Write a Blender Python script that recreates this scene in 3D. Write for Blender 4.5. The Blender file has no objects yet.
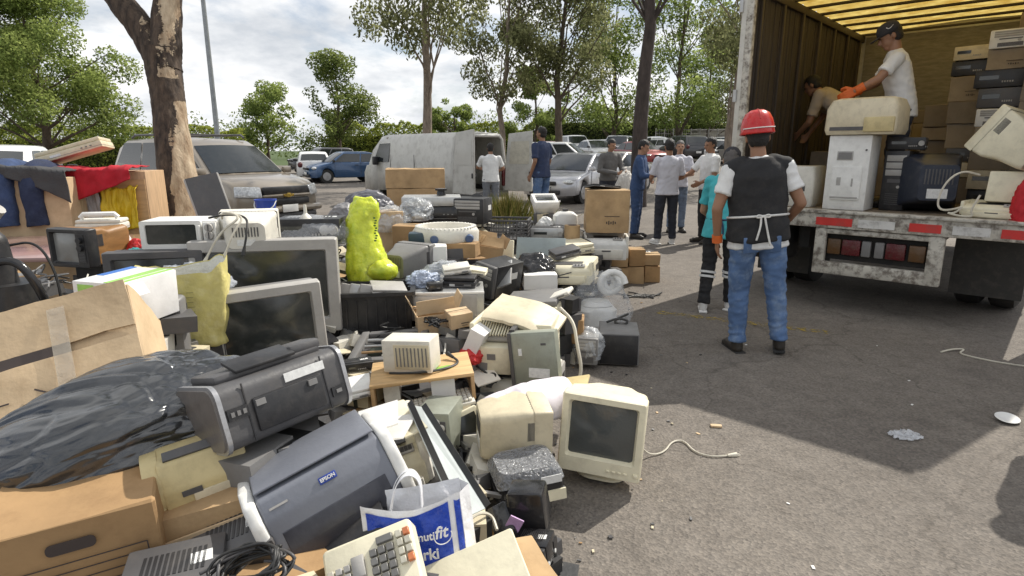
import bpy, bmesh, math, random
from mathutils import Vector, Matrix, Euler, noise
R = math.radians
PI = math.pi
V = Vector
scene = bpy.context.scene
COL = scene.collection
rnd = random.Random(11)

# ------------------------------------------------------------------ camera model (used to find real-world places)
CAM_H = 1.55
FPX = 600.0
PITCH = math.atan(138 / 600.0)
CP, SP = math.cos(PITCH), math.sin(PITCH)

def at(px, py, d):
    u, v = (px - 512) / FPX, (py - 288) / FPX
    return V((u * d, d * (CP - v * SP), CAM_H - d * (SP + v * CP)))

def onz(px, py, z=0.0):
    v = (py - 288) / FPX
    return at(px, py, (CAM_H - z) / (SP + v * CP))

def gz(x, y):
    t = max(0.0, min(1.0, (y - 20) / 30.0))
    s = max(0.0, min(1.0, (x + 3) / 8.0))
    return 0.95 * t * t * (3 - 2 * t) * s * s * (3 - 2 * s)

# ------------------------------------------------------------------ objects
def tag(o, label=None, cat=None, group=None, kind=None):
    if label: o['label'] = label
    if cat: o['category'] = cat
    if group: o['group'] = group
    if kind: o['kind'] = kind
    return o

def thing(name, label, cat, loc=(0, 0, 0), rot=(0, 0, 0), group=None):
    o = bpy.data.objects.new(name, None)
    COL.objects.link(o)
    o.empty_display_size = 0.1
    o.location = loc
    o.rotation_euler = rot if not isinstance(rot, (int, float)) else (0, 0, rot)
    return tag(o, label, cat, group)

def copy_tree(o, parent=None):
    c = o.copy()
    COL.objects.link(c)
    if parent is not None:
        c.parent = parent
    for ch in list(o.children):
        copy_tree(ch, c)
    return c

def link_mesh(name, me, parent=None):
    o = bpy.data.objects.new(name, me)
    COL.objects.link(o)
    if parent is not None:
        o.parent = parent
    return o

# ------------------------------------------------------------------ materials
_mats = {}
def _n(nt, t, **kw):
    n = nt.nodes.new(t)
    for k, v in kw.items():
        setattr(n, k, v)
    return n

def mat(name, col, rough=0.5, metal=0.0, var=0.12, dirt=0.25, scale=6.0, bump=0.05, bscale=60.0, dcol=(0.10, 0.075, 0.05), coat=0.0, spec=0.5, sub=0.0, stretch=(1, 1, 1)):
    key = name
    if key in _mats: return _mats[key]
    m = bpy.data.materials.new(name); m.use_nodes = True
    nt = m.node_tree; L = nt.links.new
    b = nt.nodes['Principled BSDF']
    tc = _n(nt, 'ShaderNodeTexCoord'); oi = _n(nt, 'ShaderNodeObjectInfo')
    mul = _n(nt, 'ShaderNodeMath', operation='MULTIPLY'); mul.inputs[1].default_value = 37.0
    L(oi.outputs['Random'], mul.inputs[0])
    add = _n(nt, 'ShaderNodeVectorMath', operation='ADD')
    mp = _n(nt, 'ShaderNodeVectorMath', operation='MULTIPLY'); mp.inputs[1].default_value = stretch
    L(tc.outputs['Object'], mp.inputs[0]); L(mp.outputs[0], add.inputs[0]); L(mul.outputs[0], add.inputs[1])
    n1 = _n(nt, 'ShaderNodeTexNoise'); n1.inputs['Scale'].default_value = scale; n1.inputs['Detail'].default_value = 5
    L(add.outputs[0], n1.inputs['Vector'])
    r1 = _n(nt, 'ShaderNodeValToRGB')
    c0 = [max(0, c * (1 - var)) for c in col] + [1]; c1 = [min(1, c * (1 + var)) for c in col] + [1]
    r1.color_ramp.elements[0].position = 0.3; r1.color_ramp.elements[1].position = 0.7
    r1.color_ramp.elements[0].color = c0; r1.color_ramp.elements[1].color = c1
    L(n1.outputs['Fac'], r1.inputs['Fac'])
    n2 = _n(nt, 'ShaderNodeTexNoise'); n2.inputs['Scale'].default_value = scale * 2.3; n2.inputs['Detail'].default_value = 8; n2.inputs['Roughness'].default_value = 0.7
    L(add.outputs[0], n2.inputs['Vector'])
    r2 = _n(nt, 'ShaderNodeValToRGB'); r2.color_ramp.elements[0].position = 0.48; r2.color_ramp.elements[1].position = 0.75
    r2.color_ramp.elements[0].color = (0, 0, 0, 1); r2.color_ramp.elements[1].color = (dirt, dirt, dirt, 1)
    L(n2.outputs['Fac'], r2.inputs['Fac'])
    mx = _n(nt, 'ShaderNodeMix', data_type='RGBA'); mx.inputs['B'].default_value = (*dcol, 1)
    L(r2.outputs['Color'], mx.inputs['Factor']); L(r1.outputs['Color'], mx.inputs['A'])
    L(mx.outputs['Result'], b.inputs['Base Color'])
    rr = _n(nt, 'ShaderNodeMapRange'); rr.inputs['To Min'].default_value = max(0.03, rough - 0.1); rr.inputs['To Max'].default_value = min(1, rough + 0.15)
    L(n2.outputs['Fac'], rr.inputs['Value']); L(rr.outputs[0], b.inputs['Roughness'])
    b.inputs['Metallic'].default_value = metal
    b.inputs['Specular IOR Level'].default_value = spec
    if coat: b.inputs['Coat Weight'].default_value = coat; b.inputs['Coat Roughness'].default_value = 0.06
    if bump:
        n3 = _n(nt, 'ShaderNodeTexNoise'); n3.inputs['Scale'].default_value = bscale; n3.inputs['Detail'].default_value = 4
        L(add.outputs[0], n3.inputs['Vector'])
        bp = _n(nt, 'ShaderNodeBump'); bp.inputs['Strength'].default_value = bump; bp.inputs['Distance'].default_value = 0.02
        L(n3.outputs['Fac'], bp.inputs['Height']); L(bp.outputs[0], b.inputs['Normal'])
    _mats[key] = m
    return m

def film(name, col, alpha=0.4, rough=0.15, bump=0.6, bscale=14):
    """thin translucent plastic film"""
    if name in _mats: return _mats[name]
    m = bpy.data.materials.new(name); m.use_nodes = True
    nt = m.node_tree; L = nt.links.new
    b = nt.nodes['Principled BSDF']
    b.inputs['Base Color'].default_value = (*col, 1); b.inputs['Roughness'].default_value = rough
    b.inputs['Specular IOR Level'].default_value = 0.8
    tc = _n(nt, 'ShaderNodeTexCoord'); n3 = _n(nt, 'ShaderNodeTexNoise'); n3.inputs['Scale'].default_value = bscale; n3.inputs['Detail'].default_value = 3
    n3.inputs['Distortion'].default_value = 1.2
    L(tc.outputs['Object'], n3.inputs['Vector'])
    bp = _n(nt, 'ShaderNodeBump'); bp.inputs['Strength'].default_value = bump; bp.inputs['Distance'].default_value = 0.03
    L(n3.outputs['Fac'], bp.inputs['Height']); L(bp.outputs[0], b.inputs['Normal'])
    rr = _n(nt, 'ShaderNodeMapRange'); rr.inputs['To Min'].default_value = alpha * 0.5; rr.inputs['To Max'].default_value = min(1, alpha * 1.5)
    L(n3.outputs['Fac'], rr.inputs['Value']); L(rr.outputs[0], b.inputs['Alpha'])
    _mats[name] = m
    return m

def glass(name, col=(0.02, 0.025, 0.03), rough=0.04):
    return mat(name, col, rough=rough, var=0.05, dirt=0.06, bump=0.0, spec=0.9, dcol=(0.3, 0.28, 0.25))

def leaf_mat(name, col, trans=0.35):
    if name in _mats: return _mats[name]
    m = bpy.data.materials.new(name); m.use_nodes = True
    nt = m.node_tree; L = nt.links.new
    nt.nodes.remove(nt.nodes['Principled BSDF'])
    out = nt.nodes['Material Output']
    ge = _n(nt, 'ShaderNodeNewGeometry')
    r = _n(nt, 'ShaderNodeValToRGB')
    r.color_ramp.elements[0].color = (*[c * 0.55 for c in col], 1); r.color_ramp.elements[1].color = (*[min(1, c * 1.5) for c in col], 1)
    L(ge.outputs['Random Per Island'], r.inputs['Fac'])
    d = _n(nt, 'ShaderNodeBsdfDiffuse'); t = _n(nt, 'ShaderNodeBsdfTranslucent'); mx = _n(nt, 'ShaderNodeMixShader'); mx.inputs[0].default_value = trans
    L(r.outputs[0], d.inputs[0]); L(r.outputs[0], t.inputs[0])
    L(d.outputs[0], mx.inputs[1]); L(t.outputs[0], mx.inputs[2])
    L(mx.outputs[0], out.inputs[0])
    _mats[name] = m
    return m

# ------------------------------------------------------------------ mesh builder
class MB:
    def __init__(s):
        s.bm = bmesh.new()
    def _tail(s, verts, M, mi, faces=None):
        if M is not None:
            bmesh.ops.transform(s.bm, matrix=M, verts=verts)
        fs = set()
        for v in verts:
            for f in v.link_faces: fs.add(f)
        for f in fs: f.material_index = mi
        return verts
    def box(s, c, size, rot=None, bevel=0.0, mi=0, top=None, seg=2, shift=(0, 0)):
        """box centred at c; top=(sx,sy) scales the top face, shift moves it"""
        g = bmesh.ops.create_cube(s.bm, size=1.0)['verts']
        for v in g:
            z = v.co.z
            v.co.x *= size[0]; v.co.y *= size[1]; v.co.z *= size[2]
            if top and z > 0:
                v.co.x = v.co.x * top[0] + shift[0]; v.co.y = v.co.y * top[1] + shift[1]
        if bevel > 0:
            es = list({e for v in g for e in v.link_edges})
            r = bmesh.ops.bevel(s.bm, geom=es, offset=min(bevel, 0.45 * min(size)), segments=seg, profile=0.5, affect='EDGES', clamp_overlap=True)
            g = list({v for f in r['faces'] for v in f.verts} | {v for v in g if v.is_valid})
        M = Matrix.Translation(c)
        if rot: M = M @ Euler(rot).to_matrix().to_4x4()
        return s._tail(g, M, mi)
    def b0(s, x, y, z0, w, d, h, **k):
        return s.box((x, y, z0 + h / 2), (w, d, h), **k)
    def cyl(s, p0, p1, r0, r1=None, seg=16, mi=0, cap=True):
        p0, p1 = V(p0), V(p1); r1 = r0 if r1 is None else r1
        dv = p1 - p0
        g = bmesh.ops.create_cone(s.bm, cap_ends=cap, cap_tris=False, segments=seg, radius1=max(r0, 1e-4), radius2=max(r1, 1e-4), depth=dv.length)['verts']
        M = Matrix.Translation((p0 + p1) / 2) @ dv.to_track_quat('Z', 'Y').to_matrix().to_4x4()
        return s._tail(g, M, mi)
    def sph(s, c, r, sc=(1, 1, 1), seg=14, mi=0, rot=None):
        g = bmesh.ops.create_uvsphere(s.bm, u_segments=seg, v_segments=max(6, seg * 2 // 3), radius=r)['verts']
        M = Matrix.Translation(c)
        if rot: M = M @ Euler(rot).to_matrix().to_4x4()
        M = M @ Matrix.Diagonal((*sc, 1))
        return s._tail(g, M, mi)
    def loft(s, rings, mi=0, cap=True, closed=True):
        vs = [[s.bm.verts.new(p) for p in r] for r in rings]
        n = len(rings[0])
        for a, b in zip(vs, vs[1:]):
            for i in range(n if closed else n - 1):
                j = (i + 1) % n
                try:
                    f = s.bm.faces.new((a[i], a[j], b[j], b[i])); f.material_index = mi
                except ValueError: pass
        if cap and closed:
            for r in (vs[0][::-1], vs[-1]):
                try: f = s.bm.faces.new(r); f.material_index = mi
                except ValueError: pass
        return [v for r in vs for v in r]
    def tube(s, pts, r, seg=6, mi=0, rr=None, smooth=0):
        pts = [V(p) for p in pts]
        for _ in range(smooth):
            q = [pts[0]]
            for a, b in zip(pts, pts[1:]):
                q += [a.lerp(b, .25), a.lerp(b, .75)]
            pts = q + [pts[-1]]
        rings = []
        up = V((0.13, 0.21, 1))
        for i, p in enumerate(pts):
            t = (pts[min(i + 1, len(pts) - 1)] - pts[max(i - 1, 0)])
            if t.length < 1e-7: t = V((0, 0, 1))
            t.normalize()
            a = t.cross(up)
            if a.length < .05: a = t.cross(V((1, 0, 0)))
            a.normalize(); b = t.cross(a)
            up = -b if b.dot(up) < 0 else b
            a = up.cross(t).normalized()
            k = i / max(1, len(pts) - 1)
            q = r if rr is None else r + (rr - r) * k
            rings.append([p + (a * math.cos(2 * PI * j / seg) + up * math.sin(2 * PI * j / seg)) * q for j in range(seg)])
        return s.loft(rings, mi)
    def prism(s, prof, y0, y1, mi=0, bevel=0.0):
        """profile in xz extruded along y"""
        g = s.loft([[V((x, y0, z)) for x, z in prof], [V((x, y1, z)) for x, z in prof]], mi)
        if bevel:
            es = list({e for v in g for e in v.link_edges})
            r = bmesh.ops.bevel(s.bm, geom=es, offset=bevel, segments=2, profile=.5, affect='EDGES', clamp_overlap=True)
            for f in r['faces']: f.material_index = mi
        return g
    def quad(s, pts, mi=0):
        f = s.bm.faces.new([s.bm.verts.new(p) for p in pts]); f.material_index = mi
        return f
    def panel(s, pts, thick=0.003, mi=0):
        """thin plate from a planar outline, thickened along its normal"""
        pts = [V(p) for p in pts]
        n = (pts[1] - pts[0]).cross(pts[2] - pts[0]).normalized() * thick
        return s.loft([[p for p in pts], [p + n for p in pts]], mi)
    def disp(s, amp, freq, seed=0, verts=None, aniso=(1, 1, 1), normal=True):
        s.bm.normal_update()
        off = V((seed * 7.3, seed * 3.1, seed * 1.7))
        for v in (verts or s.bm.verts):
            p = V((v.co.x * aniso[0], v.co.y * aniso[1], v.co.z * aniso[2])) * freq + off
            if normal: v.co += v.normal * amp * noise.noise(p)
            else: v.co += V(noise.noise_vector(p)) * amp
    def mesh(s, name, mats, smooth=40, recalc=True):
        if recalc: bmesh.ops.recalc_face_normals(s.bm, faces=s.bm.faces)
        me = bpy.data.meshes.new(name)
        s.bm.to_mesh(me); s.bm.free()
        for m in (mats if isinstance(mats, (list, tuple)) else [mats]): me.materials.append(m)
        if smooth:
            me.shade_smooth()
            if smooth < 180: me.set_sharp_from_angle(angle=R(smooth))
        return me
    def build(s, name, mats, parent=None, smooth=40, recalc=True):
        return link_mesh(name, s.mesh(name, mats, smooth, recalc), parent)

def remeshed(mb, name, mats, parent=None, voxel=0.012, smooth=4, post=None, factor=.5, decim=None):
    me = mb.mesh(name + '_src', mats, 0)
    o = bpy.data.objects.new(name + '_src', me); COL.objects.link(o)
    m = o.modifiers.new('r', 'REMESH'); m.mode = 'VOXEL'; m.voxel_size = voxel
    if smooth:
        m2 = o.modifiers.new('s', 'SMOOTH'); m2.factor = factor; m2.iterations = smooth
    if decim:
        m3 = o.modifiers.new('d', 'DECIMATE'); m3.ratio = decim
    dg = bpy.context.evaluated_depsgraph_get()
    out = bpy.data.meshes.new_from_object(o.evaluated_get(dg))
    out.name = name
    bpy.data.objects.remove(o); bpy.data.meshes.remove(me)
    if post: post(out)
    out.shade_smooth()
    if len(out.materials) == 0:
        for q in (mats if isinstance(mats, (list, tuple)) else [mats]): out.materials.append(q)
    return link_mesh(name, out, parent)

def text_mesh(name, body, size, m, parent=None, loc=(0, 0, 0), rot=(0, 0, 0), extrude=0.0008, shear=0, bold=0.0):
    cu = bpy.data.curves.new(name + '_txt', 'FONT'); cu.body = body; cu.size = size; cu.extrude = extrude
    cu.align_x = 'CENTER'; cu.align_y = 'CENTER'; cu.shear = shear; cu.offset = bold
    o = bpy.data.objects.new(name + '_txt', cu); COL.objects.link(o)
    dg = bpy.context.evaluated_depsgraph_get()
    me = bpy.data.meshes.new_from_object(o.evaluated_get(dg))
    bpy.data.objects.remove(o); bpy.data.curves.remove(cu)
    me.name = name
    me.materials.clear(); me.materials.append(m)
    q = link_mesh(name, me, parent); q.location = loc; q.rotation_euler = rot
    return q
# ------------------------------------------------------------------ palette
def setup_mats():
    M = {}
    M['beige'] = mat('aged_beige_plastic', (0.66, 0.58, 0.41), .45, dirt=.28, var=.10)
    M['cream'] = mat('cream_plastic', (0.80, 0.74, 0.55), .42, dirt=.22, var=.08)
    M['white'] = mat('white_plastic', (0.80, 0.79, 0.75), .4, dirt=.18, var=.06)
    M['offw'] = mat('off_white_plastic', (0.72, 0.69, 0.61), .45, dirt=.25, var=.08)
    M['yell'] = mat('yellowed_plastic', (0.60, 0.49, 0.25), .45, dirt=.3, var=.12)
    M['grey'] = mat('grey_plastic', (0.20, 0.195, 0.19), .45, dirt=.25, var=.1)
    M['lgrey'] = mat('light_grey_plastic', (0.40, 0.385, 0.36), .42, dirt=.25, var=.1)
    M['silver'] = mat('silver_plastic', (0.50, 0.50, 0.49), .32, metal=.5, dirt=.25, var=.08)
    M['dgrey'] = mat('dark_grey_plastic', (0.085, 0.083, 0.085), .42, dirt=.25, var=.15, dcol=(.2, .17, .14))
    M['black'] = mat('black_plastic', (0.022, 0.022, 0.024), .38, dirt=.22, var=.2, dcol=(.16, .14, .12))
    M['blackg'] = mat('black_gloss_plastic', (0.018, 0.018, 0.02), .15, dirt=.15, var=.2, dcol=(.15, .13, .11))
    M['rubber'] = mat('black_rubber', (0.02, 0.02, 0.02), .7, dirt=.3, dcol=(.10, .09, .08))
    M['screen'] = mat('dark_screen_glass', (0.03, 0.034, 0.033), .10, dirt=.12, var=.15, spec=.8, dcol=(.25, .23, .2), bump=0)
    M['card'] = mat('corrugated_cardboard', (0.47, 0.315, 0.165), .8, dirt=.4, var=.2, scale=4, bump=.08, bscale=45, dcol=(.22, .13, .06))
    M['card2'] = mat('pale_cardboard', (0.58, 0.43, 0.265), .8, dirt=.4, var=.18, scale=4, bump=.08, bscale=45, dcol=(.3, .19, .1))
    M['card3'] = mat('brown_cardboard', (0.38, 0.235, 0.11), .8, dirt=.4, var=.16, scale=4, bump=.08, bscale=45, dcol=(.15, .08, .035))
    M['tape'] = mat('packing_tape', (0.52, 0.40, 0.24), .18, dirt=.1, var=.1, bump=.1)
    M['steel'] = mat('sheet_steel', (0.50, 0.50, 0.49), .38, metal=.8, dirt=.3, var=.12)
    M['greens'] = mat('greenish_grey_sheet_steel', (0.33, 0.35, 0.29), .4, metal=.25, dirt=.3, var=.1)
    M['wood'] = mat('veneer_board', (0.46, 0.29, 0.14), .5, dirt=.3, var=.2, scale=3, stretch=(1, 8, 8), dcol=(.2, .1, .04))
    M['woodd'] = mat('dark_wood_veneer', (0.27, 0.135, 0.045), .45, dirt=.35, var=.25, scale=3, stretch=(8, 1, 8), dcol=(.1, .05, .02))
    M['paper'] = mat('paper', (0.78, 0.77, 0.74), .7, dirt=.08, var=.05, bump=.02)
    M['bluep'] = mat('blue_plastic', (0.02, 0.06, 0.35), .35, dirt=.15, var=.15)
    M['red'] = mat('red_plastic', (0.55, 0.02, 0.02), .35, dirt=.2, var=.15)
    M['ink'] = mat('dark_ink', (0.06, 0.045, 0.04), .7, dirt=.1, bump=0)
    M['cable'] = mat('black_cable', (0.02, 0.02, 0.02), .45, dirt=.2, dcol=(.15, .13, .1))
    M['wcable'] = mat('pale_cable', (0.62, 0.58, 0.48), .5, dirt=.2)
    M['pcb'] = mat('circuit_board', (0.035, 0.045, 0.035), .5, dirt=.4, scale=30, var=.4, dcol=(.2, .17, .1))
    M['lbl'] = mat('white_label_paper', (0.74, 0.74, 0.72), .55, dirt=.3, scale=60, var=.1, bump=0, dcol=(.25, .25, .27))
    M['tyre'] = mat('tyre_rubber', (0.022, 0.022, 0.022), .75, dirt=.35, dcol=(.12, .1, .08))
    M['chrome'] = mat('chrome_trim', (0.6, 0.6, 0.6), .15, metal=1, dirt=.1)
    M['rim'] = mat('alloy_rim', (0.45, 0.45, 0.46), .3, metal=.9, dirt=.25)
    M['carglass'] = glass('car_window_glass', (0.012, 0.016, 0.018))
    M['lamp'] = mat('headlamp_lens', (0.62, 0.63, 0.63), .1, metal=.4, dirt=.1, scale=30, var=.3, bump=.25, bscale=50)
    M['redlamp'] = mat('red_lamp_lens', (0.11, 0.015, 0.018), .25, dirt=.6, bump=.2)
    M['amber'] = mat('amber_lens', (0.12, 0.06, 0.022), .3, dirt=.6, bump=.2)
    M['gold'] = mat('gold_emblem', (0.7, 0.48, 0.12), .25, metal=.9, dirt=.1)
    return M
MT = setup_mats()
# ------------------------------------------------------------------ world, sun, camera
SUN = V((0.73, 0.68, 0)).normalized()
SUN_EL = R(47)
def setup_world():
    w = bpy.data.worlds.new('World'); scene.world = w; w.use_nodes = True
    nt = w.node_tree; L = nt.links.new
    bg = nt.nodes['Background']; out = nt.nodes['World Output']
    sky = _n(nt, 'ShaderNodeTexSky', sky_type='NISHITA'); sky.sun_disc = False
    sky.sun_elevation = SUN_EL; sky.sun_rotation = math.atan2(SUN.x, SUN.y); sky.dust_density = 1.5; sky.ozone_density = 2.0
    L(sky.outputs[0], bg.inputs[0]); bg.inputs[1].default_value = 0.11
    tc = _n(nt, 'ShaderNodeTexCoord'); sep = _n(nt, 'ShaderNodeSeparateXYZ'); L(tc.outputs['Generated'], sep.inputs[0])
    zc = _n(nt, 'ShaderNodeMath', operation='MAXIMUM'); L(sep.outputs['Z'], zc.inputs[0]); zc.inputs[1].default_value = 0.0
    za = _n(nt, 'ShaderNodeMath', operation='ADD'); L(zc.outputs[0], za.inputs[0]); za.inputs[1].default_value = 0.30
    dx = _n(nt, 'ShaderNodeMath', operation='DIVIDE'); dy = _n(nt, 'ShaderNodeMath', operation='DIVIDE')
    L(sep.outputs['X'], dx.inputs[0]); L(za.outputs[0], dx.inputs[1]); L(sep.outputs['Y'], dy.inputs[0]); L(za.outputs[0], dy.inputs[1])
    cb = _n(nt, 'ShaderNodeCombineXYZ'); L(dx.outputs[0], cb.inputs[0]); L(dy.outputs[0], cb.inputs[1])
    n1 = _n(nt, 'ShaderNodeTexNoise'); n1.inputs['Scale'].default_value = 1.1; n1.inputs['Detail'].default_value = 9; n1.inputs['Roughness'].default_value = 0.58
    n1.inputs['Distortion'].default_value = 0.3
    L(cb.outputs[0], n1.inputs['Vector'])
    cov = _n(nt, 'ShaderNodeValToRGB'); cov.color_ramp.elements[0].position = 0.36; cov.color_ramp.elements[1].position = 0.50
    L(n1.outputs['Fac'], cov.inputs['Fac'])
    n2 = _n(nt, 'ShaderNodeTexNoise'); n2.inputs['Scale'].default_value = 2.3; n2.inputs['Detail'].default_value = 7; n2.inputs['Roughness'].default_value = 0.55
    mp = _n(nt, 'ShaderNodeVectorMath', operation='ADD'); mp.inputs[1].default_value = (3.1, 7.7, 0); L(cb.outputs[0], mp.inputs[0]); L(mp.outputs[0], n2.inputs['Vector'])
    cc = _n(nt, 'ShaderNodeValToRGB')
    cc.color_ramp.elements[0].position = 0.36; cc.color_ramp.elements[0].color = (0.52, 0.55, 0.59, 1)
    cc.color_ramp.elements[1].position = 0.58; cc.color_ramp.elements[1].color = (0.90, 0.90, 0.90, 1)
    L(n2.outputs['Fac'], cc.inputs['Fac'])
    b2 = _n(nt, 'ShaderNodeBackground'); L(cc.outputs[0], b2.inputs[0]); b2.inputs[1].default_value = 1.28
    mx = _n(nt, 'ShaderNodeMixShader'); L(cov.outputs[0], mx.inputs[0]); L(bg.outputs[0], mx.inputs[1]); L(b2.outputs[0], mx.inputs[2])
    L(mx.outputs[0], out.inputs[0])
    sl = bpy.data.lights.new('sun', 'SUN'); sl.energy = 5.0; sl.angle = R(0.5); sl.color = (1, 0.95, 0.86)
    so = bpy.data.objects.new('sun', sl); COL.objects.link(so)
    d = V((SUN.x * math.cos(SUN_EL), SUN.y * math.cos(SUN_EL), math.sin(SUN_EL)))
    so.rotation_euler = d.to_track_quat('Z', 'Y').to_euler(); so.location = (0, 0, 40)
    cam = bpy.data.cameras.new('camera'); co = bpy.data.objects.new('camera', cam); COL.objects.link(co)
    cam.sensor_width = 36; cam.lens = 36 * FPX / 1024; cam.clip_end = 2000; cam.clip_start = 0.05
    co.location = (0, 0, CAM_H); co.rotation_euler = (PI / 2 - PITCH, 0, 0)
    scene.camera = co
    scene.view_settings.view_transform = 'Standard'; scene.view_settings.look = 'None'; scene.view_settings.exposure = 0
    scene.cycles.max_bounces = 6; scene.cycles.transparent_max_bounces = 8
    scene.cycles.use_denoising = True
    scene.cycles.caustics_reflective = False; scene.cycles.caustics_refractive = False

def asphalt():
    m = bpy.data.materials.new('asphalt'); m.use_nodes = True
    nt = m.node_tree; L = nt.links.new; b = nt.nodes['Principled BSDF']
    tc = _n(nt, 'ShaderNodeTexCoord')
    def noi(s, d, r=.6):
        n = _n(nt, 'ShaderNodeTexNoise'); n.inputs['Scale'].default_value = s; n.inputs['Detail'].default_value = d; n.inputs['Roughness'].default_value = r
        L(tc.outputs['Object'], n.inputs['Vector']); return n
    big = noi(.55, 6); mid = noi(7, 6, .7); fine = noi(120, 3)
    v = _n(nt, 'ShaderNodeTexVoronoi'); v.inputs['Scale'].default_value = 85; L(tc.outputs['Object'], v.inputs['Vector'])
    r = _n(nt, 'ShaderNodeValToRGB'); r.color_ramp.elements[0].position = .3; r.color_ramp.elements[1].position = .7
    r.color_ramp.elements[0].color = (.140, .125, .111, 1); r.color_ramp.elements[1].color = (.202, .182, .160, 1)
    L(big.outputs['Fac'], r.inputs['Fac'])
    # aggregate stones
    rs = _n(nt, 'ShaderNodeValToRGB'); rs.color_ramp.elements[0].color = (.55, .55, .55, 1); rs.color_ramp.elements[1].color = (1.6, 1.55, 1.48, 1)
    L(v.outputs['Color'], rs.inputs['Fac'])
    mu = _n(nt, 'ShaderNodeMix', data_type='RGBA', blend_type='MULTIPLY'); mu.inputs['Factor'].default_value = .62
    L(r.outputs[0], mu.inputs['A']); L(rs.outputs[0], mu.inputs['B'])
    r3 = _n(nt, 'ShaderNodeValToRGB'); r3.color_ramp.elements[0].position = .33; r3.color_ramp.elements[1].position = .62
    r3.color_ramp.elements[0].color = (.62, .6, .58, 1); r3.color_ramp.elements[1].color = (1.12, 1.12, 1.12, 1)
    L(mid.outputs['Fac'], r3.inputs['Fac'])
    mu2 = _n(nt, 'ShaderNodeMix', data_type='RGBA', blend_type='MULTIPLY'); mu2.inputs['Factor'].default_value = .45
    L(mu.outputs['Result'], mu2.inputs['A']); L(r3.outputs[0], mu2.inputs['B'])
    # dark stains
    st = noi(1.7, 3, .5); rst = _n(nt, 'ShaderNodeValToRGB'); rst.color_ramp.elements[0].position = .60; rst.color_ramp.elements[1].position = .72
    rst.color_ramp.elements[0].color = (1, 1, 1, 1); rst.color_ramp.elements[1].color = (.55, .55, .56, 1); L(st.outputs['Fac'], rst.inputs['Fac'])
    mu3 = _n(nt, 'ShaderNodeMix', data_type='RGBA', blend_type='MULTIPLY'); mu3.inputs['Factor'].default_value = .45
    L(mu2.outputs['Result'], mu3.inputs['A']); L(rst.outputs[0], mu3.inputs['B'])
    # hairline cracks
    dn = noi(2.2, 4); dv = _n(nt, 'ShaderNodeVectorMath', operation='MULTIPLY_ADD'); dv.inputs[1].default_value = (.5, .5, 0); L(dn.outputs['Color'], dv.inputs[0]); L(tc.outputs['Object'], dv.inputs[2])
    cv = _n(nt, 'ShaderNodeTexVoronoi', feature='DISTANCE_TO_EDGE'); cv.inputs['Scale'].default_value = .55; L(dv.outputs[0], cv.inputs['Vector'])
    cr = _n(nt, 'ShaderNodeValToRGB'); cr.color_ramp.elements[0].position = .001; cr.color_ramp.elements[1].position = .006; cr.color_ramp.elements[0].color = (.45, .44, .43, 1); L(cv.outputs['Distance'], cr.inputs['Fac'])
    mu4 = _n(nt, 'ShaderNodeMix', data_type='RGBA', blend_type='MULTIPLY'); L(big.outputs['Fac'], mu4.inputs['Factor']); L(mu3.outputs['Result'], mu4.inputs['A']); L(cr.outputs[0], mu4.inputs['B']); mu3 = mu4
    # far side of the car park turns to grass
    sp = _n(nt, 'ShaderNodeSeparateXYZ'); L(tc.outputs['Object'], sp.inputs[0])
    mr = _n(nt, 'ShaderNodeMapRange'); mr.inputs['From Min'].default_value = 62; mr.inputs['From Max'].default_value = 64; L(sp.outputs['Y'], mr.inputs['Value'])
    gm = _n(nt, 'ShaderNodeMix', data_type='RGBA'); gm.inputs['B'].default_value = (.06, .09, .025, 1)
    L(mr.outputs[0], gm.inputs['Factor']); L(mu3.outputs['Result'], gm.inputs['A'])
    L(gm.outputs['Result'], b.inputs['Base Color'])
    b.inputs['Roughness'].default_value = .85; b.inputs['Specular IOR Level'].default_value = .3
    bp = _n(nt, 'ShaderNodeBump'); bp.inputs['Strength'].default_value = .55; bp.inputs['Distance'].default_value = .006
    ad = _n(nt, 'ShaderNodeMath', operation='ADD'); L(v.outputs['Distance'], ad.inputs[0]); L(fine.outputs['Fac'], ad.inputs[1])
    L(ad.outputs[0], bp.inputs['Height']); L(bp.outputs[0], b.inputs['Normal'])
    return m

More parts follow.
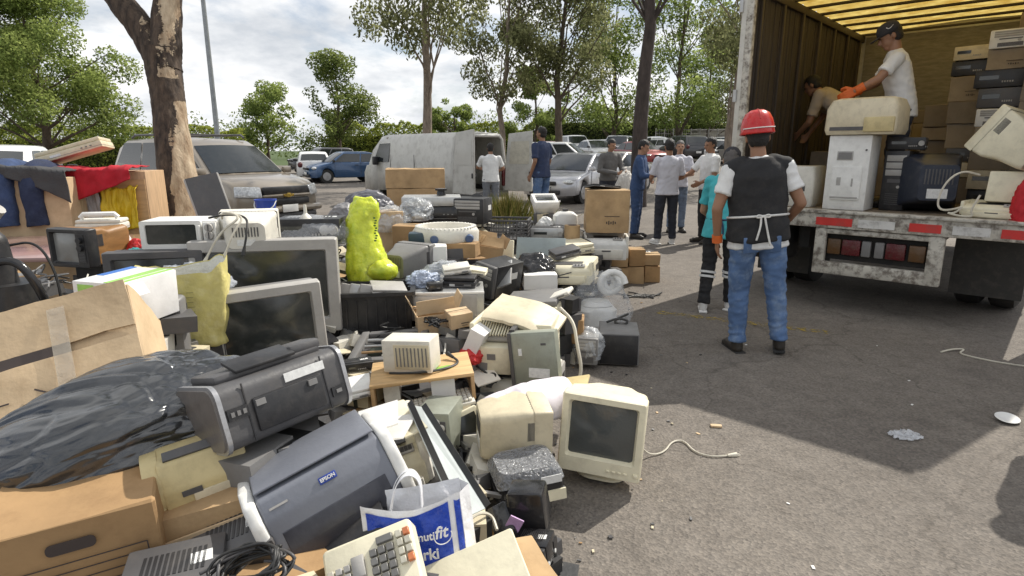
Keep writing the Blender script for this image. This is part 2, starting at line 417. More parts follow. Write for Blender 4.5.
def build_ground():
    xs = [-400, -200, -100, -60, -40] + list(range(-30, 41, 2)) + [50, 70, 110, 200, 400]
    ys = [-30, -15, -5] + list(range(0, 76, 2)) + [90, 120, 200, 400, 900]
    mb = MB()
    g = [[mb.bm.verts.new((x, y, gz(x, y))) for x in xs] for y in ys]
    for a, b in zip(g, g[1:]):
        for i in range(len(xs) - 1): mb.bm.faces.new((a[i], a[i + 1], b[i + 1], b[i]))
    tag(mb.build('ground', asphalt(), smooth=180), kind='structure')
    # faded yellow bay line in the truck's shadow
    m = bpy.data.materials.new('worn_yellow_paint'); m.use_nodes = True
    nt = m.node_tree; b = nt.nodes['Principled BSDF']; b.inputs['Base Color'].default_value = (.42, .30, .05, 1); b.inputs['Roughness'].default_value = .8
    tc = _n(nt, 'ShaderNodeTexCoord'); n = _n(nt, 'ShaderNodeTexNoise'); n.inputs['Scale'].default_value = 22; n.inputs['Detail'].default_value = 6
    nt.links.new(tc.outputs['Object'], n.inputs['Vector'])
    r = _n(nt, 'ShaderNodeValToRGB'); r.color_ramp.elements[0].position = .47; r.color_ramp.elements[1].position = .62
    r.color_ramp.elements[1].color = (.75, .75, .75, 1)
    nt.links.new(n.outputs['Fac'], r.inputs['Fac']); nt.links.new(r.outputs[0], b.inputs['Alpha'])
    mb = MB(); a, c = onz(655, 312), onz(830, 333); dirv = (c - a).normalized(); pn = V((-dirv.y, dirv.x, 0)) * .06
    mb.quad([a - pn + V((0, 0, .004)), c - pn + V((0, 0, .004)), c + pn + V((0, 0, .004)), a + pn + V((0, 0, .004))])
    tag(mb.build('road_marking', m, smooth=0), kind='structure')

# ------------------------------------------------------------------ vegetation
def leaf_mesh(name, pts, size, mats, seed=0, droop=0.0, ratio=.45, var=.5):
    rg = random.Random(seed)
    vs, fs, mi = [], [], []
    for p, k in pts:
        s = size * (1 - var / 2 + var * rg.random())
        a = V((rg.gauss(0, 1), rg.gauss(0, 1), rg.gauss(0, .8) - droop * 2.0))
        if a.length < .01: a = V((1, 0, 0))
        a.normalize()
        b = a.cross(V((rg.gauss(0, 1), rg.gauss(0, 1), rg.gauss(0, 1)))).normalized()
        a *= s; b *= s * ratio
        i = len(vs)
        vs += [p - a * .5, p + b * .5, p + a * .5, p - b * .5]
        fs.append((i, i + 1, i + 2, i + 3)); mi.append(k)
    me = bpy.data.meshes.new(name)
    me.from_pydata([tuple(v) for v in vs], [], fs)
    for m in mats: me.materials.append(m)
    me.polygons.foreach_set('material_index', mi)
    me.update()
    return me

def cloud_pts(centers, n, seed=0, inner=.35):
    """centers: (pos, (rx,ry,rz)); more leaves toward the shell; upper-sunward side takes the lit tone, the rest the shaded tone"""
    rg = random.Random(seed); out = []
    tot = sum(c[1][0] * c[1][1] * c[1][2] for c in centers) ** 1.0
    wts = [max(.02, (c[1][0] * c[1][1] * c[1][2])) for c in centers]
    for c, r in rg.choices(centers, wts, k=n):
        while True:
            q = V((rg.uniform(-1, 1), rg.uniform(-1, 1), rg.uniform(-1, 1)))
            if q.length < 1 and q.length > inner * rg.random(): break
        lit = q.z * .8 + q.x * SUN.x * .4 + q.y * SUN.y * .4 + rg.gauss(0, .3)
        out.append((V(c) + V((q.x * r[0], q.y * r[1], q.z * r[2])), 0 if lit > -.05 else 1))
    return out

LEAF = None
def leafset():
    global LEAF
    LEAF = {  # crown pairs: sunward tone, then a shaded tone of the same leaf
        'bright': [leaf_mat('bright_green_leaves', (.30, .36, .11), .5), leaf_mat('shaded_green_leaves', (.155, .205, .06), .5)],
        'dark': [leaf_mat('dark_leaves', (.20, .24, .075), .5), leaf_mat('shaded_dark_leaves', (.11, .145, .045), .5)],
        'euc': [leaf_mat('grey_green_leaves', (.26, .27, .13), .5), leaf_mat('shaded_grey_green_leaves', (.14, .15, .07), .5)],
        'hedge': [leaf_mat('hedge_leaves', (.36, .40, .09), .45), leaf_mat('hedge_low_leaves', (.17, .21, .05), .45)],
    }
def bark(name, col, col2, scale=9):
    return mat(name, col, .9, var=.35, dirt=.6, dcol=col2, scale=scale, bump=.9, bscale=16, stretch=(1, 1, .35))

def limb(mb, p0, p1, r0, r1, seed, seg=8, wob=.12, mi=0, n=6):
    rg = random.Random(seed); p0, p1 = V(p0), V(p1); ln = (p1 - p0).length
    pts, prev = [], V()
    for i in range(n + 1):
        t = i / n
        o = V((rg.gauss(0, 1), rg.gauss(0, 1), rg.gauss(0, .5))) * wob * ln * .25 * math.sin(PI * min(1, t * 1.2)) if 0 < i else V()
        prev = prev * .6 + o * .4
        pts.append(p0.lerp(p1, t) + prev)
    mb.tube(pts, r0, seg, mi, rr=r1)
    return pts

def tree(name, label, base, h, spread, trunk_r, nleaf, leaf, kind, seed, crown_lo=.35, barkm=None, lean=(0, 0), clumps=38, droop=.2, group=None, flat=.8, clump_r=.17, parts=True, shape=0.55):
    rg = random.Random(seed)
    base = V(base)
    root = thing(name, label, 'tree', base, 0, group)
    mb = MB()
    top = V((lean[0], lean[1], h * .86))
    tp = limb(mb, (0, 0, -.1), top, trunk_r, trunk_r * .18, seed, 10, .10, n=9)
    centers = []
    for i in range(clumps):
        t = crown_lo + (1 - crown_lo) * rg.random()
        rad = spread * (1 - ((t - (crown_lo + (1 - crown_lo) * shape * .7)) / (1 - crown_lo) * 1.15) ** 2)
        rad = max(.25 * spread, rad)
        a = rg.random() * 2 * PI; rr = rad * math.sqrt(rg.random()) 
        c = V((lean[0] * t + rr * math.cos(a), lean[1] * t + rr * math.sin(a), h * t))
        cr = h * clump_r * rg.uniform(.55, 1.15)
        centers.append((c, (cr, cr, cr * flat)))
        if i % 3 == 0:
            k = max(crown_lo * .9, min(.95, t - rg.uniform(.05, .2)))
            s = tp[int(k * 9)]
            limb(mb, s, c, trunk_r * .34 * (1.1 - k), .012 * h / 6, seed * 31 + i, 5, .25, n=5)
    mb.build('trunk', barkm, root)
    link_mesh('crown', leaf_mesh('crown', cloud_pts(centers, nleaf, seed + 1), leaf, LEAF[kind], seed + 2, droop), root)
    return root

def hedge(name, label, p0, p1, h, w, nleaf, leaf, seed, kind='hedge', lump=.25):
    rg = random.Random(seed); p0, p1 = V(p0), V(p1); dv = p1 - p0; L_ = dv.length
    mid = (p0 + p1) / 2
    root = thing(name, label, 'hedge', (mid.x, mid.y, gz(mid.x, mid.y)), 0)
    ang = math.atan2(dv.y, dv.x); root.rotation_euler = (0, 0, ang)
    pts = []
    for _ in range(nleaf):
        x = rg.uniform(-L_ / 2, L_ / 2); y = rg.uniform(-w / 2, w / 2)
        hh = h * (1 + lump * noise.noise(V((x * .45, seed, 0))) + lump * .5 * noise.noise(V((x * 1.7, seed, 3))))
        z = hh * (1 - rg.random() ** 2.2) if rg.random() < .6 else hh * rg.random()
        if rg.random() < .55: y = -w / 2 + rg.gauss(0, .12)
        pts.append((V((x, y, z)), 0 if (noise.noise(V((x * 1.2, z * 1.5, seed))) + rg.gauss(0, .35) + (z / h - .5) * .7) > 0 else 1))  # lower leaves and random patches take the darker tone
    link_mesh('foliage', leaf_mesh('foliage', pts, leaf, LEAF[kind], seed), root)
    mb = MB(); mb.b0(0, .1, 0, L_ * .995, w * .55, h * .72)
    mb.build('dark_core', mat('hedge_core', (.02, .03, .01), .9, bump=.5), root)  # solid dark box filling the inside of the foliage
    return root

def peel_mat():
    m = bpy.data.materials.new('peeling_bark'); m.use_nodes = True; nt = m.node_tree; L = nt.links.new; b = nt.nodes['Principled BSDF']; b.inputs['Roughness'].default_value = .88
    tc = _n(nt, 'ShaderNodeTexCoord'); st = _n(nt, 'ShaderNodeVectorMath', operation='MULTIPLY'); st.inputs[1].default_value = (1, 1, .3); L(tc.outputs['Object'], st.inputs[0])
    def nz(s, d, v=None): n = _n(nt, 'ShaderNodeTexNoise'); n.inputs['Scale'].default_value = s; n.inputs['Detail'].default_value = d; n.inputs['Roughness'].default_value = .65; L(v or st.outputs[0], n.inputs['Vector']); return n
    def ramp(n, p0, c0, p1, c1):
        r = _n(nt, 'ShaderNodeValToRGB'); e = r.color_ramp.elements; e[0].position = p0; e[1].position = p1; e[0].color = (*c0, 1); e[1].color = (*c1, 1); L(n.outputs['Fac'], r.inputs['Fac']); return r
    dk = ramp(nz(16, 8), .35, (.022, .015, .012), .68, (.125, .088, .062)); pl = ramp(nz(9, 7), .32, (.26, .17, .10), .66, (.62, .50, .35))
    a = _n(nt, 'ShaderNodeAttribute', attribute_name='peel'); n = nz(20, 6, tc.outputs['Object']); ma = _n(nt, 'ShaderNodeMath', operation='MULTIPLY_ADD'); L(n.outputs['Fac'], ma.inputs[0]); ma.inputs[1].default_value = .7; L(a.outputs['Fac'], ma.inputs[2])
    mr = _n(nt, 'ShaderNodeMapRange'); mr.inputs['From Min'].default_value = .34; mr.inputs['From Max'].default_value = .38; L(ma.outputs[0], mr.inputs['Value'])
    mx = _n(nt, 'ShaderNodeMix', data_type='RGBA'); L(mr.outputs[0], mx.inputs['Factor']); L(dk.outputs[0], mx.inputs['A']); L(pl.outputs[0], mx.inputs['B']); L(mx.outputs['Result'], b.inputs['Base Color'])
    h = _n(nt, 'ShaderNodeMath', operation='MULTIPLY_ADD'); L(mr.outputs[0], h.inputs[0]); h.inputs[1].default_value = -.5; L(nz(22, 8).outputs['Fac'], h.inputs[2])
    bp = _n(nt, 'ShaderNodeBump'); bp.inputs['Strength'].default_value = .8; bp.inputs['Distance'].default_value = .03; L(h.outputs[0], bp.inputs['Height']); L(bp.outputs[0], b.inputs['Normal'])
    return m

def big_tree():
    """the big peeling trunk beside the minivan"""
    d = 7.0
    def a(px, py): return at(px, py, d)
    base = onz(182, 283); base.z = 0
    root = thing('eucalyptus_tree', 'thick forked trunk of dark bark peeling to pale wood before the beige minivan', 'tree', base)
    bk = bark('dark_peeling_bark', (.085, .058, .042), (.03, .02, .015), 7)
    pale = mat('pale_bare_wood', (.56, .43, .28), .8, var=.22, dirt=.6, dcol=(.2, .13, .08), scale=7, bump=.35, bscale=25, stretch=(1, 1, .3))
    mb = MB()
    prof = [(183, 285, 27), (182, 240, 22), (181, 215, 19.5), (178, 180, 17.5), (173, 140, 16.2), (168, 100, 15.5), (164, 70, 16.5), (162, 48, 18.5)]
    rings = []; seg = 64
    for px, py, hw in prof:
        c = a(px, py) - base; r = hw / 600 * d
        rings.append([c + V((math.cos(t) * r, math.sin(t) * r, 0)) * (1 + .07 * noise.noise(V((math.cos(t) * 1.5, math.sin(t) * 1.5, c.z * 2)))) for t in [2 * PI * j / seg for j in range(seg)]])
    # smooth the ring stack
    fine = []
    for A, B in zip(rings, rings[1:]):
        for k in range(14):
            fine.append([p.lerp(q, k / 14) for p, q in zip(A, B)])
    fine.append(rings[-1])
    mb.loft(fine)
    c0 = a(162, 52) - base
    mb.tube([a(160, 60) - base, a(142, 28) - base, a(118, 0) - base, a(96, -40) - base, a(70, -120) - base], .17, 16, rr=.11, smooth=2)
    mb.tube([a(165, 70) - base, a(166, 30) - base, a(168, 0) - base, a(170, -60) - base, a(175, -160) - base, a(170, -260) - base], .19, 40, rr=.09, smooth=3)
    for k in range(3):
        bmesh.ops.subdivide_edges(mb.bm, edges=[e for e in mb.bm.edges if e.calc_length() > .045], cuts=1, use_grid_fill=True)
    # peel mask: faces whose direction looks right of the camera, with ragged border
    mb.bm.normal_update()
    for v in mb.bm.verts:
        v.co += v.normal * (.014 * noise.noise(V((v.co.x * 14, v.co.y * 14, v.co.z * 3))) + .006 * noise.noise(v.co * 30))
    mb.bm.normal_update()
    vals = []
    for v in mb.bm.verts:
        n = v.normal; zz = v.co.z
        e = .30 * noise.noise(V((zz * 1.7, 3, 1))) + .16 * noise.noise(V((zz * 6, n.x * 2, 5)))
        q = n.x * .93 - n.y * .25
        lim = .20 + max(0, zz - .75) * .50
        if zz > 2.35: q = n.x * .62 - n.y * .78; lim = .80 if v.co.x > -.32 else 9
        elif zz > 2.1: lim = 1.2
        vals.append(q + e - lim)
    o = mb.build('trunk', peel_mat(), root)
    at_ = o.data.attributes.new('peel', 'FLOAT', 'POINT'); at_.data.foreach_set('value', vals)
    cen = []
    rg = random.Random(5)
    for i in range(46):
        q = a(150 + rg.gauss(0, 120), -420 + rg.gauss(0, 90)) - base
        cen.append((V((q.x, q.y + rg.gauss(0, 1.2), q.z)), (.7, .7, .55)))
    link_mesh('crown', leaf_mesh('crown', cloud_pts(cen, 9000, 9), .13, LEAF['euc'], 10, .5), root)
    mb = MB()
    for i, (c, r) in enumerate(cen[::3]):
        limb(mb, (a(170, -240) if i % 2 else a(72, -118)) - base, c, .07, .015, 77 + i, 6, .2)
    mb.build('upper_branches', bk, root)

def build_vegetation():
    leafset()
    dk = bark('dark_bark', (.10, .075, .055), (.035, .028, .02))
    eb = bark('grey_bark', (.23, .185, .145), (.10, .075, .055))
    big_tree()
    def base(px, d): p = at(px, 150, d); return V((p.x, p.y, gz(p.x, p.y)))
    tree('shade_tree', 'broad leafy green tree at the far left behind the white car', base(46, 29), 8.9, 4.2, .24, 54000, .165, 'bright', 3, crown_lo=.30, barkm=dk, clumps=95, droop=.15, clump_r=.115, shape=.5)
    tree('bushy_tree', 'rounded bushy tree right of the tall lamp post', base(268, 56), 7.8, 3.0, .2, 7000, .30, 'bright', 7, crown_lo=.15, barkm=dk, clumps=30, clump_r=.14)
    tree('bushy_tree', 'taller dark bushy tree behind the blue parked car', base(340, 52), 9.2, 2.7, .24, 9500, .28, 'dark', 12, crown_lo=.18, barkm=dk, clumps=40, clump_r=.12)
    tree('gum_tree', 'tall open gum tree whose pale trunk rises behind the white van', base(428, 24), 11.5, 3.2, .23, 9000, .19, 'euc', 21, crown_lo=.46, barkm=eb, lean=(.1, 0), clumps=40, droop=.55, clump_r=.075, shape=.75, group=None)
    tree('gum_tree', 'slim gum tree with small grey green crown above the open van doors', base(502, 34), 12.6, 3.1, .2, 12000, .21, 'euc', 29, crown_lo=.34, barkm=eb, lean=(.5, 0), clumps=55, droop=.5, clump_r=.07, shape=.6)
    tree('gum_tree', 'dense gum tree behind the man in the navy shirt', base(560, 34), 13.2, 3.0, .24, 16000, .21, 'euc', 35, crown_lo=.34, barkm=dk, lean=(.4, 0), clumps=60, droop=.5, clump_r=.08, shape=.6)
    tree('gum_tree', 'thick dark gum trunk standing behind the group of people', base(641, 16.5), 12.5, 3.4, .24, 8000, .20, 'euc', 44, crown_lo=.58, barkm=bark('black_bark', (.055, .042, .036), (.02, .016, .013)), lean=(.1, 0), clumps=34, droop=.5, clump_r=.085, shape=.8)
    tree('gum_tree', 'twin slim trunk gum tree just left of the truck', base(727, 24), 12, 2.6, .19, 9000, .18, 'euc', 52, crown_lo=.36, barkm=eb, lean=(.55, 0), clumps=44, droop=.5, clump_r=.07)
    for i, (px, d, h, sp, k, lb) in enumerate([
        (612, 48, 13, 3.6, 'bright', 'tall light green tree rising left of the thick dark trunk'),
        (676, 46, 14.5, 3.6, 'bright', 'tall light green tree rising right of the thick dark trunk'),
        (706, 58, 11, 4.0, 'dark', 'low dark tree beyond the row of parked cars near the truck'),
        (755, 50, 13, 4.0, 'euc', 'grey green tree half hidden behind the truck box'),
        (535, 60, 8.2, 3.4, 'bright', 'small round tree between the slim gum and the dense gum'),
        (455, 62, 6.6, 2.8, 'bright', 'low round tree behind the roof of the white van')]):
        tree('parkland_tree', lb, base(px, d), h, sp, .22, 9500, .27, k, 60 + i * 7, crown_lo=.2, barkm=dk, clumps=48, droop=.3, clump_r=.095)
    # hedges along the far edge of the car park
    hedge('boundary_hedge', 'clipped bright green hedge behind the tree at the left edge', at(-420, 150, 46), at(245, 150, 50), 3.3, 1.6, 40000, .24, 3)
    hedge('boundary_hedge', 'long green hedge running behind the white van', at(330, 150, 64), at(560, 150, 64), 4.2, 2.0, 20000, .28, 8, lump=.3)
    hedge('boundary_hedge', 'dark green hedge behind the rows of parked cars', at(545, 150, 62), at(790, 150, 62), 4.6, 2.0, 16000, .28, 15, 'dark', lump=.3)
    # far wood line
    rg = random.Random(4); cen = []
    for i in range(90):
        x = -95 + i * 2.4; y = 105 + rg.uniform(-8, 8); hh = rg.uniform(4, 8.5) + (3 if x > 10 else 0)
        for z in (hh * .35, hh * .7): cen.append((V((x, y, z)), (2.2, 1.6, hh * .38)))
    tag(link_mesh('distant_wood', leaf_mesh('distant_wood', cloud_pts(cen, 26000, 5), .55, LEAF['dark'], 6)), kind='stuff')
    # grass tuft on the kerb island behind the scrap heap
    kb = mat('old_concrete', (.36, .34, .30), .9, var=.15, dirt=.4, bump=.4)
    mb = MB(); c = at(508, 192, 12.2); c.z = .09
    mb.box((c.x, c.y, .09), (1.6, 2.6, .18), bevel=.03)
    tag(mb.build('planting_island', kb), kind='structure')
    pts = []; rg = random.Random(8); vs, fs, mi = [], [], []
    for i in range(1500):
        r = abs(rg.gauss(0, .34)); t = rg.random() * 2 * PI
        b = V((c.x + r * math.cos(t) * 1.15, c.y - .7 + r * math.sin(t) * .8, .18)); hh = rg.uniform(.25, .62) * (1.1 - .6 * r)
        tip = b + V((rg.gauss(0, .10) + (b.x - c.x) * .35, rg.gauss(0, .10), hh)); w = V((rg.gauss(0, 1), rg.gauss(0, 1), 0)).normalized() * .006
        m_ = b.lerp(tip, .55) + V((0, 0, .03)); k = len(vs); vs += [b - w, b + w, m_ + w * .8, m_ - w * .8, tip]
        fs += [(k, k + 1, k + 2, k + 3), (k + 3, k + 2, k + 4)]; z = 0 if rg.random() < .6 else 1; mi += [z, z]
    me = bpy.data.meshes.new('grass'); me.from_pydata([tuple(v) for v in vs], [], fs)
    me.materials.append(leaf_mat('dry_grass', (.32, .27, .09))); me.materials.append(leaf_mat('green_grass', (.15, .18, .04))); me.polygons.foreach_set('material_index', mi)
    tag(link_mesh('grass', me), kind='stuff')
# ------------------------------------------------------------------ vehicles (front faces -Y, base at ground centre)
def paint(name, col, metal=.3):
    return mat(name, col, .3, metal=metal, var=.05, dirt=.15, scale=2, bump=0, coat=.7, dcol=(.25, .22, .18))

def offset_outline(o, d):
    n = len(o); out = []
    A = sum(o[i][0] * o[(i + 1) % n][1] - o[(i + 1) % n][0] * o[i][1] for i in range(n))
    s = 1 if A > 0 else -1
    for i in range(n):
        p, q, r = V(o[i - 1] + (0,)), V(o[i] + (0,)), V(o[(i + 1) % n] + (0,))
        e1, e2 = (q - p), (r - q)
        if e1.length < 1e-6 or e2.length < 1e-6: out.append(o[i]); continue
        n1 = V((-e1.y, e1.x, 0)).normalized(); n2 = V((-e2.y, e2.x, 0)).normalized()
        m = (n1 + n2); m = m / max(.5, m.length_squared) * 2 if m.length > .1 else n1
        m *= .5 * 2 / 2
        out.append((q.x + m.x * d * s, q.y + m.y * d * s))
    return out

def arch(cu, r, z0=.2, n=9):
    """points over a wheel opening from front to back"""
    a0 = math.asin(min(1, (z0 - .32) / r)) if abs((z0 - .32) / r) < 1 else -.3
    return [(cu - r * math.cos(t), .32 + r * math.sin(t)) for t in [a0 + (PI - 2 * a0) * i / n for i in range(n + 1)]]

CARS = {
    'sedan': dict(L=4.5, W=1.76, wb=(.86, 3.52), low=[(.06, .26), (0, .42), (.02, .60), (.12, .70), (.5, .80), (1.25, .92)], rear=[(3.85, .99), (4.4, .98), (4.5, .86), (4.5, .45), (4.42, .28)],
                  gh=[(1.12, .90), (1.55, 1.16), (1.98, 1.38), (2.3, 1.45), (2.9, 1.45), (3.3, 1.38), (3.98, .96)], belt=.92),
    'hatch': dict(L=3.8, W=1.66, wb=(.76, 3.12), low=[(.06, .26), (0, .42), (.02, .62), (.12, .76), (.45, .87), (.95, .96)], rear=[(3.7, 1.0), (3.8, .85), (3.8, .45), (3.72, .3)],
                  gh=[(.88, .94), (1.2, 1.18), (1.52, 1.38), (1.8, 1.46), (2.9, 1.46), (3.35, 1.38), (3.72, .98)], belt=.96),
    'suv': dict(L=4.6, W=1.82, wb=(.92, 3.62), low=[(.06, .34), (0, .5), (.02, .8), (.14, .95), (.5, 1.02), (1.15, 1.08)], rear=[(4.5, 1.1), (4.6, .95), (4.6, .5), (4.52, .36)],
                gh=[(1.05, 1.06), (1.4, 1.3), (1.78, 1.6), (2.1, 1.7), (3.9, 1.7), (4.25, 1.6), (4.55, 1.1)], belt=1.08),
    'minivan': dict(L=5.1, W=1.83, wb=(.98, 4.05), low=[(.07, .27), (0, .42), (0, .66), (.06, .86), (.25, .96), (.7, 1.04), (1.2, 1.09)], rear=[(5.0, 1.1), (5.1, .95), (5.1, .45), (5.02, .3)],
                    gh=[(1.05, 1.06), (1.4, 1.32), (1.78, 1.60), (2.1, 1.74), (3.2, 1.79), (4.55, 1.76), (4.85, 1.6), (5.05, 1.1)], belt=1.07),
}

def car(name, label, kind, pm, loc, yaw, group=None, detail=1, trim=None, headless=False):
    k = CARS[kind]; L_, W = k['L'], k['W']; hw = W / 2
    root = thing(name, label, 'car' if kind not in ('minivan',) else 'minivan', loc, yaw, group)
    fa, ra = k['wb']; ar = .37
    lowz = .26
    out = list(k['low']) + list(k['rear']) + [(ra + .45, lowz)] + arch(ra, ar, lowz)[::-1] + [(ra - .5, lowz - .02), (fa + .5, lowz - .02)] + arch(fa, ar, lowz)[::-1] + [(fa - .44, lowz)]
    def warp(u, x, z):
        xf = abs(x) / hw
        if u < L_ * .2: u += .30 * xf ** 2.5 * (1 - u / (.2 * L_))
        if u > L_ * .85: u -= .16 * xf ** 2.5 * (u - .85 * L_) / (.15 * L_)
        return u
    mb = MB()
    sl = [(-1, .10), (-.985, .05), (-.955, .02), (-.9, .004), (-.6, 0), (0, 0), (.6, 0), (.9, .004), (.955, .02), (.985, .05), (1, .10)]
    rings = []
    for xf, ins in sl:
        o = offset_outline(out, ins) if ins else out
        rg_ = []
        for u, z in o:
            x = xf * hw * (1 - .035 * max(0, (z - .75)) / .35 - .03 * max(0, (.5 - z)) / .3)
            rg_.append(V((x, warp(u, x, z) - L_ / 2, z + (.02 * (1 - xf * xf) if z > .75 else 0))))
        rings.append(rg_)
    mb.loft(rings)
    # greenhouse
    zb, zt = k['belt'], max(z for u, z in k['gh'])
    def ghx(z, xf): return xf * (hw - .05) * (1 - .20 * max(0, (z - zb)) / (zt - zb + .001) ** 1.0 * 1)
    gh = [(k['gh'][0][0], zb - .05)] + k['gh'] + [(k['gh'][-1][0], zb - .05)]
    rings = []
    for xf, ins in [(-1, .06), (-.97, .02), (-.88, 0), (-.45, 0), (0, 0), (.45, 0), (.88, 0), (.97, .02), (1, .06)]:
        o = offset_outline(gh, ins) if ins else gh
        rings.append([V((ghx(z, xf), u + (.10 * xf * xf if u < L_ * .45 else -.06 * xf * xf) - L_ / 2, z + .025 * (1 - xf * xf))) for u, z in o])
    mb.loft(rings)
    mb.build('body', pm, root, smooth=38)
    G = MT['carglass']
    # windscreen & rear window
    def strip(nm, pts, e=.006, inset=.9):
        m = MB(); rr = []
        for u, z, du, dz in pts:
            rr.append([V((ghx(z, xf) * inset, u + (.10 * (xf * inset) ** 2 if u < L_ * .45 else -.06 * (xf * inset) ** 2) - L_ / 2 + du * e, z + .025 * (1 - (xf * inset) ** 2) + dz * e)) for xf in (-1, -.6, -.2, .2, .6, 1)])
        m.loft(rr, cap=False, closed=False)
        return m.build(nm, G, root, smooth=180, recalc=False)
    g = k['gh']
    def lerp2(a, b, t): return (a[0] + (b[0] - a[0]) * t, a[1] + (b[1] - a[1]) * t)
    ws = [lerp2(g[0], g[1], .12), g[1], lerp2(g[2], g[3], .1)]
    strip('windscreen', [(u, z, -.9, 1) for u, z in ws], .012)
    rw = [lerp2(g[-3], g[-2], .9) if len(g) > 7 else lerp2(g[-2], g[-1], .12), lerp2(g[-2], g[-1], .45), lerp2(g[-2], g[-1], .85)]
    strip('rear_window', [(u, z, 1, .5) for u, z in rw], .014, .84)
    # side windows
    roof_u0, roof_u1 = g[3][0], g[-3][0] if len(g) > 6 else g[-2][0]
    z0, z1 = zb + .03, zt - .09
    def uf(z):  # windscreen u at height
        for a, b in zip(g, g[1:]):
            if a[1] <= z <= b[1]: return a[0] + (b[0] - a[0]) * (z - a[1]) / (b[1] - a[1] + 1e-6)
        return g[0][0]
    def ur(z):
        for a, b in zip(g[::-1], g[::-1][1:]):
            if a[1] <= z <= b[1]: return a[0] + (b[0] - a[0]) * (z - a[1]) / (b[1] - a[1] + 1e-6)
        return g[-1][0]
    f0, f1 = uf(z0) + .22, uf(z1) + .16; r0, r1 = ur(z0) - .16, ur(z1) - .10
    n = 3 if kind in ('minivan', 'suv') else 2
    bars = [0] + [(i + 1) / n + (.04 if n == 2 else 0) for i in range(n - 1)] + [1]
    for side in (-1, 1):
        for a, b in zip(bars, bars[1:]):
            q = []
            for t, z in ((a, z0), (b, z0), (b, z1), (a, z1)):
                u = (f0 + (r0 - f0) * t) if z == z0 else (f1 + (r1 - f1) * t)
                u += (.035 if t == a and a > 0 else (-.035 if t == b and b < 1 else 0))
                q.append(V((ghx(z, side) + side * .010, u - L_ / 2, z)))
            m = MB(); m.quad(q if side > 0 else q[::-1]); m.build('side_window', G, root, smooth=0, recalc=False)
    # wheels
    for u in (fa, ra):
        for s in (-1, 1):
            x = s * (hw - .11)
            m = MB(); m.cyl((x - .10, u - L_ / 2, .32), (x + .10, u - L_ / 2, .32), .32, seg=24)
            w = m.build('wheel', MT['tyre'], root)
            m = MB(); m.cyl((x + s * .095, u - L_ / 2, .32), (x + s * .108, u - L_ / 2, .32), .20, .185, seg=20)
            m.cyl((x + s * .10, u - L_ / 2, .32), (x + s * .116, u - L_ / 2, .32), .05, seg=12)
            m.build('rim', MT['rim'], w)
    dark = MT['black']
    front = k['low']
    zl = front[3][1] - .06; 
    if detail:
        for s in (-1, 1):
            m = MB(); m.sph((s * hw * .70, .13 + (.12 if kind != 'minivan' else .10) - L_ / 2, zl), .5, sc=(.40, .26, .15 if kind != 'minivan' else .17), seg=16)
            m.build('headlight', MT['lamp'], root)
            m = MB(); m.sph((s * hw * .80, L_ - .10 - L_ / 2, k['belt'] - .12), .5, sc=(.26, .16, .26), seg=14)
            m.build('tail_light', MT['redlamp'], root)
            m = MB(); m.box((s * (hw + .03), uf(zb) + .20 - L_ / 2, zb + .08), (.20, .09, .13), bevel=.03)
            m.build('wing_mirror', pm if detail > 1 else dark, root)
        m = MB(); m.box((0, .02 - L_ / 2, zl - .02), (W * .40, .10, .10), bevel=.02)
        m.build('grille', dark, root)
        m = MB(); m.box((0, .015 - L_ / 2, .36), (W * .55, .08, .12), bevel=.02)
        m.build('air_intake', dark, root)
        m = MB(); m.box((0, -.014 - L_ / 2, .47), (.36, .02, .12), bevel=.005)
        m.build('number_plate', MT['paper'], root)
        m = MB(); m.box((0, L_ + .012 - L_ / 2, .62), (.36, .03, .13), bevel=.005)
        m.build('number_plate', MT['paper'], root)
        for side in (-1, 1):
            m = MB()
            for t in bars[1:]:
                u = f0 + (r0 - f0) * t - .22
                m.box((side * (hw + .002), u - L_ / 2, zb - .12), (.03, .18, .03), bevel=.008)
            m.build('door_handle', pm if detail > 1 else dark, root)
            m = MB()
            for t in bars[:-1] + [1]:
                u = f0 + (r0 - f0) * t
                m.box((side * (hw - .004), u - L_ / 2, (zb + .4) / 2 + .02), (.008, .008, zb - .42))
            m.build('door_seam', dark, root)
    return root

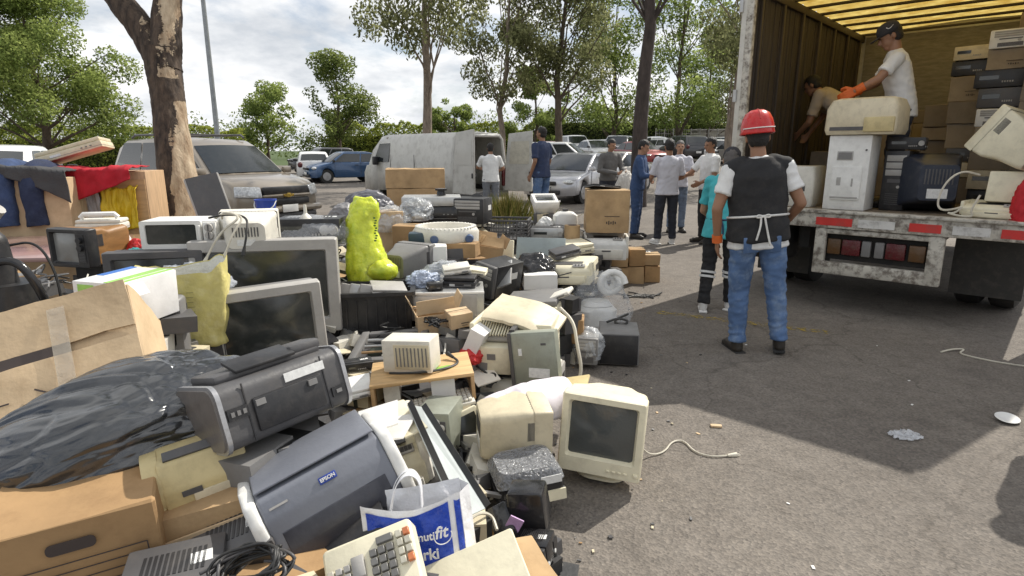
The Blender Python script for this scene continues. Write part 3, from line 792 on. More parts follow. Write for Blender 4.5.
def build_minivan():
    pm = paint('champagne_metallic_paint', (.31, .265, .21), .45)
    yaw = R(56)
    nose = at(284, 160, 11.3); c = V((nose.x - 2.55 * math.sin(yaw), nose.y + 2.55 * math.cos(yaw), 0))
    r = car('minivan', 'champagne beige minivan with roof rails parked behind the peeling tree trunk', 'minivan', pm, c, yaw, detail=2)
    L_ = 5.1; hw = .915
    for ch in list(r.children):
        if ch.name.split('.')[0] in ('grille', 'air_intake', 'headlight', 'number_plate'): bpy.data.objects.remove(ch)
    f = -L_ / 2
    m = MB(); m.box((0, f + .035, .80), (.98, .10, .155), bevel=.03); up = m.build('upper_grille', MT['black'], r)
    m = MB(); m.box((0, f - .022, .715), (1.04, .05, .05), bevel=.02); m.build('grille_bar', pm, r)
    m = MB(); m.prism([(-.10, -.022), (-.035, -.022), (-.035, -.04), (.035, -.04), (.035, -.022), (.10, -.022), (.12, .022), (.035, .022), (.035, .04), (-.035, .04), (-.035, .022), (-.12, .022)], -.012, .012, bevel=.004)
    e = m.build('emblem', MT['gold'], r); e.location = (0, f - .056, .715)
    m = MB(); m.box((0, f + .005, .60), (.98, .08, .13), bevel=.03)
    m.build('lower_grille', MT['black'], r)
    for i in range(3):
        pass
    m = MB()
    m.box((0, f + .0, .46), (1.52, .16, .12), bevel=.05); m.build('bumper', pm, r)
    m = MB(); m.box((0, f + .03, .33), (1.3, .12, .11), bevel=.04); m.build('air_dam', MT['dgrey'], r)
    m = MB(); m.box((0, f - .085, .47), (.34, .012, .14), bevel=.004); m.build('number_plate', MT['paper'], r)
    for s in (-1, 1):
        m = MB()
        m.loft([[V((s * (.50 + .02), f - .008 + .09, .885)), V((s * .88, f + .33, .90)), V((s * .90, f + .30, .70)), V((s * .53, f + .02, .685))],
                [V((s * (.50 + .02), f - .055 + .09, .885)), V((s * .885, f + .28, .90)), V((s * .915, f + .25, .70)), V((s * .53, f - .035, .685))]])
        bmesh.ops.bevel(m.bm, geom=list(m.bm.edges), offset=.025, segments=2, affect='EDGES', profile=.5)
        m.build('headlight', MT['lamp'], r)
        m = MB(); m.sph((s * .62, f + .02, .42), .06, sc=(1, .6, 1)); m.build('fog_light', MT['lamp'], r)
        m = MB(); m.tube([(s * .62, -.35, 1.80), (s * .62, -.25, 1.86), (s * .62, 1.7, 1.86), (s * .62, 1.85, 1.80)], .025, 8); m.build('roof_rail', MT['dgrey'], r)
        m = MB(); m.tube([(s * .2, f + 1.12, 1.115), (s * .1 - .2, f + 1.3, 1.24)], .012, 6); m.build('wiper', MT['black'], r)
    for y in (.1, 1.3):
        m = MB(); m.box((0, y, 1.865), (1.24, .06, .03), bevel=.01); m.build('roof_bar', MT['dgrey'], r)

def build_white_van():
    """van seen from behind, both rear doors open"""
    pm = mat('white_van_paint', (.56, .55, .51), .35, var=.08, dirt=.5, scale=2.5, bump=0, coat=.3, dcol=(.22, .2, .17))
    inner = mat('van_interior_panel', (.30, .28, .24), .7, dirt=.3)
    # rear right corner / heading
    rear = at(480, 150, 15.2); rear.z = gz(rear.x, rear.y)
    L_, W, H = 4.7, 1.69, 1.98
    yaw = R(41)       # local -Y = rear here; +Y heading is away and to the left
    r = thing('white_van', 'white panel van with both rear doors swung open beside the loading man', 'van', rear, yaw)
    # local: rear at y=0, front at y=L
    def sec(y, ws=1, h=H, zf=.42):
        w = W / 2 * ws
        return [V((-w, y, zf)), V((-w * 1.0, y, .95)), V((-w * .985, y, 1.2)), V((-w * .88, y, h - .14)), V((-w * .78, y, h - .03)), V((0, y, h)), V((w * .78, y, h - .03)), V((w * .88, y, h - .14)), V((w * .985, y, 1.2)), V((w, y, .95)), V((w, y, zf))]
    mb = MB()
    rings = [sec(0, .985, H - .02), sec(.12), sec(1.2), sec(2.4), sec(3.4), sec(3.75, 1, H - .05)]
    mb.loft(rings, cap=False, closed=False)
    # nose
    def nose(y, h, ws): w = W / 2 * ws; return [V((-w, y, .36)), V((-w, y, min(.9, h))), V((-w * .97, y, min(1.1, h))), V((-w * .9, y, h - .03)), V((-w * .7, y, h)), V((0, y, h + .02)), V((w * .7, y, h)), V((w * .9, y, h - .03)), V((w * .97, y, min(1.1, h))), V((w, y, min(.9, h))), V((w, y, .36))]
    mb.loft([rings[-1] and sec(3.75, 1, H - .05), nose(4.15, 1.55, .99), nose(4.5, 1.12, .96), nose(4.68, .95, .92), nose(4.72, .5, .88)], cap=False, closed=False)
    ob = mb.build('body', pm, r, smooth=35, recalc=False)
    so = ob.modifiers.new('t', 'SOLIDIFY'); so.thickness = .05; so.offset = 0
    mb = MB(); mb.box((0, 2.35, .46), (W - .1, 4.6, .10)); mb.build('cargo_floor', inner, r)
    mb = MB(); mb.box((0, 3.3, 1.2), (W - .16, .05, 1.4)); mb.build('bulkhead', inner, r)
    mb = MB(); mb.tube([(-W / 2 * .97, .0, .5), (-W / 2 * .955, 0, 1.2), (-W / 2 * .84, 0, H - .16), (-W / 2 * .7, 0, H - .075), (W / 2 * .7, 0, H - .075), (W / 2 * .84, 0, H - .16), (W / 2 * .955, 0, 1.2), (W / 2 * .97, 0, .5)], .045, 8)
    mb.build('door_frame', pm, r)
    mb = MB(); mb.box((0, -.06, .43), (W, .16, .17), bevel=.04); mb.build('rear_bumper', MT['dgrey'], r)
    for s in (-1, 1):
        mb = MB(); mb.box((s * (W / 2 - .06), -.01, .86), (.12, .08, .46), bevel=.02); mb.build('tail_light', MT['redlamp'], r)
        for y in (.95, 3.85):
            mb = MB(); mb.cyl((s * (W / 2 - .2), y, .32), (s * (W / 2 + .01), y, .32), .32, seg=24); w = mb.build('wheel', MT['tyre'], r)
            mb = MB(); mb.cyl((s * (W / 2), y, .32), (s * (W / 2 + .02), y, .32), .19, seg=18); mb.build('rim', MT['rim'], w)
        mb = MB(); mb.box((s * (W / 2 + .10), 3.72, 1.25), (.16, .12, .24), bevel=.03); mb.build('wing_mirror', MT['black'], r)
        q = [V((s * (W / 2 + .034), 3.1, 1.22)), V((s * (W / 2 + .03), 3.95, 1.22)), V((s * (W / 2 * .9 + .03), 3.7, H - .26)), V((s * (W / 2 * .9 + .03), 3.1, H - .24))]
        mb = MB(); mb.panel(q, .01); mb.build('cab_window', MT['carglass'], r)
        mb = MB()
        for y in (1.75, 3.0): mb.box((s * (W / 2 + .024), y, .95), (.008, .012, .95))
        mb.build('door_seam', MT['dgrey'], r)
    # rear doors: lower panel + window, hinge at each rear corner
    for s, ang in ((-1, R(88)), (1, R(112))):
        d = thing('rear_door', None, None, (s * (W / 2 - .03), -.03, 0), 0); d.parent = r
        d.rotation_euler = (0, 0, -s * ang * -1 if s < 0 else ang * -1)
        w = W / 2 - .05
        x1 = -s * w
        mb = MB()
        prof = [V((0, 0, .50)), V((x1, 0, .50)), V((x1, 0, H + .05)), V((-s * .12, 0, H - .02)), V((-s * .04, 0, 1.25))]
        mb.panel(prof, .05)
        bmesh.ops.bevel(mb.bm, geom=list(mb.bm.edges), offset=.012, segments=2, affect='EDGES')
        bpy.data.objects.remove(d)
        dd = mb.build('rear_door', pm, r, smooth=30)
        dd.location = (s * (W / 2 - .03), -.03, 0); dd.rotation_euler = (0, 0, (ang if s > 0 else -ang))
        mb = MB(); yy = .03 if s < 0 else .03
        q = [V((-s * .14, 0, 1.2)), V((x1 + s * .08, 0, 1.2)), V((x1 + s * .08, 0, H - .2)), V((-s * .2, 0, H - .22))]
        mb.loft([[p + V((0, -.058, 0)) for p in q], [p + V((0, .058, 0)) for p in q]])
        g = mb.build('door_window', paint('painted_window_panel', (.55, .54, .50), 0) if s < 0 else mat('pale_door_lining', (.55, .52, .43), .6, dirt=.3), dd, smooth=0)
        mb = MB(); mb.box((x1 + s * .06, 0, .95), (.05, .13, .12), bevel=.01); mb.build('latch', MT['black'], dd)
    return r

def build_cars():
    silver = paint('silver_car_paint', (.50, .50, .52), .5); white = paint('white_car_paint', (.75, .75, .74), 0)
    blue = paint('blue_car_paint', (.035, .09, .20), .2); darkc = paint('charcoal_car_paint', (.06, .06, .065), .3)
    redc = paint('dark_red_car_paint', (.28, .03, .03), .2); tan = paint('pewter_car_paint', (.30, .28, .25), .4)
    def P(px, d): p = at(px, 150, d); return V((p.x, p.y, gz(p.x, p.y)))
    build_minivan(); build_white_van()
    car('parked_car', 'white car at the far left edge, seen over the hanging jeans', 'sedan', white, P(4, 13.6), R(24 + 180)).scale = (1.13, 1.13, 1.13)
    car('parked_car', 'white hatchback seen from behind, right of the beige minivan', 'hatch', white, P(312, 31), R(200))
    car('parked_car', 'small dark blue car with its roof below the bushy tree, left of the white van', 'hatch', blue, P(343, 29.5), R(-55))
    car('parked_car', 'dark car behind the white hatchback', 'suv', darkc, P(322, 41), R(-50))
    car('parked_car', 'silver sedan facing the camera behind the man in the navy shirt', 'sedan', silver, P(577, 19.0), R(-30), detail=2)
    car('parked_car', 'pewter sedan side by side with the silver one, behind the man in grey', 'sedan', tan, P(612, 22.5), R(-38))
    car('parked_car', 'white estate car right of the open van door', 'suv', white, P(563, 30), R(70))
    cols = [white, silver, redc, white, darkc, silver, white, tan, white, redc, silver, white, darkc, white]
    names = {id(white): 'white', id(silver): 'silver', id(redc): 'dark red', id(darkc): 'charcoal', id(tan): 'pewter'}
    kinds = ['sedan', 'suv', 'sedan', 'hatch', 'suv', 'sedan', 'hatch', 'sedan', 'suv', 'sedan', 'hatch', 'suv', 'sedan', 'suv']
    kname = {'sedan': 'saloon', 'suv': 'tall car', 'hatch': 'hatchback'}
    proto = {}
    spots = [(596, 40, 15), (618, 42, -20), (640, 37, 20), (660, 44, 200), (683, 41, 190), (700, 46, 20), (716, 40, -15), (735, 38, 195), (575, 46, 10), (548, 44, 185), (605, 52, 5), (650, 53, 190), (690, 55, 0), (730, 52, 10)]
    place = ['beside the pewter sedan', 'behind the man in grey', 'left of the thick dark trunk', 'just right of the thick dark trunk', 'behind the heads of the group', 'above the shoulder of the man in white on the right', 'between the group and the twin trunks', 'beside the truck door post',
             'over the roof of the white estate', 'left of the white estate roof', 'in the far row left of the thick trunk', 'in the far row right of the thick trunk', 'in the far row behind the group', 'in the far row beside the truck']
    for i, (px, d, yw) in enumerate(spots):
        key = (kinds[i], id(cols[i]))
        lb = f'distant {names[id(cols[i])]} {kname[kinds[i]]} {place[i]}'
        if key not in proto:
            proto[key] = car('parked_car', lb, kinds[i], cols[i], P(px, d), R(yw), group='cars parked in the far rows', detail=1)
        else:
            o = copy_tree(proto[key]); o['label'] = lb; o.location = P(px, d); o.rotation_euler = (0, 0, R(yw))

def build_far_furniture():
    steel = mat('galvanised_pole', (.30, .32, .33), .5, metal=.5)
    p = at(219, 150, 22); 
    r = thing('lamp_post', 'tall thin grey lamp post rising behind the beige minivan', 'lamp post', (p.x, p.y, 0))
    m = MB(); m.cyl((0, 0, 0), (0, 0, 12), .10, .055, seg=14); m.build('post', steel, r)
    m = MB(); m.b0(0, 0, 0, .4, .4, .04); m.build('base_plate', steel, r)
    m = MB(); m.tube([(0, 0, 12), (.1, 0, 12.3), (1.0, 0, 12.5)], .04, 8); m.build('arm', steel, r)
    m = MB(); m.box((1.25, 0, 12.5), (.6, .25, .12), bevel=.04); m.build('lantern', MT['lgrey'], r)
    # far fence and pale gate house by the group
    f = MT['lgrey']
    a, b = at(655, 150, 57), at(760, 150, 57); z = gz(a.x, a.y)
    r = thing('mesh_fence', 'pale mesh fence far behind the parked cars left of the truck', 'fence', (a.x, a.y, z))
    n = 12
    for i in range(n + 1):
        m = MB(); x = (b.x - a.x) * i / n; m.cyl((x, 0, 0), (x, 0, 2.6), .05, seg=8); m.build('fence_post', f, r)
    m = MB()
    for j in range(7): m.tube([(0, 0, .3 + j * .36), (b.x - a.x, 0, .3 + j * .36)], .014, 4)
    for i in range(60): x = (b.x - a.x) * i / 59; m.tube([(x, -.02, .2), (x, -.02, 2.5)], .012, 4)
    m.build('mesh_panel', f, r)
    p = at(708, 150, 60); wl = mat('pale_rendered_wall', (.5, .48, .42), .9)
    r = thing('gate_house', 'small pale gate house behind the far fence', 'hut', (p.x, p.y, gz(p.x, p.y)))
    m = MB(); m.b0(0, 0, 0, 3.0, 2.5, 2.4); m.build('wall', wl, r)
    m = MB(); m.b0(0, 0, 2.4, 3.4, 2.9, .18, bevel=.03); m.build('roof', MT['lgrey'], r)
    m = MB(); m.box((-.6, -1.26, 1.45), (1.0, .04, .9)); m.build('window', MT['carglass'], r)
    m = MB(); m.box((.8, -1.26, 1.0), (.85, .04, 2.0)); m.build('door', MT['grey'], r)
# ------------------------------------------------------------------ builders for discarded equipment
# local frame: origin = bottom centre, front faces -Y
def rrect(w, h, r, n=4, y=0.0, cx=0.0, cz=0.0):
    pts = []
    r = min(r, w * .49, h * .49)
    for sx, sz, a0 in ((1, 1, 0), (-1, 1, PI / 2), (-1, -1, PI), (1, -1, 1.5 * PI)):
        for i in range(n + 1):
            a = a0 + PI / 2 * i / n
            pts.append(V((cx + sx * (w / 2 - r) + r * math.cos(a), y, cz + sz * (h / 2 - r) + r * math.sin(a))))
    return pts

def rrect_z(w, d, r, n=4, z=0.0, cx=0.0, cy=0.0):
    return [V((p.x + cx, p.z + cy, z)) for p in rrect(w, d, r, n)]

def rot_about(*e): return tuple(R(a) for a in e)

def crt(label, loc, rot=0, w=.40, h=.38, d=.40, m='cream', bm=None, base=True, name='crt_monitor', cat='monitor', bez=.045, chin=.02, group=None, controls=True, screenm='screen', taper=.6, panel_side=0.0):
    r = thing(name, label, cat, loc, rot, group)
    hb = .055 if base else 0
    M_, B_ = MT[m], MT[bm or m]
    cz = hb + h / 2; y0 = -d / 2
    iw, ih = w - 2 * bez - panel_side, h - 2 * bez - chin
    icx = -panel_side / 2; icz = cz + chin / 2
    mb = MB()
    mb.loft([rrect(w * .985, h * .985, .012, y=y0 + .085, cz=cz), rrect(w, h, .012, y=y0 + .075, cz=cz), rrect(w, h, .012, y=y0 + .010, cz=cz), rrect(w - .012, h - .012, .010, y=y0, cz=cz),
             rrect(iw + .012, ih + .012, .012, y=y0, cx=icx, cz=icz), rrect(iw, ih, .012, y=y0 + .012, cx=icx, cz=icz), rrect(iw - .012, ih - .012, .018, y=y0 + .03, cx=icx, cz=icz)], cap=False)
    if controls and not panel_side:
        for i in range(4): mb.box((w * .12 + i * .026, y0, cz - h / 2 + (bez + chin) * .45), (.016, .012, .010), bevel=.003)
        mb.box((w * .12 + .125, y0, cz - h / 2 + (bez + chin) * .45), (.022, .014, .018), bevel=.004)
    if panel_side:
        px = w / 2 - bez * .6 - panel_side / 2
        mb.box((px, y0, cz), (panel_side * .9, .006, ih * .95), mi=1)
        for i in range(2): mb.cyl((px, y0 - .022, cz + ih * (.28 - .25 * i)), (px, y0, cz + ih * (.28 - .25 * i)), panel_side * .3, seg=18, mi=1)
        for i in range(7): mb.box((px, y0 - .003, cz - ih * .12 - i * ih * .05), (panel_side * .7, .004, ih * .016), mi=2)
    mb.build('bezel', [M_, MT['black'], MT['dgrey']], r)
    g = MB(); n = 10; rows = []
    for j in range(n + 1):
        row = []
        for i in range(n + 1):
            x = (i / n - .5); z = (j / n - .5)
            row.append(g.bm.verts.new((icx + x * iw * .985, y0 + .024 - .016 * (1 - (2 * x) ** 2) * (1 - (2 * z) ** 2), icz + z * ih * .985)))
        rows.append(row)
    for a, b in zip(rows, rows[1:]):
        for i in range(n): g.bm.faces.new((a[i], a[i + 1], b[i + 1], b[i]))
    g.build('screen', MT[screenm], r, smooth=180)
    mb = MB()
    mb.loft([rrect(w * .965, h * .965, .02, y=y0 + .083, cz=cz), rrect(w * .955, h * .95, .025, y=y0 + d * .38, cz=cz + .003), rrect(w * .80, h * .80, .04, y=y0 + d * .58, cz=cz + h * .03),
             rrect(w * taper, h * (taper + .04), .04, y=y0 + d * .93, cz=cz + h * .02), rrect(w * (taper - .06), h * (taper - .03), .04, y=y0 + d, cz=cz + h * .02)])
    for i in range(11): mb.box((0 - w * .3 + w * .06 * i, y0 + d * .29, cz + h * .478), (w * .012, d * .16, .003), mi=1)
    for s in (-1, 1):
        for i in range(8): mb.box((s * w * .479, y0 + d * .23 + i * d * .018, cz + h * .18), (.006, d * .008, h * .3), mi=1)
    for i in range(9): mb.box((0 - w * .2 + w * .05 * i, y0 + d * 1.0, cz + h * .12), (w * .02, .006, h * .25), mi=1)
    mb.box((0, y0 + d * 1.0, cz - h * .16), (w * .3, .006, h * .16), mi=2)
    mb.build('housing', [B_, MT['dgrey'], MT['lbl']], r)
    if base:
        mb = MB(); mb.loft([rrect_z(w * .62, d * .5, .08, z=0, cy=-.03), rrect_z(w * .62, d * .5, .08, z=.012, cy=-.03), rrect_z(w * .5, d * .4, .07, z=.028, cy=-.03)])
        mb.cyl((0, -.02, .025), (0, -.02, hb + .02), .09, .12, seg=24)
        mb.build('stand', M_, r)
    return r

def carton(label, loc, rot=0, w=.4, d=.3, h=.3, m='card', opened=False, flaps=(110, 100, 95, 120), tape=True, group=None, wob=.008, name='carton', seed=1, handle=False, lines=0, cat='box', marks=False, crease=True):
    r = thing(name, label, cat, loc, rot, group)
    M_ = MT[m]
    t = .006
    if not opened:
        mb = MB(); mb.b0(0, 0, 0, w, d, h, bevel=.004, seg=1)
        bmesh.ops.subdivide_edges(mb.bm, edges=[e for e in mb.bm.edges if e.calc_length() > min(w, d, h) * .4], cuts=5, use_grid_fill=True)
        mb.disp(wob * 1.6, 5.0, seed)
        mb.build('body', M_, r, smooth=30)
        if crease:
            mb = MB(); mb.box((0, 0, h + .0035), (w * .995, .004, .002)); mb.build('flap_seam', MT['ink'], r)
    else:
        mb = MB()
        mb.box((0, 0, t / 2), (w, d, t)); 
        mb.box((0, -d / 2 + t / 2, h / 2), (w, t, h - .001)); mb.box((0, d / 2 - t / 2, h / 2), (w, t, h - .001))
        mb.box((-w / 2 + t / 2, 0, h / 2), (t, d - 2 * t - .001, h - .002)); mb.box((w / 2 - t / 2, 0, h / 2), (t, d - 2 * t - .001, h - .002))
        bmesh.ops.subdivide_edges(mb.bm, edges=[e for e in mb.bm.edges if e.calc_length() > min(w, d, h) * .4], cuts=4, use_grid_fill=True)
        mb.disp(wob * 1.2, 4.0, seed, normal=False)
        mb.build('body', M_, r, smooth=30)
        fd = d * .48; fw = w * .48
        for k, (x, y, ln, wd, az) in enumerate(((0, -d / 2, w * .98, fd, 0), (0, d / 2, w * .98, fd, PI), (-w / 2, 0, d * .98, min(fw, fd), -PI / 2), (w / 2, 0, d * .98, min(fw, fd), PI / 2))):
            a = flaps[k]
            if a is None: continue
            mb = MB(); mb.box((0, wd / 2, 0), (ln, wd, t * .8))
            bmesh.ops.subdivide_edges(mb.bm, edges=[e for e in mb.bm.edges if e.calc_length() > .08], cuts=4, use_grid_fill=True)
            mb.disp(wob * 2, 6.0, seed + k, normal=False)
            f = mb.build('flap', M_, r, smooth=30); f.location = (x, y, h + .003)
            f.rotation_euler = Euler((0, 0, az)).to_matrix().to_4x4().to_euler()
            f.rotation_euler = (Matrix.Rotation(az, 4, 'Z') @ Matrix.Rotation(R(a), 4, 'X')).to_euler()
    if tape:
        mb = MB()
        if not opened: mb.box((0, 0, h + .005), (w + .004, .05, .0015))
        mb.box((-w / 2 - .003, 0, h * .86), (.0015, .05, h * .3)); mb.box((w / 2 + .003, 0, h * .86), (.0015, .05, h * .3))
        mb.build('tape', MT['tape'], r)
    if handle:
        mb = MB(); mb.loft([rrect(w * .28, h * .10, .012, y=-d / 2 - .004, cz=h * .80), rrect(w * .28, h * .10, .012, y=-d / 2 - .0075, cz=h * .80)]); mb.build('hand_hole', MT['ink'], r)
    if lines:
        mb = MB(); W_, z0, z1 = w * .84, h * .16, h * .66
        for i in range(lines): mb.box((0, -d / 2 - .0075, z0 + (z1 - z0) * i / (lines - 1)), (W_, .001, .003))
        for s in (-1, 1): mb.box((s * W_ / 2, -d / 2 - .0075, (z0 + z1) / 2), (.003, .001, z1 - z0))
        mb.build('printed_lines', MT['ink'], r)
    if marks:
        mb = MB()
        for i in range(5): mb.box((w * (.18 + .05 * i) - w * .2, -d / 2 - .0075, h * .25), (w * .025, .001, h * (.05 + .04 * (i % 2))))
        mb.box((w * .1, -d / 2 - .0075, h * .4), (w * .35, .001, .006))
        mb.build('printed_marks', MT['ink'], r)
    return r

def laser_printer(label, loc, rot=0, w=.42, d=.40, h=.26, m='cream', m2=None, name='laser_printer', cat='printer', tray=True, label_plate=False, group=None, openback=False):
    r = thing(name, label, cat, loc, rot, group); M_ = MT[m]; N_ = MT[m2 or m]
    mb = MB(); y0 = -d / 2
    mb.prism([(-d / 2, 0), (d / 2, 0), (d / 2, h * .96), (d * .30, h), (d * .22, h), (-d * .05, h * .80), (-d * .30, h * .78), (-d * .34, h * .84), (-d / 2 + .02, h * .72), (-d / 2, h * .6)], -w / 2, w / 2)
    bmesh.ops.rotate(mb.bm, verts=mb.bm.verts, cent=(0, 0, 0), matrix=Matrix.Rotation(PI / 2, 3, 'Z'))
    for v in mb.bm.verts: v.co.x, v.co.y = v.co.x, v.co.y
    bmesh.ops.bevel(mb.bm, geom=list(mb.bm.edges), offset=.012, segments=2, affect='EDGES', profile=.5, clamp_overlap=True)
    mb.build('body', M_, r)
    for s in (-1, 1):
        mb = MB(); mb.b0(s * (w / 2 + .004), .0, .02, .03, d * .97, h * .86, bevel=.012); mb.build('side_panel', N_, r)
    if tray:
        mb = MB(); mb.box((0, y0 - .004, h * .24), (w * .82, .022, h * .34), bevel=.006)
        mb.box((0, y0 - .012, h * .36), (w * .22, .012, h * .06), mi=1, bevel=.003); mb.build('paper_tray', [N_, MT['dgrey']], r)
    mb = MB(); mb.box((0, -d * .10, h * .83), (w * .62, d * .30, .006), rot=(R(4), 0, 0)); mb.build('output_slot', MT['dgrey'], r)
    mb = MB(); mb.box((w * .28, -d * .40, h * .82), (w * .24, d * .1, .012), rot=(R(30), 0, 0), bevel=.004)
    for i in range(3): mb.box((w * (.22 + .06 * i), -d * .405, h * .835), (.012, .016, .012), rot=(R(30), 0, 0), mi=1)
    mb.build('control_panel', [MT['lgrey'], MT['dgrey']], r)
    mb = MB()
    for i in range(9): mb.box((w / 2 + .0195, d * .05 + i * .018, h * .55), (.004, .008, h * .3))
    mb.build('vent', MT['dgrey'], r)
    if label_plate:
        mb = MB(); mb.box((w * .1, d / 2 + .002, h * .4), (w * .3, .002, h * .22)); mb.build('label', MT['lbl'], r)
    return r

def pc_tower(label, loc, rot=0, w=.18, d=.42, h=.40, m='beige', front='cream', name='computer_case', cat='computer', group=None, ports=False):
    r = thing(name, label, cat, loc, rot, group)
    mb = MB(); mb.b0(0, .01, 0, w, d - .04, h, bevel=.004); mb.box((w / 2, .05, h * .6), (.003, d * .3, h * .2), mi=1); mb.box((-w / 2, -.03, h * .35), (.003, d * .22, h * .14), mi=1); mb.box((0, d * .3, h * .5), (w * 1.006, .004, h * .98), mi=2); mb.build('body', [MT[m], MT['lbl'], MT['dgrey']], r)
    y0 = -d / 2
    mb = MB(); mb.b0(0, y0 + .005, .0, w * 1.01, .05, h * 1.01, bevel=.012)
    for i in range(3): mb.box((0, y0 - .021, h * (.88 - i * .12)), (w * .8, .004, h * .10), bevel=.002, mi=1)
    mb.box((0, y0 - .021, h * .50), (w * .55, .004, h * .06), mi=2)
    mb.cyl((w * .2, y0 - .026, h * .4), (w * .2, y0 - .015, h * .4), .014, seg=16, mi=1)
    for i in range(6): mb.box((0, y0 - .020, h * (.28 - i * .035)), (w * .6, .004, .005), mi=2)
    mb.build('front_panel', [MT[front], MT['lgrey'], MT['dgrey']], r)
    mb = MB(); y1 = d / 2 - .01
    mb.box((0, y1 + .002, h * .5), (w * .9, .006, h * .92))
    mb.cyl((0, y1 + .004, h * .74), (0, y1 + .008, h * .74), w * .3, seg=20, mi=1)
    for i in range(6): mb.box((-w * .05, y1 + .006, h * (.12 + .06 * i)), (w * .6, .004, .012), mi=1)
    mb.build('back_panel', [MT['steel'], MT['dgrey']], r)
    return r

def slab(label, loc, rot=0, w=.4, d=.3, h=.08, m='cream', name='scanner', cat='scanner', lid=True, glass_=False, lidm=None, group=None):
    r = thing(name, label, cat, loc, rot, group)
    mb = MB(); mb.b0(0, 0, 0, w, d, h * .62, bevel=.01); 
    for i in range(3): mb.box((w * (.2 + .07 * i), -d / 2 - .002, h * .35), (.018, .01, .01), mi=1)
    mb.box((-w * .2, -d / 2 - .001, h * .32), (w * .16, .004, h * .2), mi=2); mb.box((0, 0, h * .2), (w * 1.003, d * 1.003, .004), mi=1)
    mb.build('body', [MT[m], MT['grey'], MT['lbl']], r)
    if lid:
        mb = MB(); mb.b0(0, .005, h * .64, w * .98, d * .96, h * .34, bevel=.01); mb.build('lid', MT[lidm or m], r)
    if glass_:
        mb = MB(); mb.b0(0, 0, h * .62, w * .8, d * .7, .004); mb.build('glass_plate', MT['screen'], r)
    return r

def hifi(label, loc, rot=0, w=.43, d=.30, h=.10, m='black', face='black', name='video_recorder', cat='player', knobs=1, group=None):
    r = thing(name, label, cat, loc, rot, group)
    mb = MB(); mb.b0(0, .01, .01, w, d - .02, h - .01, bevel=.004)
    for i in range(12): mb.box((-w * .3 + i * w * .055, .02, h), (w * .03, d * .4, .003), mi=1)
    mb.box((w * .28, d * .1, h + .0005), (w * .22, d * .2, .002), rot=(0, 0, .1), mi=2); mb.box((w / 2, .05, h * .5), (.004, d * .3, h * .4), mi=1)
    for s in (-1, 1):
        for y in (-.3, .3): mb.cyl((s * w / 2, y * d, h * .3), (s * (w / 2 + .004), y * d, h * .3), .007, seg=8, mi=2)
    mb.build('body', [MT[m], MT['black'], MT['lbl']], r)
    mb = MB(); mb.b0(0, -d / 2 + .002, .008, w * 1.005, .02, h - .006, bevel=.004)
    mb.box((-w * .2, -d / 2 - .009, h * .6), (w * .4, .004, h * .22), mi=1)
    for i in range(5): mb.box((w * (.08 + .05 * i), -d / 2 - .009, h * .35), (w * .03, .008, h * .1), mi=2, bevel=.001)
    mb.build('front_panel', [MT[face], MT['screen'], MT['lgrey']], r)
    for k in range(knobs):
        mb = MB(); mb.cyl((w * (.40 - .13 * k), -d / 2 - .03, h * .55), (w * (.40 - .13 * k), -d / 2 - .005, h * .55), h * .2, h * .22, seg=20); mb.build('knob', MT['lgrey'], r)
    mb = MB()
    for sx in (-1, 1):
        for sy in (-1, 1): mb.cyl((sx * w * .42, sy * d * .38, 0), (sx * w * .42, sy * d * .38, .012), .014, seg=12)
    return r if not mb.build('foot_pads', MT['rubber'], r) else r

def microwave(label, loc, rot=0, w=.50, d=.34, h=.28):
    r = thing('microwave_oven', label, 'oven', loc, rot)
    mb = MB(); mb.b0(0, .01, .015, w, d - .02, h - .015, bevel=.01)
    for i in range(8): mb.box((w / 2, .02 + i * .014, h * .7), (.004, .007, h * .2), mi=1)
    mb.build('body', [MT['white'], MT['dgrey']], r)
    y = -d / 2
    mb = MB(); mb.loft([rrect(w * .80, h * .92, .012, y=y + .02, cx=-w * .095, cz=h / 2 + .008), rrect(w * .80, h * .92, .012, y=y - .006, cx=-w * .095, cz=h / 2 + .008), rrect(w * .66, h * .66, .012, y=y - .006, cx=-w * .10, cz=h / 2 + .01), rrect(w * .65, h * .64, .012, y=y + .006, cx=-w * .10, cz=h / 2 + .01)], cap=False)
    door = mb.build('door', MT['white'], r)
    mb = MB(); mb.box((-w * .10, y + .006, h / 2 + .01), (w * .66, .004, h * .66)); mb.build('window', MT['screen'], door)
    mb = MB(); mb.box((w * .285, y - .016, h / 2 + .01), (.016, .02, h * .6), bevel=.006); mb.build('handle', MT['white'], door)
    mb = MB(); mb.b0(w * .41, y + .0, .02, w * .17, .02, h - .03, bevel=.003); mb.build('control_panel', MT['white'], r)
    for k in range(3):
        mb = MB(); z = h * (.78 - .26 * k); mb.cyl((w * .41, y - .03, z), (w * .41, y - .008, z), .024, .028, seg=20); mb.box((w * .41, y - .032, z), (.006, .008, .04), mi=1)
        mb.build('knob', [MT['lgrey'], MT['dgrey']], r)
    return r

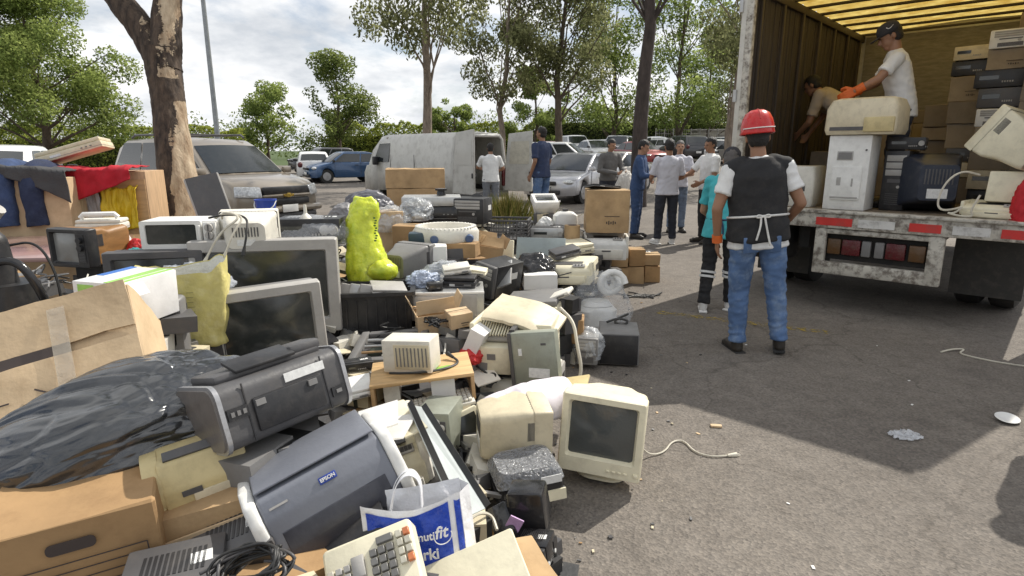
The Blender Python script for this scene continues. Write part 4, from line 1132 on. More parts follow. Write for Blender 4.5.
def keyboard(label, loc, rot=0, w=.45, d=.16, m='cream', km='offw', name='keyboard', cat='keyboard'):
    r = thing(name, label, cat, loc, rot)
    mb = MB(); mb.prism([(-d / 2, 0), (d / 2, 0), (d / 2, .032), (-d / 2, .016)], -w / 2, w / 2, bevel=.004)
    bmesh.ops.rotate(mb.bm, verts=mb.bm.verts, cent=(0, 0, 0), matrix=Matrix.Rotation(PI / 2, 3, 'Z')); mb.build('case', MT[m], r)
    mb = MB()
    for row in range(5):
        for c in range(19):
            if c in (14,): continue
            x = -w * .46 + c * w * .0505; y = -d * .36 + row * d * .17; mb.box((x, y, .024 + (y + d / 2) / d * .016), (w * .042, d * .13, .012), rot=(R(5.7), 0, 0), bevel=.002, seg=1)
    mb.build('keys', MT[km], r)
    return r

def speaker_box(label, loc, rot=0, w=.25, d=.25, h=.35, m='black', name='speaker', grille='dgrey', topm=None):
    r = thing(name, label, 'speaker', loc, rot)
    mb = MB(); mb.b0(0, 0, 0, w, d, h, bevel=.006); mb.build('cabinet', MT[topm or m], r)
    mb = MB(); mb.box((0, -d / 2 - .004, h * .5), (w * .94, .014, h * .94), bevel=.004); mb.build('grille', MT[m], r)
    return r

def bag(name, label, loc, rot, size, m, seed, fold=.16, freq=2.2, aniso=(1, 1, 1), cat='bag', neck=None, parent=None, detail=48, flat=.35):
    """crumpled plastic sack"""
    mb = MB()
    g = bmesh.ops.create_icosphere(mb.bm, subdivisions=6 if detail > 40 else 5, radius=1.0)['verts']
    off = V((seed * 3.7, seed * 1.3, seed * 9.1))
    for v in mb.bm.verts:
        p = v.co.copy()
        q = V((p.x * aniso[0], p.y * aniso[1], p.z * aniso[2])) * freq + off
        q += V(noise.noise_vector(q * .6)) * .5
        rid = 1 - abs(noise.noise(q)) * 2
        rid2 = 1 - abs(noise.noise(q * 2.3 + V((4, 1, 7)))) * 2
        rid3 = 1 - abs(noise.noise(q * 5.1)) * 2
        low = noise.noise(p * 1.3 + off)
        k = 1 + fold * (.55 * rid + .3 * rid2 + .13 * rid3 - .3) + .22 * low
        p = p * k
        if p.z < -flat: p.z = -flat + (p.z + flat) * .15
        v.co = V((p.x * size[0], p.y * size[1], (p.z + flat) * size[2]))
    if neck:
        mb.tube(neck[0], neck[1], 10, 0, rr=neck[2], smooth=2)
    o = mb.build(name, m, parent, smooth=180)
    o.location = loc; o.rotation_euler = rot if not isinstance(rot, (int, float)) else (0, 0, rot)
    if label: tag(o, label, cat)
    return o

def cable(name, label, pts, r=.004, m='cable', cat='cable', plug=True):
    pts = [V(p) for p in pts]
    base = pts[0].copy()
    root = thing(name, label, cat, base)
    mb = MB(); mb.tube([p - base for p in pts], r, 6, smooth=3); mb.build('cord', MT[m], root)
    if plug:
        e = pts[-1] - base; dv = (pts[-1] - pts[-2]).normalized()
        mb = MB(); mb.cyl(e - dv * .03, e + dv * .02, .008, .013, seg=10); a = dv.cross(V((0, 0, 1))).normalized() * .007
        for s in (-1, 1): mb.cyl(e + dv * .02 + a * s, e + dv * .04 + a * s, .002, seg=6)
        mb.build('plug', MT[m], root)
    return root

def cloth(name, label, loc, rot, outline_fn, m, cat='clothing', nu=40, nv=40, seed=1, fold=.02, freq=8, parent=None, solid=.006):
    """outline_fn(u,v) -> local point of a draped sheet; folds are added along its normal"""
    mb = MB(); g = [[mb.bm.verts.new(outline_fn(i / nu, j / nv)) for i in range(nu + 1)] for j in range(nv + 1)]
    for a, b in zip(g, g[1:]):
        for i in range(nu): mb.bm.faces.new((a[i], a[i + 1], b[i + 1], b[i]))
    mb.bm.normal_update()
    off = V((seed * 5.1, seed * 2.2, 0))
    for j in range(nv + 1):
        for i in range(nu + 1):
            v = g[j][i]
            f = noise.noise(V((i / nu * freq, j / nv * freq * .35, seed))) + .5 * noise.noise(V((i / nu * freq * 2.3, j / nv * freq, seed + 9)))
            v.co += v.normal * fold * f * (.4 + .6 * j / nv)
    o = mb.build(name, m, parent, smooth=180, recalc=False)
    md = o.modifiers.new('thick', 'SOLIDIFY'); md.thickness = solid; md.offset = 0
    o.location = loc; o.rotation_euler = rot if not isinstance(rot, (int, float)) else (0, 0, rot)
    if label: tag(o, label, cat)
    return o
# ------------------------------------------------------------------ the box truck, seen into its open rear
TR_YAW = R(-43)
TR_R = V((math.cos(TR_YAW), math.sin(TR_YAW), 0)); TR_D = V((-math.sin(TR_YAW), math.cos(TR_YAW), 0))
C0 = V((2.50, 6.50, 0)) - TR_R * .13; BED = .98; TW = 2.58; TL = 4.1; TTOP = 3.22
def T(t, s, z=BED): return C0 + TR_R * t + TR_D * s + V((0, 0, z))

def worn_paint(name, col, dcol, lo=.5, hi=.62, rough=.5, scale=5):
    m = mat(name, col, rough, var=.12, dirt=.8, dcol=dcol, scale=scale, bump=.25, bscale=30)
    for n in m.node_tree.nodes:
        if n.type == 'VALTORGB' and n.color_ramp.elements[0].color[0] == 0:
            n.color_ramp.elements[0].position = lo; n.color_ramp.elements[1].position = hi
    return m

def build_truck():
    r = thing('box_truck', 'big box truck with open rear and scuffed white bumper being loaded with scrap', 'truck', C0, TR_YAW)
    plank = mat('dark_truck_planks', (.060, .049, .041), .75, var=.4, dirt=.6, dcol=(.035, .022, .014), scale=4, stretch=(6, 6, .6), bump=.4)
    outer = worn_paint('white_truck_skin', (.60, .58, .52), (.30, .25, .2), .55, .8)
    scuf = worn_paint('scuffed_white_steel', (.56, .53, .46), (.09, .065, .048), .46, .62, scale=6)
    ribm = mat('dark_steel_rib', (.06, .045, .03), .6, dirt=.4)
    under = mat('underbody_black', (.018, .017, .016), .8, dirt=.5, dcol=(.06, .05, .04))
    flo = mat('worn_truck_floor', (.20, .15, .10), .8, var=.3, dirt=.6, dcol=(.06, .05, .04), stretch=(6, .6, 6))
    # translucent yellow roof sheet
    ym = bpy.data.materials.new('yellow_translucent_roof'); ym.use_nodes = True
    nt = ym.node_tree; nt.nodes.remove(nt.nodes['Principled BSDF']); L = nt.links.new
    d_ = _n(nt, 'ShaderNodeBsdfDiffuse'); t_ = _n(nt, 'ShaderNodeBsdfTranslucent'); mx = _n(nt, 'ShaderNodeMixShader'); mx.inputs[0].default_value = .42
    tc = _n(nt, 'ShaderNodeTexCoord'); nz = _n(nt, 'ShaderNodeTexNoise'); nz.inputs['Scale'].default_value = 6; nz.inputs['Detail'].default_value = 7; L(tc.outputs['Object'], nz.inputs['Vector'])
    rp = _n(nt, 'ShaderNodeValToRGB'); rp.color_ramp.elements[0].position = .32; rp.color_ramp.elements[1].position = .68
    rp.color_ramp.elements[0].color = (.58, .36, .07, 1); rp.color_ramp.elements[1].color = (.95, .74, .24, 1); L(nz.outputs['Fac'], rp.inputs['Fac'])
    L(rp.outputs[0], d_.inputs[0]); L(rp.outputs[0], t_.inputs[0]); L(d_.outputs[0], mx.inputs[1]); L(t_.outputs[0], mx.inputs[2]); L(mx.outputs[0], nt.nodes['Material Output'].inputs[0])
    W, B, H = TW, BED, TTOP
    mb = MB(); mb.box((W / 2, TL / 2 + .02, B - .05), (W - .02, TL, .096)); mb.build('load_floor', flo, r)
    for nm, x, sx in (('side_wall', .0, 1), ('side_wall', W, -1)):
        mb = MB(); mb.box((x + sx * .012, TL / 2, (B + H) / 2), (.024, TL, H - B)); w = mb.build('side_wall', outer, r)
        mb = MB()
        for i in range(27):
            yy = .10 + i * .15; mb.box((x + sx * (.030 + .004 * (i % 3)), yy, (B + H) / 2 - .02), (.012, .140, H - B - .1), bevel=.004, seg=1)
        mb.build('plank_lining', plank, w)
        for i in range(7):
            mb = MB(); mb.box((x + sx * .055, .22 + i * .62, (B + H) / 2 - .03), (.035, .05, H - B - .1), bevel=.006); mb.build('wall_rib', ribm, w)
        mb = MB(); mb.box((x + sx * .05, TL / 2, H - .07), (.05, TL, .09), bevel=.008); mb.build('top_rail', ribm, w)
    mb = MB(); mb.box((W / 2, TL + .012, (B + H) / 2 + .04), (W, .024, H - B + .08)); bw = mb.build('front_wall', outer, r)
    mb = MB(); mb.box((W / 2, TL - .012, (B + H) / 2), (W - .2, .02, H - B - .1)); mb.build('plywood_lining', mat('plywood', (.26, .24, .205), .7, var=.2, dirt=.5, stretch=(1, 1, 5)), bw)
    # corrugated roof sheet
    mb = MB(); rows = []
    for j in range(120):
        y = TL * j / 119; z = H + .012 * math.sin(j * .9)
        rows.append([mb.bm.verts.new((0.02, y, z)), mb.bm.verts.new((W / 2, y, z + .05)), mb.bm.verts.new((W - .02, y, z))])
    for a, b in zip(rows, rows[1:]):
        for i in range(2): mb.bm.faces.new((a[i], a[i + 1], b[i + 1], b[i]))
    mb.build('roof', ym, r, smooth=180)
    for i in range(9):
        mb = MB(); mb.box((W / 2, .15 + i * .48, H - .022), (W - .08, .04, .03), bevel=.006); mb.build('roof_rib', ribm, r)
    # rear frame
    for x in (.045, W - .045):
        mb = MB(); mb.box((x, -.03, (B + H) / 2 + .02), (.09, .08, H - B + .1), bevel=.012); mb.build('door_post', scuf, r)
    mb = MB(); mb.box((W / 2, -.03, H + .06), (W, .08, .14), bevel=.012); mb.build('rear_header', scuf, r)
    # sill with reflective tape
    mb = MB(); mb.box((W / 2, -.055, B - .085), (W + .04, .11, .17), bevel=.012); 
    mb.box((W / 2, -.075, B - .012), (W + .04, .12, .03), bevel=.008)
    sill = mb.build('rear_sill', scuf, r)
    tape_r = mat('red_reflective_tape', (.62, .035, .03), .35, dirt=.5, dcol=(.2, .1, .08)); tape_w = mat('white_reflective_tape', (.68, .67, .64), .35, dirt=.6)
    for x, w in ((1.06, .32), (1.80, .24), (2.46, .26), (.30, .24)):
        mb = MB(); mb.box((x, -.1125, B - .105), (w, .003, .075)); mb.build('red_reflector', tape_r, sill)
    for x, w in ((1.42, .30), (2.13, .26)):
        mb = MB(); mb.box((x, -.1125, B - .105), (w, .003, .075)); mb.build('white_reflector', tape_w, sill)
    # lamp frame hanging under the sill
    x0, x1, z0, z1 = .90, 1.96, .36, B - .17
    fr = MB()
    fr.box((x0 + .05, -.06, (z0 + z1) / 2), (.10, .07, z1 - z0), bevel=.01); fr.box((x1 - .06, -.06, (z0 + z1) / 2), (.12, .07, z1 - z0), bevel=.01)
    fr.box(((x0 + x1) / 2, -.062, z0 + .06), (x1 - x0 - .18, .06, .12), bevel=.01); fr.box(((x0 + x1) / 2, -.058, z1 - .03), (x1 - x0 - .18, .06, .05), bevel=.01)
    fr.box(((x0 + x1) / 2, .0, (z0 + z1) / 2 + .05), (x1 - x0 - .2, .02, z1 - z0 - .18), mi=1)
    lf = fr.build('bumper_frame', [scuf, under], r)
    zc = (z0 + z1) / 2 + .045; xs = [x0 + .17, x0 + .32, x0 + .45, x1 - .50, x1 - .37, x1 - .20]
    for x, w, m in zip(xs, (.13, .17, .09, .09, .17, .14), ('amber', 'redlamp', 'grey', 'grey', 'redlamp', 'amber')):
        mb = MB(); mb.box((x, -.03, zc), (w - .012, .05, .15), bevel=.01); mb.build('tail_lamp', MT[m], lf)
    # chassis, mudflap, wheels
    for x in (.75, 1.7):
        mb = MB(); mb.box((x, TL / 2 + .3, B - .30), (.09, TL + .4, .22)); mb.build('chassis_rail', under, r)
    for i in range(5):
        mb = MB(); mb.box((W / 2, .4 + i * .8, B - .15), (W - .1, .08, .09)); mb.build('cross_member', under, r)
    for sx, x in ((1, .10), (-1, W - .62)):
        for k in range(2):
            mb = MB(); xx = x + k * .28
            g = [(xx + a, q) for a, q in ((0, .30), (0, .44), (.03, .49), (.12, .50), (.21, .49), (.24, .44), (.24, .30))]
            rings = [[V((px_, 1.25 + q * math.cos(t), .5 + q * math.sin(t))) for px_, q in g] for t in [2 * PI * j / 40 for j in range(40)]]
            mb.loft(rings + [rings[0]], cap=False); wh = mb.build('wheel', MT['tyre'], r)
            mb = MB(); mb.cyl((xx + .05, 1.25, .5), (xx + .19, 1.25, .5), .30, seg=28); mb.build('rim', scuf, wh)
        mb = MB(); mb.box((x + .27, .66, .50), (.56, .012, .62)); mb.build('mudflap', mat('dusty_mudflap', (.05, .048, .044), .8, dirt=.5, dcol=(.14, .12, .1)), r)
    mb = MB(); mb.box((.36, .2, .62), (.5, .35, .4), bevel=.03); mb.build('tool_locker', under, r)
    # cab ahead of the box
    cabp = paint('white_cab_paint', (.66, .65, .62), 0)
    mb = MB(); mb.prism([(TL + .25, .55), (TL + .25, 2.5), (TL + .6, 2.62), (TL + 1.5, 2.6), (TL + 1.95, 1.65), (TL + 2.05, 1.2), (TL + 2.05, .5)], -.05 - W, -.05, bevel=.06)
    bmesh.ops.rotate(mb.bm, verts=mb.bm.verts, cent=(0, 0, 0), matrix=Matrix.Rotation(PI / 2, 3, 'Z')); mb.build('cab', cabp, r)
    for x in (.15, W - .15):
        mb = MB(); mb.cyl((x - .14, TL + 1.3, .48), (x + .14, TL + 1.3, .48), .48, seg=30); mb.build('wheel', MT['tyre'], r)
    # rear doors swung round beside the box
    for x, yw in ((0, R(100)), (W, R(-105))):
        s = 1 if x == 0 else -1
        mb = MB(); mb.b0(-s * .6, 0, B - .02, 1.2, .05, H - B + .06, bevel=.006)
        d = mb.build('rear_door', outer if True else plank, r); 
        d.location = (x - s * .005, -.075, 0)
        # leaf lies nearly flat along the outside of the box
        ang = {0: R(-86), W: R(76)}[x]
        d.rotation_euler = (0, 0, ang if x == 0 else ang)
        for z in (B + .2, (B + H) / 2, H - .25):
            q = MB(); q.cyl((0, -.03, z - .06), (0, -.03, z + .06), .022, seg=12); q.build('hinge', MT['steel'], d)
        q = MB(); q.cyl((-s * .9, -.045, B + .05), (-s * .9, -.045, H - .05), .016, seg=10); q.build('lock_bar', MT['steel'], d)
    build_truck_load()

def build_truck_load():
    yw = TR_YAW
    P = lambda t, s, z=0: T(t, s, BED + z)
    # white copier cabinet at the tail
    loc = P(1.08, .22)
    r = thing('copier_cabinet', 'tall white copier cabinet standing at the edge of the truck bed', 'copier', loc, yw)
    mb = MB(); mb.b0(0, 0, 0, .50, .48, .93, bevel=.012); mb.build('body', MT['white'], r)
    mb = MB(); mb.loft([rrect(.36, .42, .03, y=-.243, cz=.34), rrect(.36, .42, .03, y=-.258, cz=.34), rrect(.34, .40, .03, y=-.262, cz=.34)])
    mb.box((0, -.264, .10 + .06), (.33, .012, .02), mi=1, bevel=.004); mb.box((-.08, -.262, .36), (.05, .006, .10), mi=1); mb.box((.08, -.262, .35), (.02, .006, .10), mi=1); mb.build('paper_door', [MT['white'], MT['lgrey']], r)
    mb = MB(); mb.box((-.04, -.243, .68), (.19, .008, .11), bevel=.003); mb.box((-.04, -.248, .68), (.16, .006, .08), mi=1); mb.build('control_panel', [MT['lgrey'], MT['grey']], r)
    mb = MB(); mb.cyl((.2, -.25, .75), (.2, -.24, .75), .012, seg=12); mb.build('lock', MT['dgrey'], r); r.scale = (.74, .74, .76)
    # beige copier top on it
    loc = P(1.16, .20, .712)
    r = thing('photocopier', 'beige photocopier resting on the tall white cabinet under the orange glove', 'copier', loc, yw - R(4)); r.scale = (.84, .84, 1.1)
    mb = MB(); mb.loft([rrect_z(.70, .46, .04, z=0), rrect_z(.74, .5, .05, z=.04), rrect_z(.73, .5, .06, z=.22), rrect_z(.66, .44, .08, z=.29), rrect_z(.56, .36, .1, z=.305)]); mb.build('body', MT['beige'], r)
    mb = MB(); mb.b0(.20, -.235, .02, .30, .06, .12, bevel=.01); mb.build('side_tray', MT['yell'], r)
    mb = MB(); mb.box((-.1, -.252, .05), (.40, .006, .03)); mb.build('paper_slot', MT['dgrey'], r)
    # beige copier on the left
    loc = P(.50, .36)
    r = thing('photocopier', 'dusty beige copier base at the far left corner of the truck bed', 'copier', loc, yw); r.scale = (1, 1, 1.2)
    mb = MB(); mb.loft([rrect_z(.52, .44, .03, z=0), rrect_z(.54, .46, .03, z=.03), rrect_z(.54, .46, .03, z=.24), rrect_z(.50, .40, .05, z=.34)]); mb.build('body', MT['offw'], r)
    mb = MB(); mb.box((.14, -.228, .16), (.10, .01, .06), bevel=.01); mb.build('tray_grip', MT['dgrey'], r)
    mb = MB(); mb.box((-.05, -.229, .10), (.36, .006, .008)); mb.build('tray_seam', MT['dgrey'], r)
    # dark TV seen from behind
    navy = mat('navy_black_plastic', (.022, .028, .045), .35, dirt=.3, dcol=(.12, .12, .12)); MT['navy'] = navy
    crt('dark navy television facing inward on the truck bed beside the white cabinet', P(1.70, .40), (0, 0, yw + PI + R(25)), .54, .54, .50, 'navy', base=False, name='television', cat='television', taper=.62)
    # beige printers on the right
    r = laser_printer('cream printer with upright paper feeder at the right end of the truck bed', P(2.25, .20), (0, 0, yw - R(6)), .42, .36, .14, 'cream')
    mb = MB(); mb.box((.05, .04, .25), (.27, .22, .26), rot=(R(-10), 0, 0), bevel=.012); mb.build('paper_feeder', MT['cream'], r)
    crt('cream monitor lying tilted face down on the printer at the right end of the truck', P(2.20, .30, .44), (R(-34), R(-10), yw + PI + R(62)), .46, .42, .46, 'cream', base=False)
    red = mat('red_cloth', (.50, .012, .02), .7, bump=.2, dirt=.1)
    bag('red_bag', 'red sack at the right edge of the truck bed', P(2.47, .03), 0, (.12, .12, .26), red, 3, fold=.3, cat='bag', detail=20)
    c = P(1.75, .02)
    pts = [q + TR_R * .12 for q in [P(1.98, .12, .36), P(1.86, .04, .40), P(1.76, .0, .30), P(1.72, 0, .12), P(1.76, -.02, .05), P(1.86, -.03, .07), P(1.92, -.02, .10), P(1.86, -.04, .03), P(1.80, -.03, .04), P(1.9, -.05, .015), P(2.0, -.03, .015), P(1.97, -.04, .06), P(2.02, -.03, .2)]]
    cable('loose_cable', 'pale power cord looped in front of the cream printer on the truck', pts, .009, 'wcable', plug=False)
    pc_tower('added black computer case filling the dark gap between the white cabinet and the navy television', P(1.43, .55), (0, 0, yw), .20, .44, .56, 'black', 'black')  # black case put in to fill the dark gap and cover the legs
    hifi('dark amplifier lying on the tall black computer case in the truck', P(1.46, .56, .565), (0, 0, yw + .1), .30, .36, .12, 'dgrey', 'black')
    # stacks further in
    g = 'cartons stacked inside the truck'
    rg = random.Random(2)
    MT['tc1'] = mat('dusty_carton', (.33, .265, .185), .85, dirt=.35, var=.15, scale=4, dcol=(.15, .11, .08)); MT['tc2'] = mat('grey_brown_carton', (.25, .205, .15), .85, dirt=.35, var=.15, scale=4, dcol=(.12, .09, .06)); MT['mudflap'] = mat('dusty_mudflap', (.05, .048, .044), .8, dirt=.5, dcol=(.14, .12, .1))
    mats_ = ['tc2', 'tc1', 'tc2', 'tc1']
    where = ['bottom of the stack against the right wall', 'second up in the stack by the right wall', 'third up in the stack by the right wall', 'topmost in the stack by the right wall']
    names_col = ['bottom', 'second', 'third', 'fourth', 'fifth', 'sixth', 'seventh', 'eighth', 'ninth', 'tenth']
    for col, (t, s, n, w, d) in enumerate(((2.40, 1.05, 9, .34, .36), (2.04, 1.45, 9, .36, .36), (1.0, 3.4, 5, .5, .45), (.45, 3.6, 5, .45, .4), (1.74, 1.95, 8, .33, .36), (2.3, 2.2, 10, .5, .4), (1.45, 2.6, 5, .42, .4))):
        z = 0
        cn = ['nearest right column', 'middle column', 'column behind the capped man', 'far left column', 'column right of the capped man', 'rear right column', 'column behind the navy television'][col]
        for k in range(n):
            h = rg.uniform(.15, .27)
            if z + h > TTOP - BED - .12: break
            kind = (col * 2 + k) % 4
            loc = P(t + rg.uniform(-.03, .03), s + rg.uniform(-.03, .03), z)
            lb = f'{names_col[k]} up in the {cn} inside the truck'
            if col in (0, 1, 4) and (k * 2 + col) % 5 in (1, 3):
                hifi(['dark', 'grey', 'pale'][(k + col) % 3] + ' electronic unit ' + lb, loc, (0, 0, yw + R(rg.uniform(-9, 9))), w * rg.uniform(.9, 1.1), d, h * .72, ['black', 'grey', 'offw'][(k + col) % 3], ['dgrey', 'black', 'beige'][(k + col) % 3], knobs=0); h *= .72
            elif col < 2 and k % 4 == 0:
                h = .17; pc_tower('white computer case ' + lb, loc + V((0, 0, .0)), (0, 0, yw), w * .9, d, h, 'white', 'white')
            else:
                carton('brown carton ' + lb, loc, (0, 0, yw + R(rg.uniform(-5, 5))), w, d, h, mats_[kind], group=g, seed=k + col * 9, marks=kind == 1)
            z += h + .004
    crt('beige monitor between the cartons and the cream printer in the truck', P(1.62, 1.05, .0), (0, 0, yw + R(12)), .40, .38, .38, 'beige', base=False)
    carton('wide brown carton under the stooping man beside the left truck wall', P(.40, 2.2), (0, 0, yw), .5, .5, .55, 'tc2', seed=40)
    carton('small pale carton on the wide brown one by the left truck wall', P(.9, 2.6), (0, 0, yw + R(8)), .40, .36, .95, 'tc1', seed=41)
# ------------------------------------------------------------------ the heap of discarded electronics
SUP = []      # (x, y, z of underside, radius) of everything resting on the heap
def PL(px, py, d, dep=0.0, yaw=0.0, r=.2):
    p = at(px, py, d)
    p = p + V((-math.sin(R(yaw)), math.cos(R(yaw)), 0)) * dep / 2
    p.z = max(p.z, 0.0)
    SUP.append((p.x, p.y, p.z, r))
    return p
def E(rx=0, ry=0, rz=0): return (R(rx), R(ry), R(rz))

def junk_left():
    # table with the small television and things round it
    tb = at(70, 240, 5.0)
    r = thing('work_table', 'low table with wine coloured shiny top behind the big open carton at left', 'table', (-3.75, 4.95, 0), R(8))
    top = mat('wine_table_top', (.34, .21, .19), .12, var=.25, dirt=.35, dcol=(.5, .42, .38), scale=3, coat=.3)
    mb = MB(); mb.box((0, 0, .76), (2.2, 1.25, .035), bevel=.008); mb.build('tabletop', top, r)
    for sx in (-1, 1):
        for sy in (-1, 1):
            mb = MB(); mb.b0(sx * 1.03, sy * .55, 0, .05, .05, .745); mb.build('leg', MT['dgrey'], r)
    crt('small old television with wood grain side on the wine coloured table', PL(80, 267, 4.2, .3, 0), E(0, 0, -15), .35, .27, .36, 'black', 'woodd', base=False, name='television', cat='television', bez=.03, chin=0, panel_side=.07, taper=.93, screenm='greyscr')
    r = slab('white desk telephone lying on top of the small old television', PL(98, 231, 4.35, .2, 14), E(0, 0, 14), .30, .18, .08, 'offw', 'telephone', 'telephone')
    mb = MB(); mb.tube([(-.12, -.04, .09), (-.1, -.04, .115), (.1, -.04, .115), (.12, -.04, .09)], .02, 8); mb.build('handset', MT['white'], r)
    p = at(126, 240, 4.45)
    r = thing('spray_bottle', 'white bottle standing right of the small old television', 'bottle', (p.x, p.y, .78), 0)
    mb = MB(); mb.loft([rrect_z(.07, .07, .03, z=z) if False else [V((q * math.cos(a), q * math.sin(a), z)) for a in [2 * PI * i / 16 for i in range(16)]] for q, z in ((.034, 0), (.036, .02), (.036, .13), (.016, .17), (.016, .19))]); mb.build('bottle_body', MT['white'], r)
    mb = MB(); mb.cyl((0, 0, .19), (0, 0, .215), .02, seg=14); mb.build('cap', MT['white'], r)
    bag('red_wrapper', 'crumpled red wrapper beside the white bottle', (p.x + .10, p.y - .02, .78), 0, (.07, .06, .09), MT['red'], 5, fold=.35, detail=20, cat='wrapper')
    p = at(138, 258, 4.3)
    bag('teal_cloth', 'crumpled teal cloth right of the small old television', (p.x, p.y, .77), 0, (.09, .06, .07), mat('teal_fabric', (.05, .33, .33), .8), 6, fold=.35, detail=20, cat='cloth')
    # cabinet with clothes
    p = at(96, 225, 6.1)
    r = thing('wooden_cabinet', 'plain wooden cabinet with red and yellow clothes thrown over it', 'cabinet', (p.x, p.y + .25, 0), R(10))
    mb = MB(); mb.b0(0, 0, 0, .96, .5, 1.34, bevel=.006); mb.build('body', mat('cabinet_veneer', (.50, .33, .19), .55, var=.15, dirt=.3, stretch=(4, 4, .6)), r)
    mb = MB(); mb.box((-.24, -.256, .66), (.46, .012, 1.2), bevel=.003); mb.build('door', MT['wood'], r)
    mb = MB(); mb.box((.24, -.256, .66), (.46, .012, 1.2), bevel=.003); mb.build('door', MT['wood'], r)
    c = V((p.x, p.y + .25, 0)); Rz = Matrix.Rotation(R(10), 3, 'Z')
    def cab(x, y, z): return c + Rz @ V((x, y, z))
    redm = mat('red_fleece', (.42, .012, .025), .9, var=.15, bump=.3, bscale=90, dirt=.1)
    def drape(x0, x1, skew, drop0, drop1, back=.22):
        def f(u, v):
            x = x0 + (x1 - x0) * u + skew * v; dr = drop0 + (drop1 - drop0) * u
            s = v * (back + dr)
            if s < back: return V((x, .2 - s, 1.36 + .012 * math.sin(u * 9)))
            return V((x, .2 - back - .06 - .02 * math.sin(u * 7), 1.35 - (s - back)))
        return f
    cloth('red_jacket', 'red jacket spread over the top of the wooden cabinet', cab(0, -.15, .02), R(10), drape(-.48, .42, .0, .46, .10, .44), redm, nu=60, nv=40, seed=3, fold=.035, freq=9)
    cloth('red_jacket', 'crumpled dark red sleeve hanging at the left of the wooden cabinet', cab(0, -.10, -.02), R(10), drape(-.46, -.22, .03, .50, .36, .40), mat('dark_red_fleece', (.22, .008, .02), .9, bump=.3), nu=30, nv=40, seed=5, fold=.04, freq=5)
    ym = mat('yellow_nylon', (.68, .48, .02), .55, var=.12, dirt=.1)
    cloth('yellow_jacket', 'bright yellow jacket hanging down the front of the wooden cabinet', cab(.03, -.16, -.17), R(10), drape(.06, .38, -.02, .46, .40, .30), ym, nu=50, nv=40, seed=8, fold=.05, freq=10)
    cloth('grey_shirt', 'grey white shirt hanging between the red sleeve and the yellow jacket', cab(0, -.15, -.12), R(10), drape(-.24, .04, .02, .50, .42, .30), mat('grey_shirt_cloth', (.42, .42, .43), .9), nu=40, nv=40, seed=11, fold=.04, freq=7)
    # beige panel tilted on the cabinet
    r = slab('beige equipment casing lying tilted on top of the wooden cabinet', cab(-.22, -.02, 1.485), E(-4, -17, 16), .62, .34, .11, 'beige', 'equipment_casing', 'casing')
    # carton with jeans
    p = at(20, 225, 5.6)
    carton('large pale carton under the hanging jeans at the left edge', (p.x - .1, p.y + .25, 0), R(12), .95, .5, 1.30, 'card2', seed=14)
    c2 = V((p.x - .1, p.y + .25, 0))
    den = mat('blue_denim', (.035, .06, .135), .9, var=.3, dirt=.3, dcol=(.14, .18, .26), scale=9, bump=.4, bscale=140)
    den2 = mat('dark_denim', (.02, .03, .07), .9, var=.3, dirt=.3, dcol=(.1, .12, .18), scale=9, bump=.4, bscale=140)
    for i, (x, w, m, lb) in enumerate(((-.36, .20, den, 'leftmost blue jeans leg hanging over the large pale carton'), (-.06, .24, den, 'middle blue jeans leg hanging over the large pale carton'), (.19, .20, den2, 'right dark jeans leg hanging over the large pale carton'))):
        mb = MB()
        pts = [(0, .20, 1.33), (0, -.02, 1.37), (.0, -.24, 1.35), (.01, -.31, 1.22), (.0, -.30, 1.0), (.01, -.30, .86)]
        mb.tube(pts, w * .48, 22, smooth=2, rr=w * .42)
        for v in mb.bm.verts: v.co.y = v.co.y * .9
        mb.disp(.016, 7, i + 3, aniso=(1, 1, 1.4)); mb.disp(.012, 20, i + 8)
        o = mb.build('jeans', m, None, smooth=180); o.location = c2 + V((math.cos(R(12)) * x, math.sin(R(12)) * x, 0)); o.rotation_euler = (0, 0, R(12))
        tag(o, lb, 'clothing')
    def sw(u, v):
        x = -.50 + u * .98; s = v * (.46 + .24 * u ** 2); bk = .42
        return V((x + .05 * v, .12 - s, 1.43 - .07 * u ** 2)) if s < bk else V((x + .05 * v, .12 - bk - .02, 1.42 - .07 * u ** 2 - (s - bk)))
    cloth('dark_sweater', 'charcoal sweater draped above the hanging jeans', c2, R(12), sw, mat('charcoal_knit', (.06, .06, .062), .95, bump=.5, bscale=80), seed=13, fold=.035, freq=7, solid=.012)
    # vacuum cleaner at the left edge
    p = PL(12, 308, 2.75)
    r = thing('vacuum_cleaner', 'black vacuum cleaner with grey tube standing at the left edge', 'vacuum', p, R(15))
    mb = MB(); mb.cyl((0, 0, .0), (0, 0, .12), .13, .12, seg=24); mb.cyl((-.03, 0, .12), (-.03, 0, .30), .075, .06, seg=20); mb.sph((-.03, 0, .30), .06, seg=14); mb.build('body', MT['black'], r)
    mb = MB(); mb.tube([(-.03, -.03, .32), (.0, -.06, .40), (.06, -.08, .46)], .028, 12, smooth=1); mb.build('tube', MT['lgrey'], r)
    mb = MB(); mb.tube([(-.02, -.07, .22), (.10, -.10, .24), (.16, -.10, .12), (.17, -.06, .0), (.12, 0, -.05)], .018, 10, smooth=3); mb.build('hose', MT['blackg'], r)
    mb = MB(); mb.tube([(.0, .05, .28), (.12, .05, .30), (.19, .02, .16), (.20, 0, -.02)], .006, 6, smooth=3); mb.build('cord', MT['cable'], r)
    # televisions
    crt('large grey television standing behind the smaller pale framed one', PL(272, 333, 3.95, .5, 10), E(0, 0, 10), .90, .62, .55, 'lgrey', 'grey', base=False, name='television', cat='television', bez=.075, chin=.02)
    crt('grey television with pale silver frame in front of the larger grey one', PL(276, 372, 3.2, .42, 25), E(0, -3, 26), .56, .46, .42, 'lgrey', 'grey', base=False, name='television', cat='television', bez=.055, chin=.03)
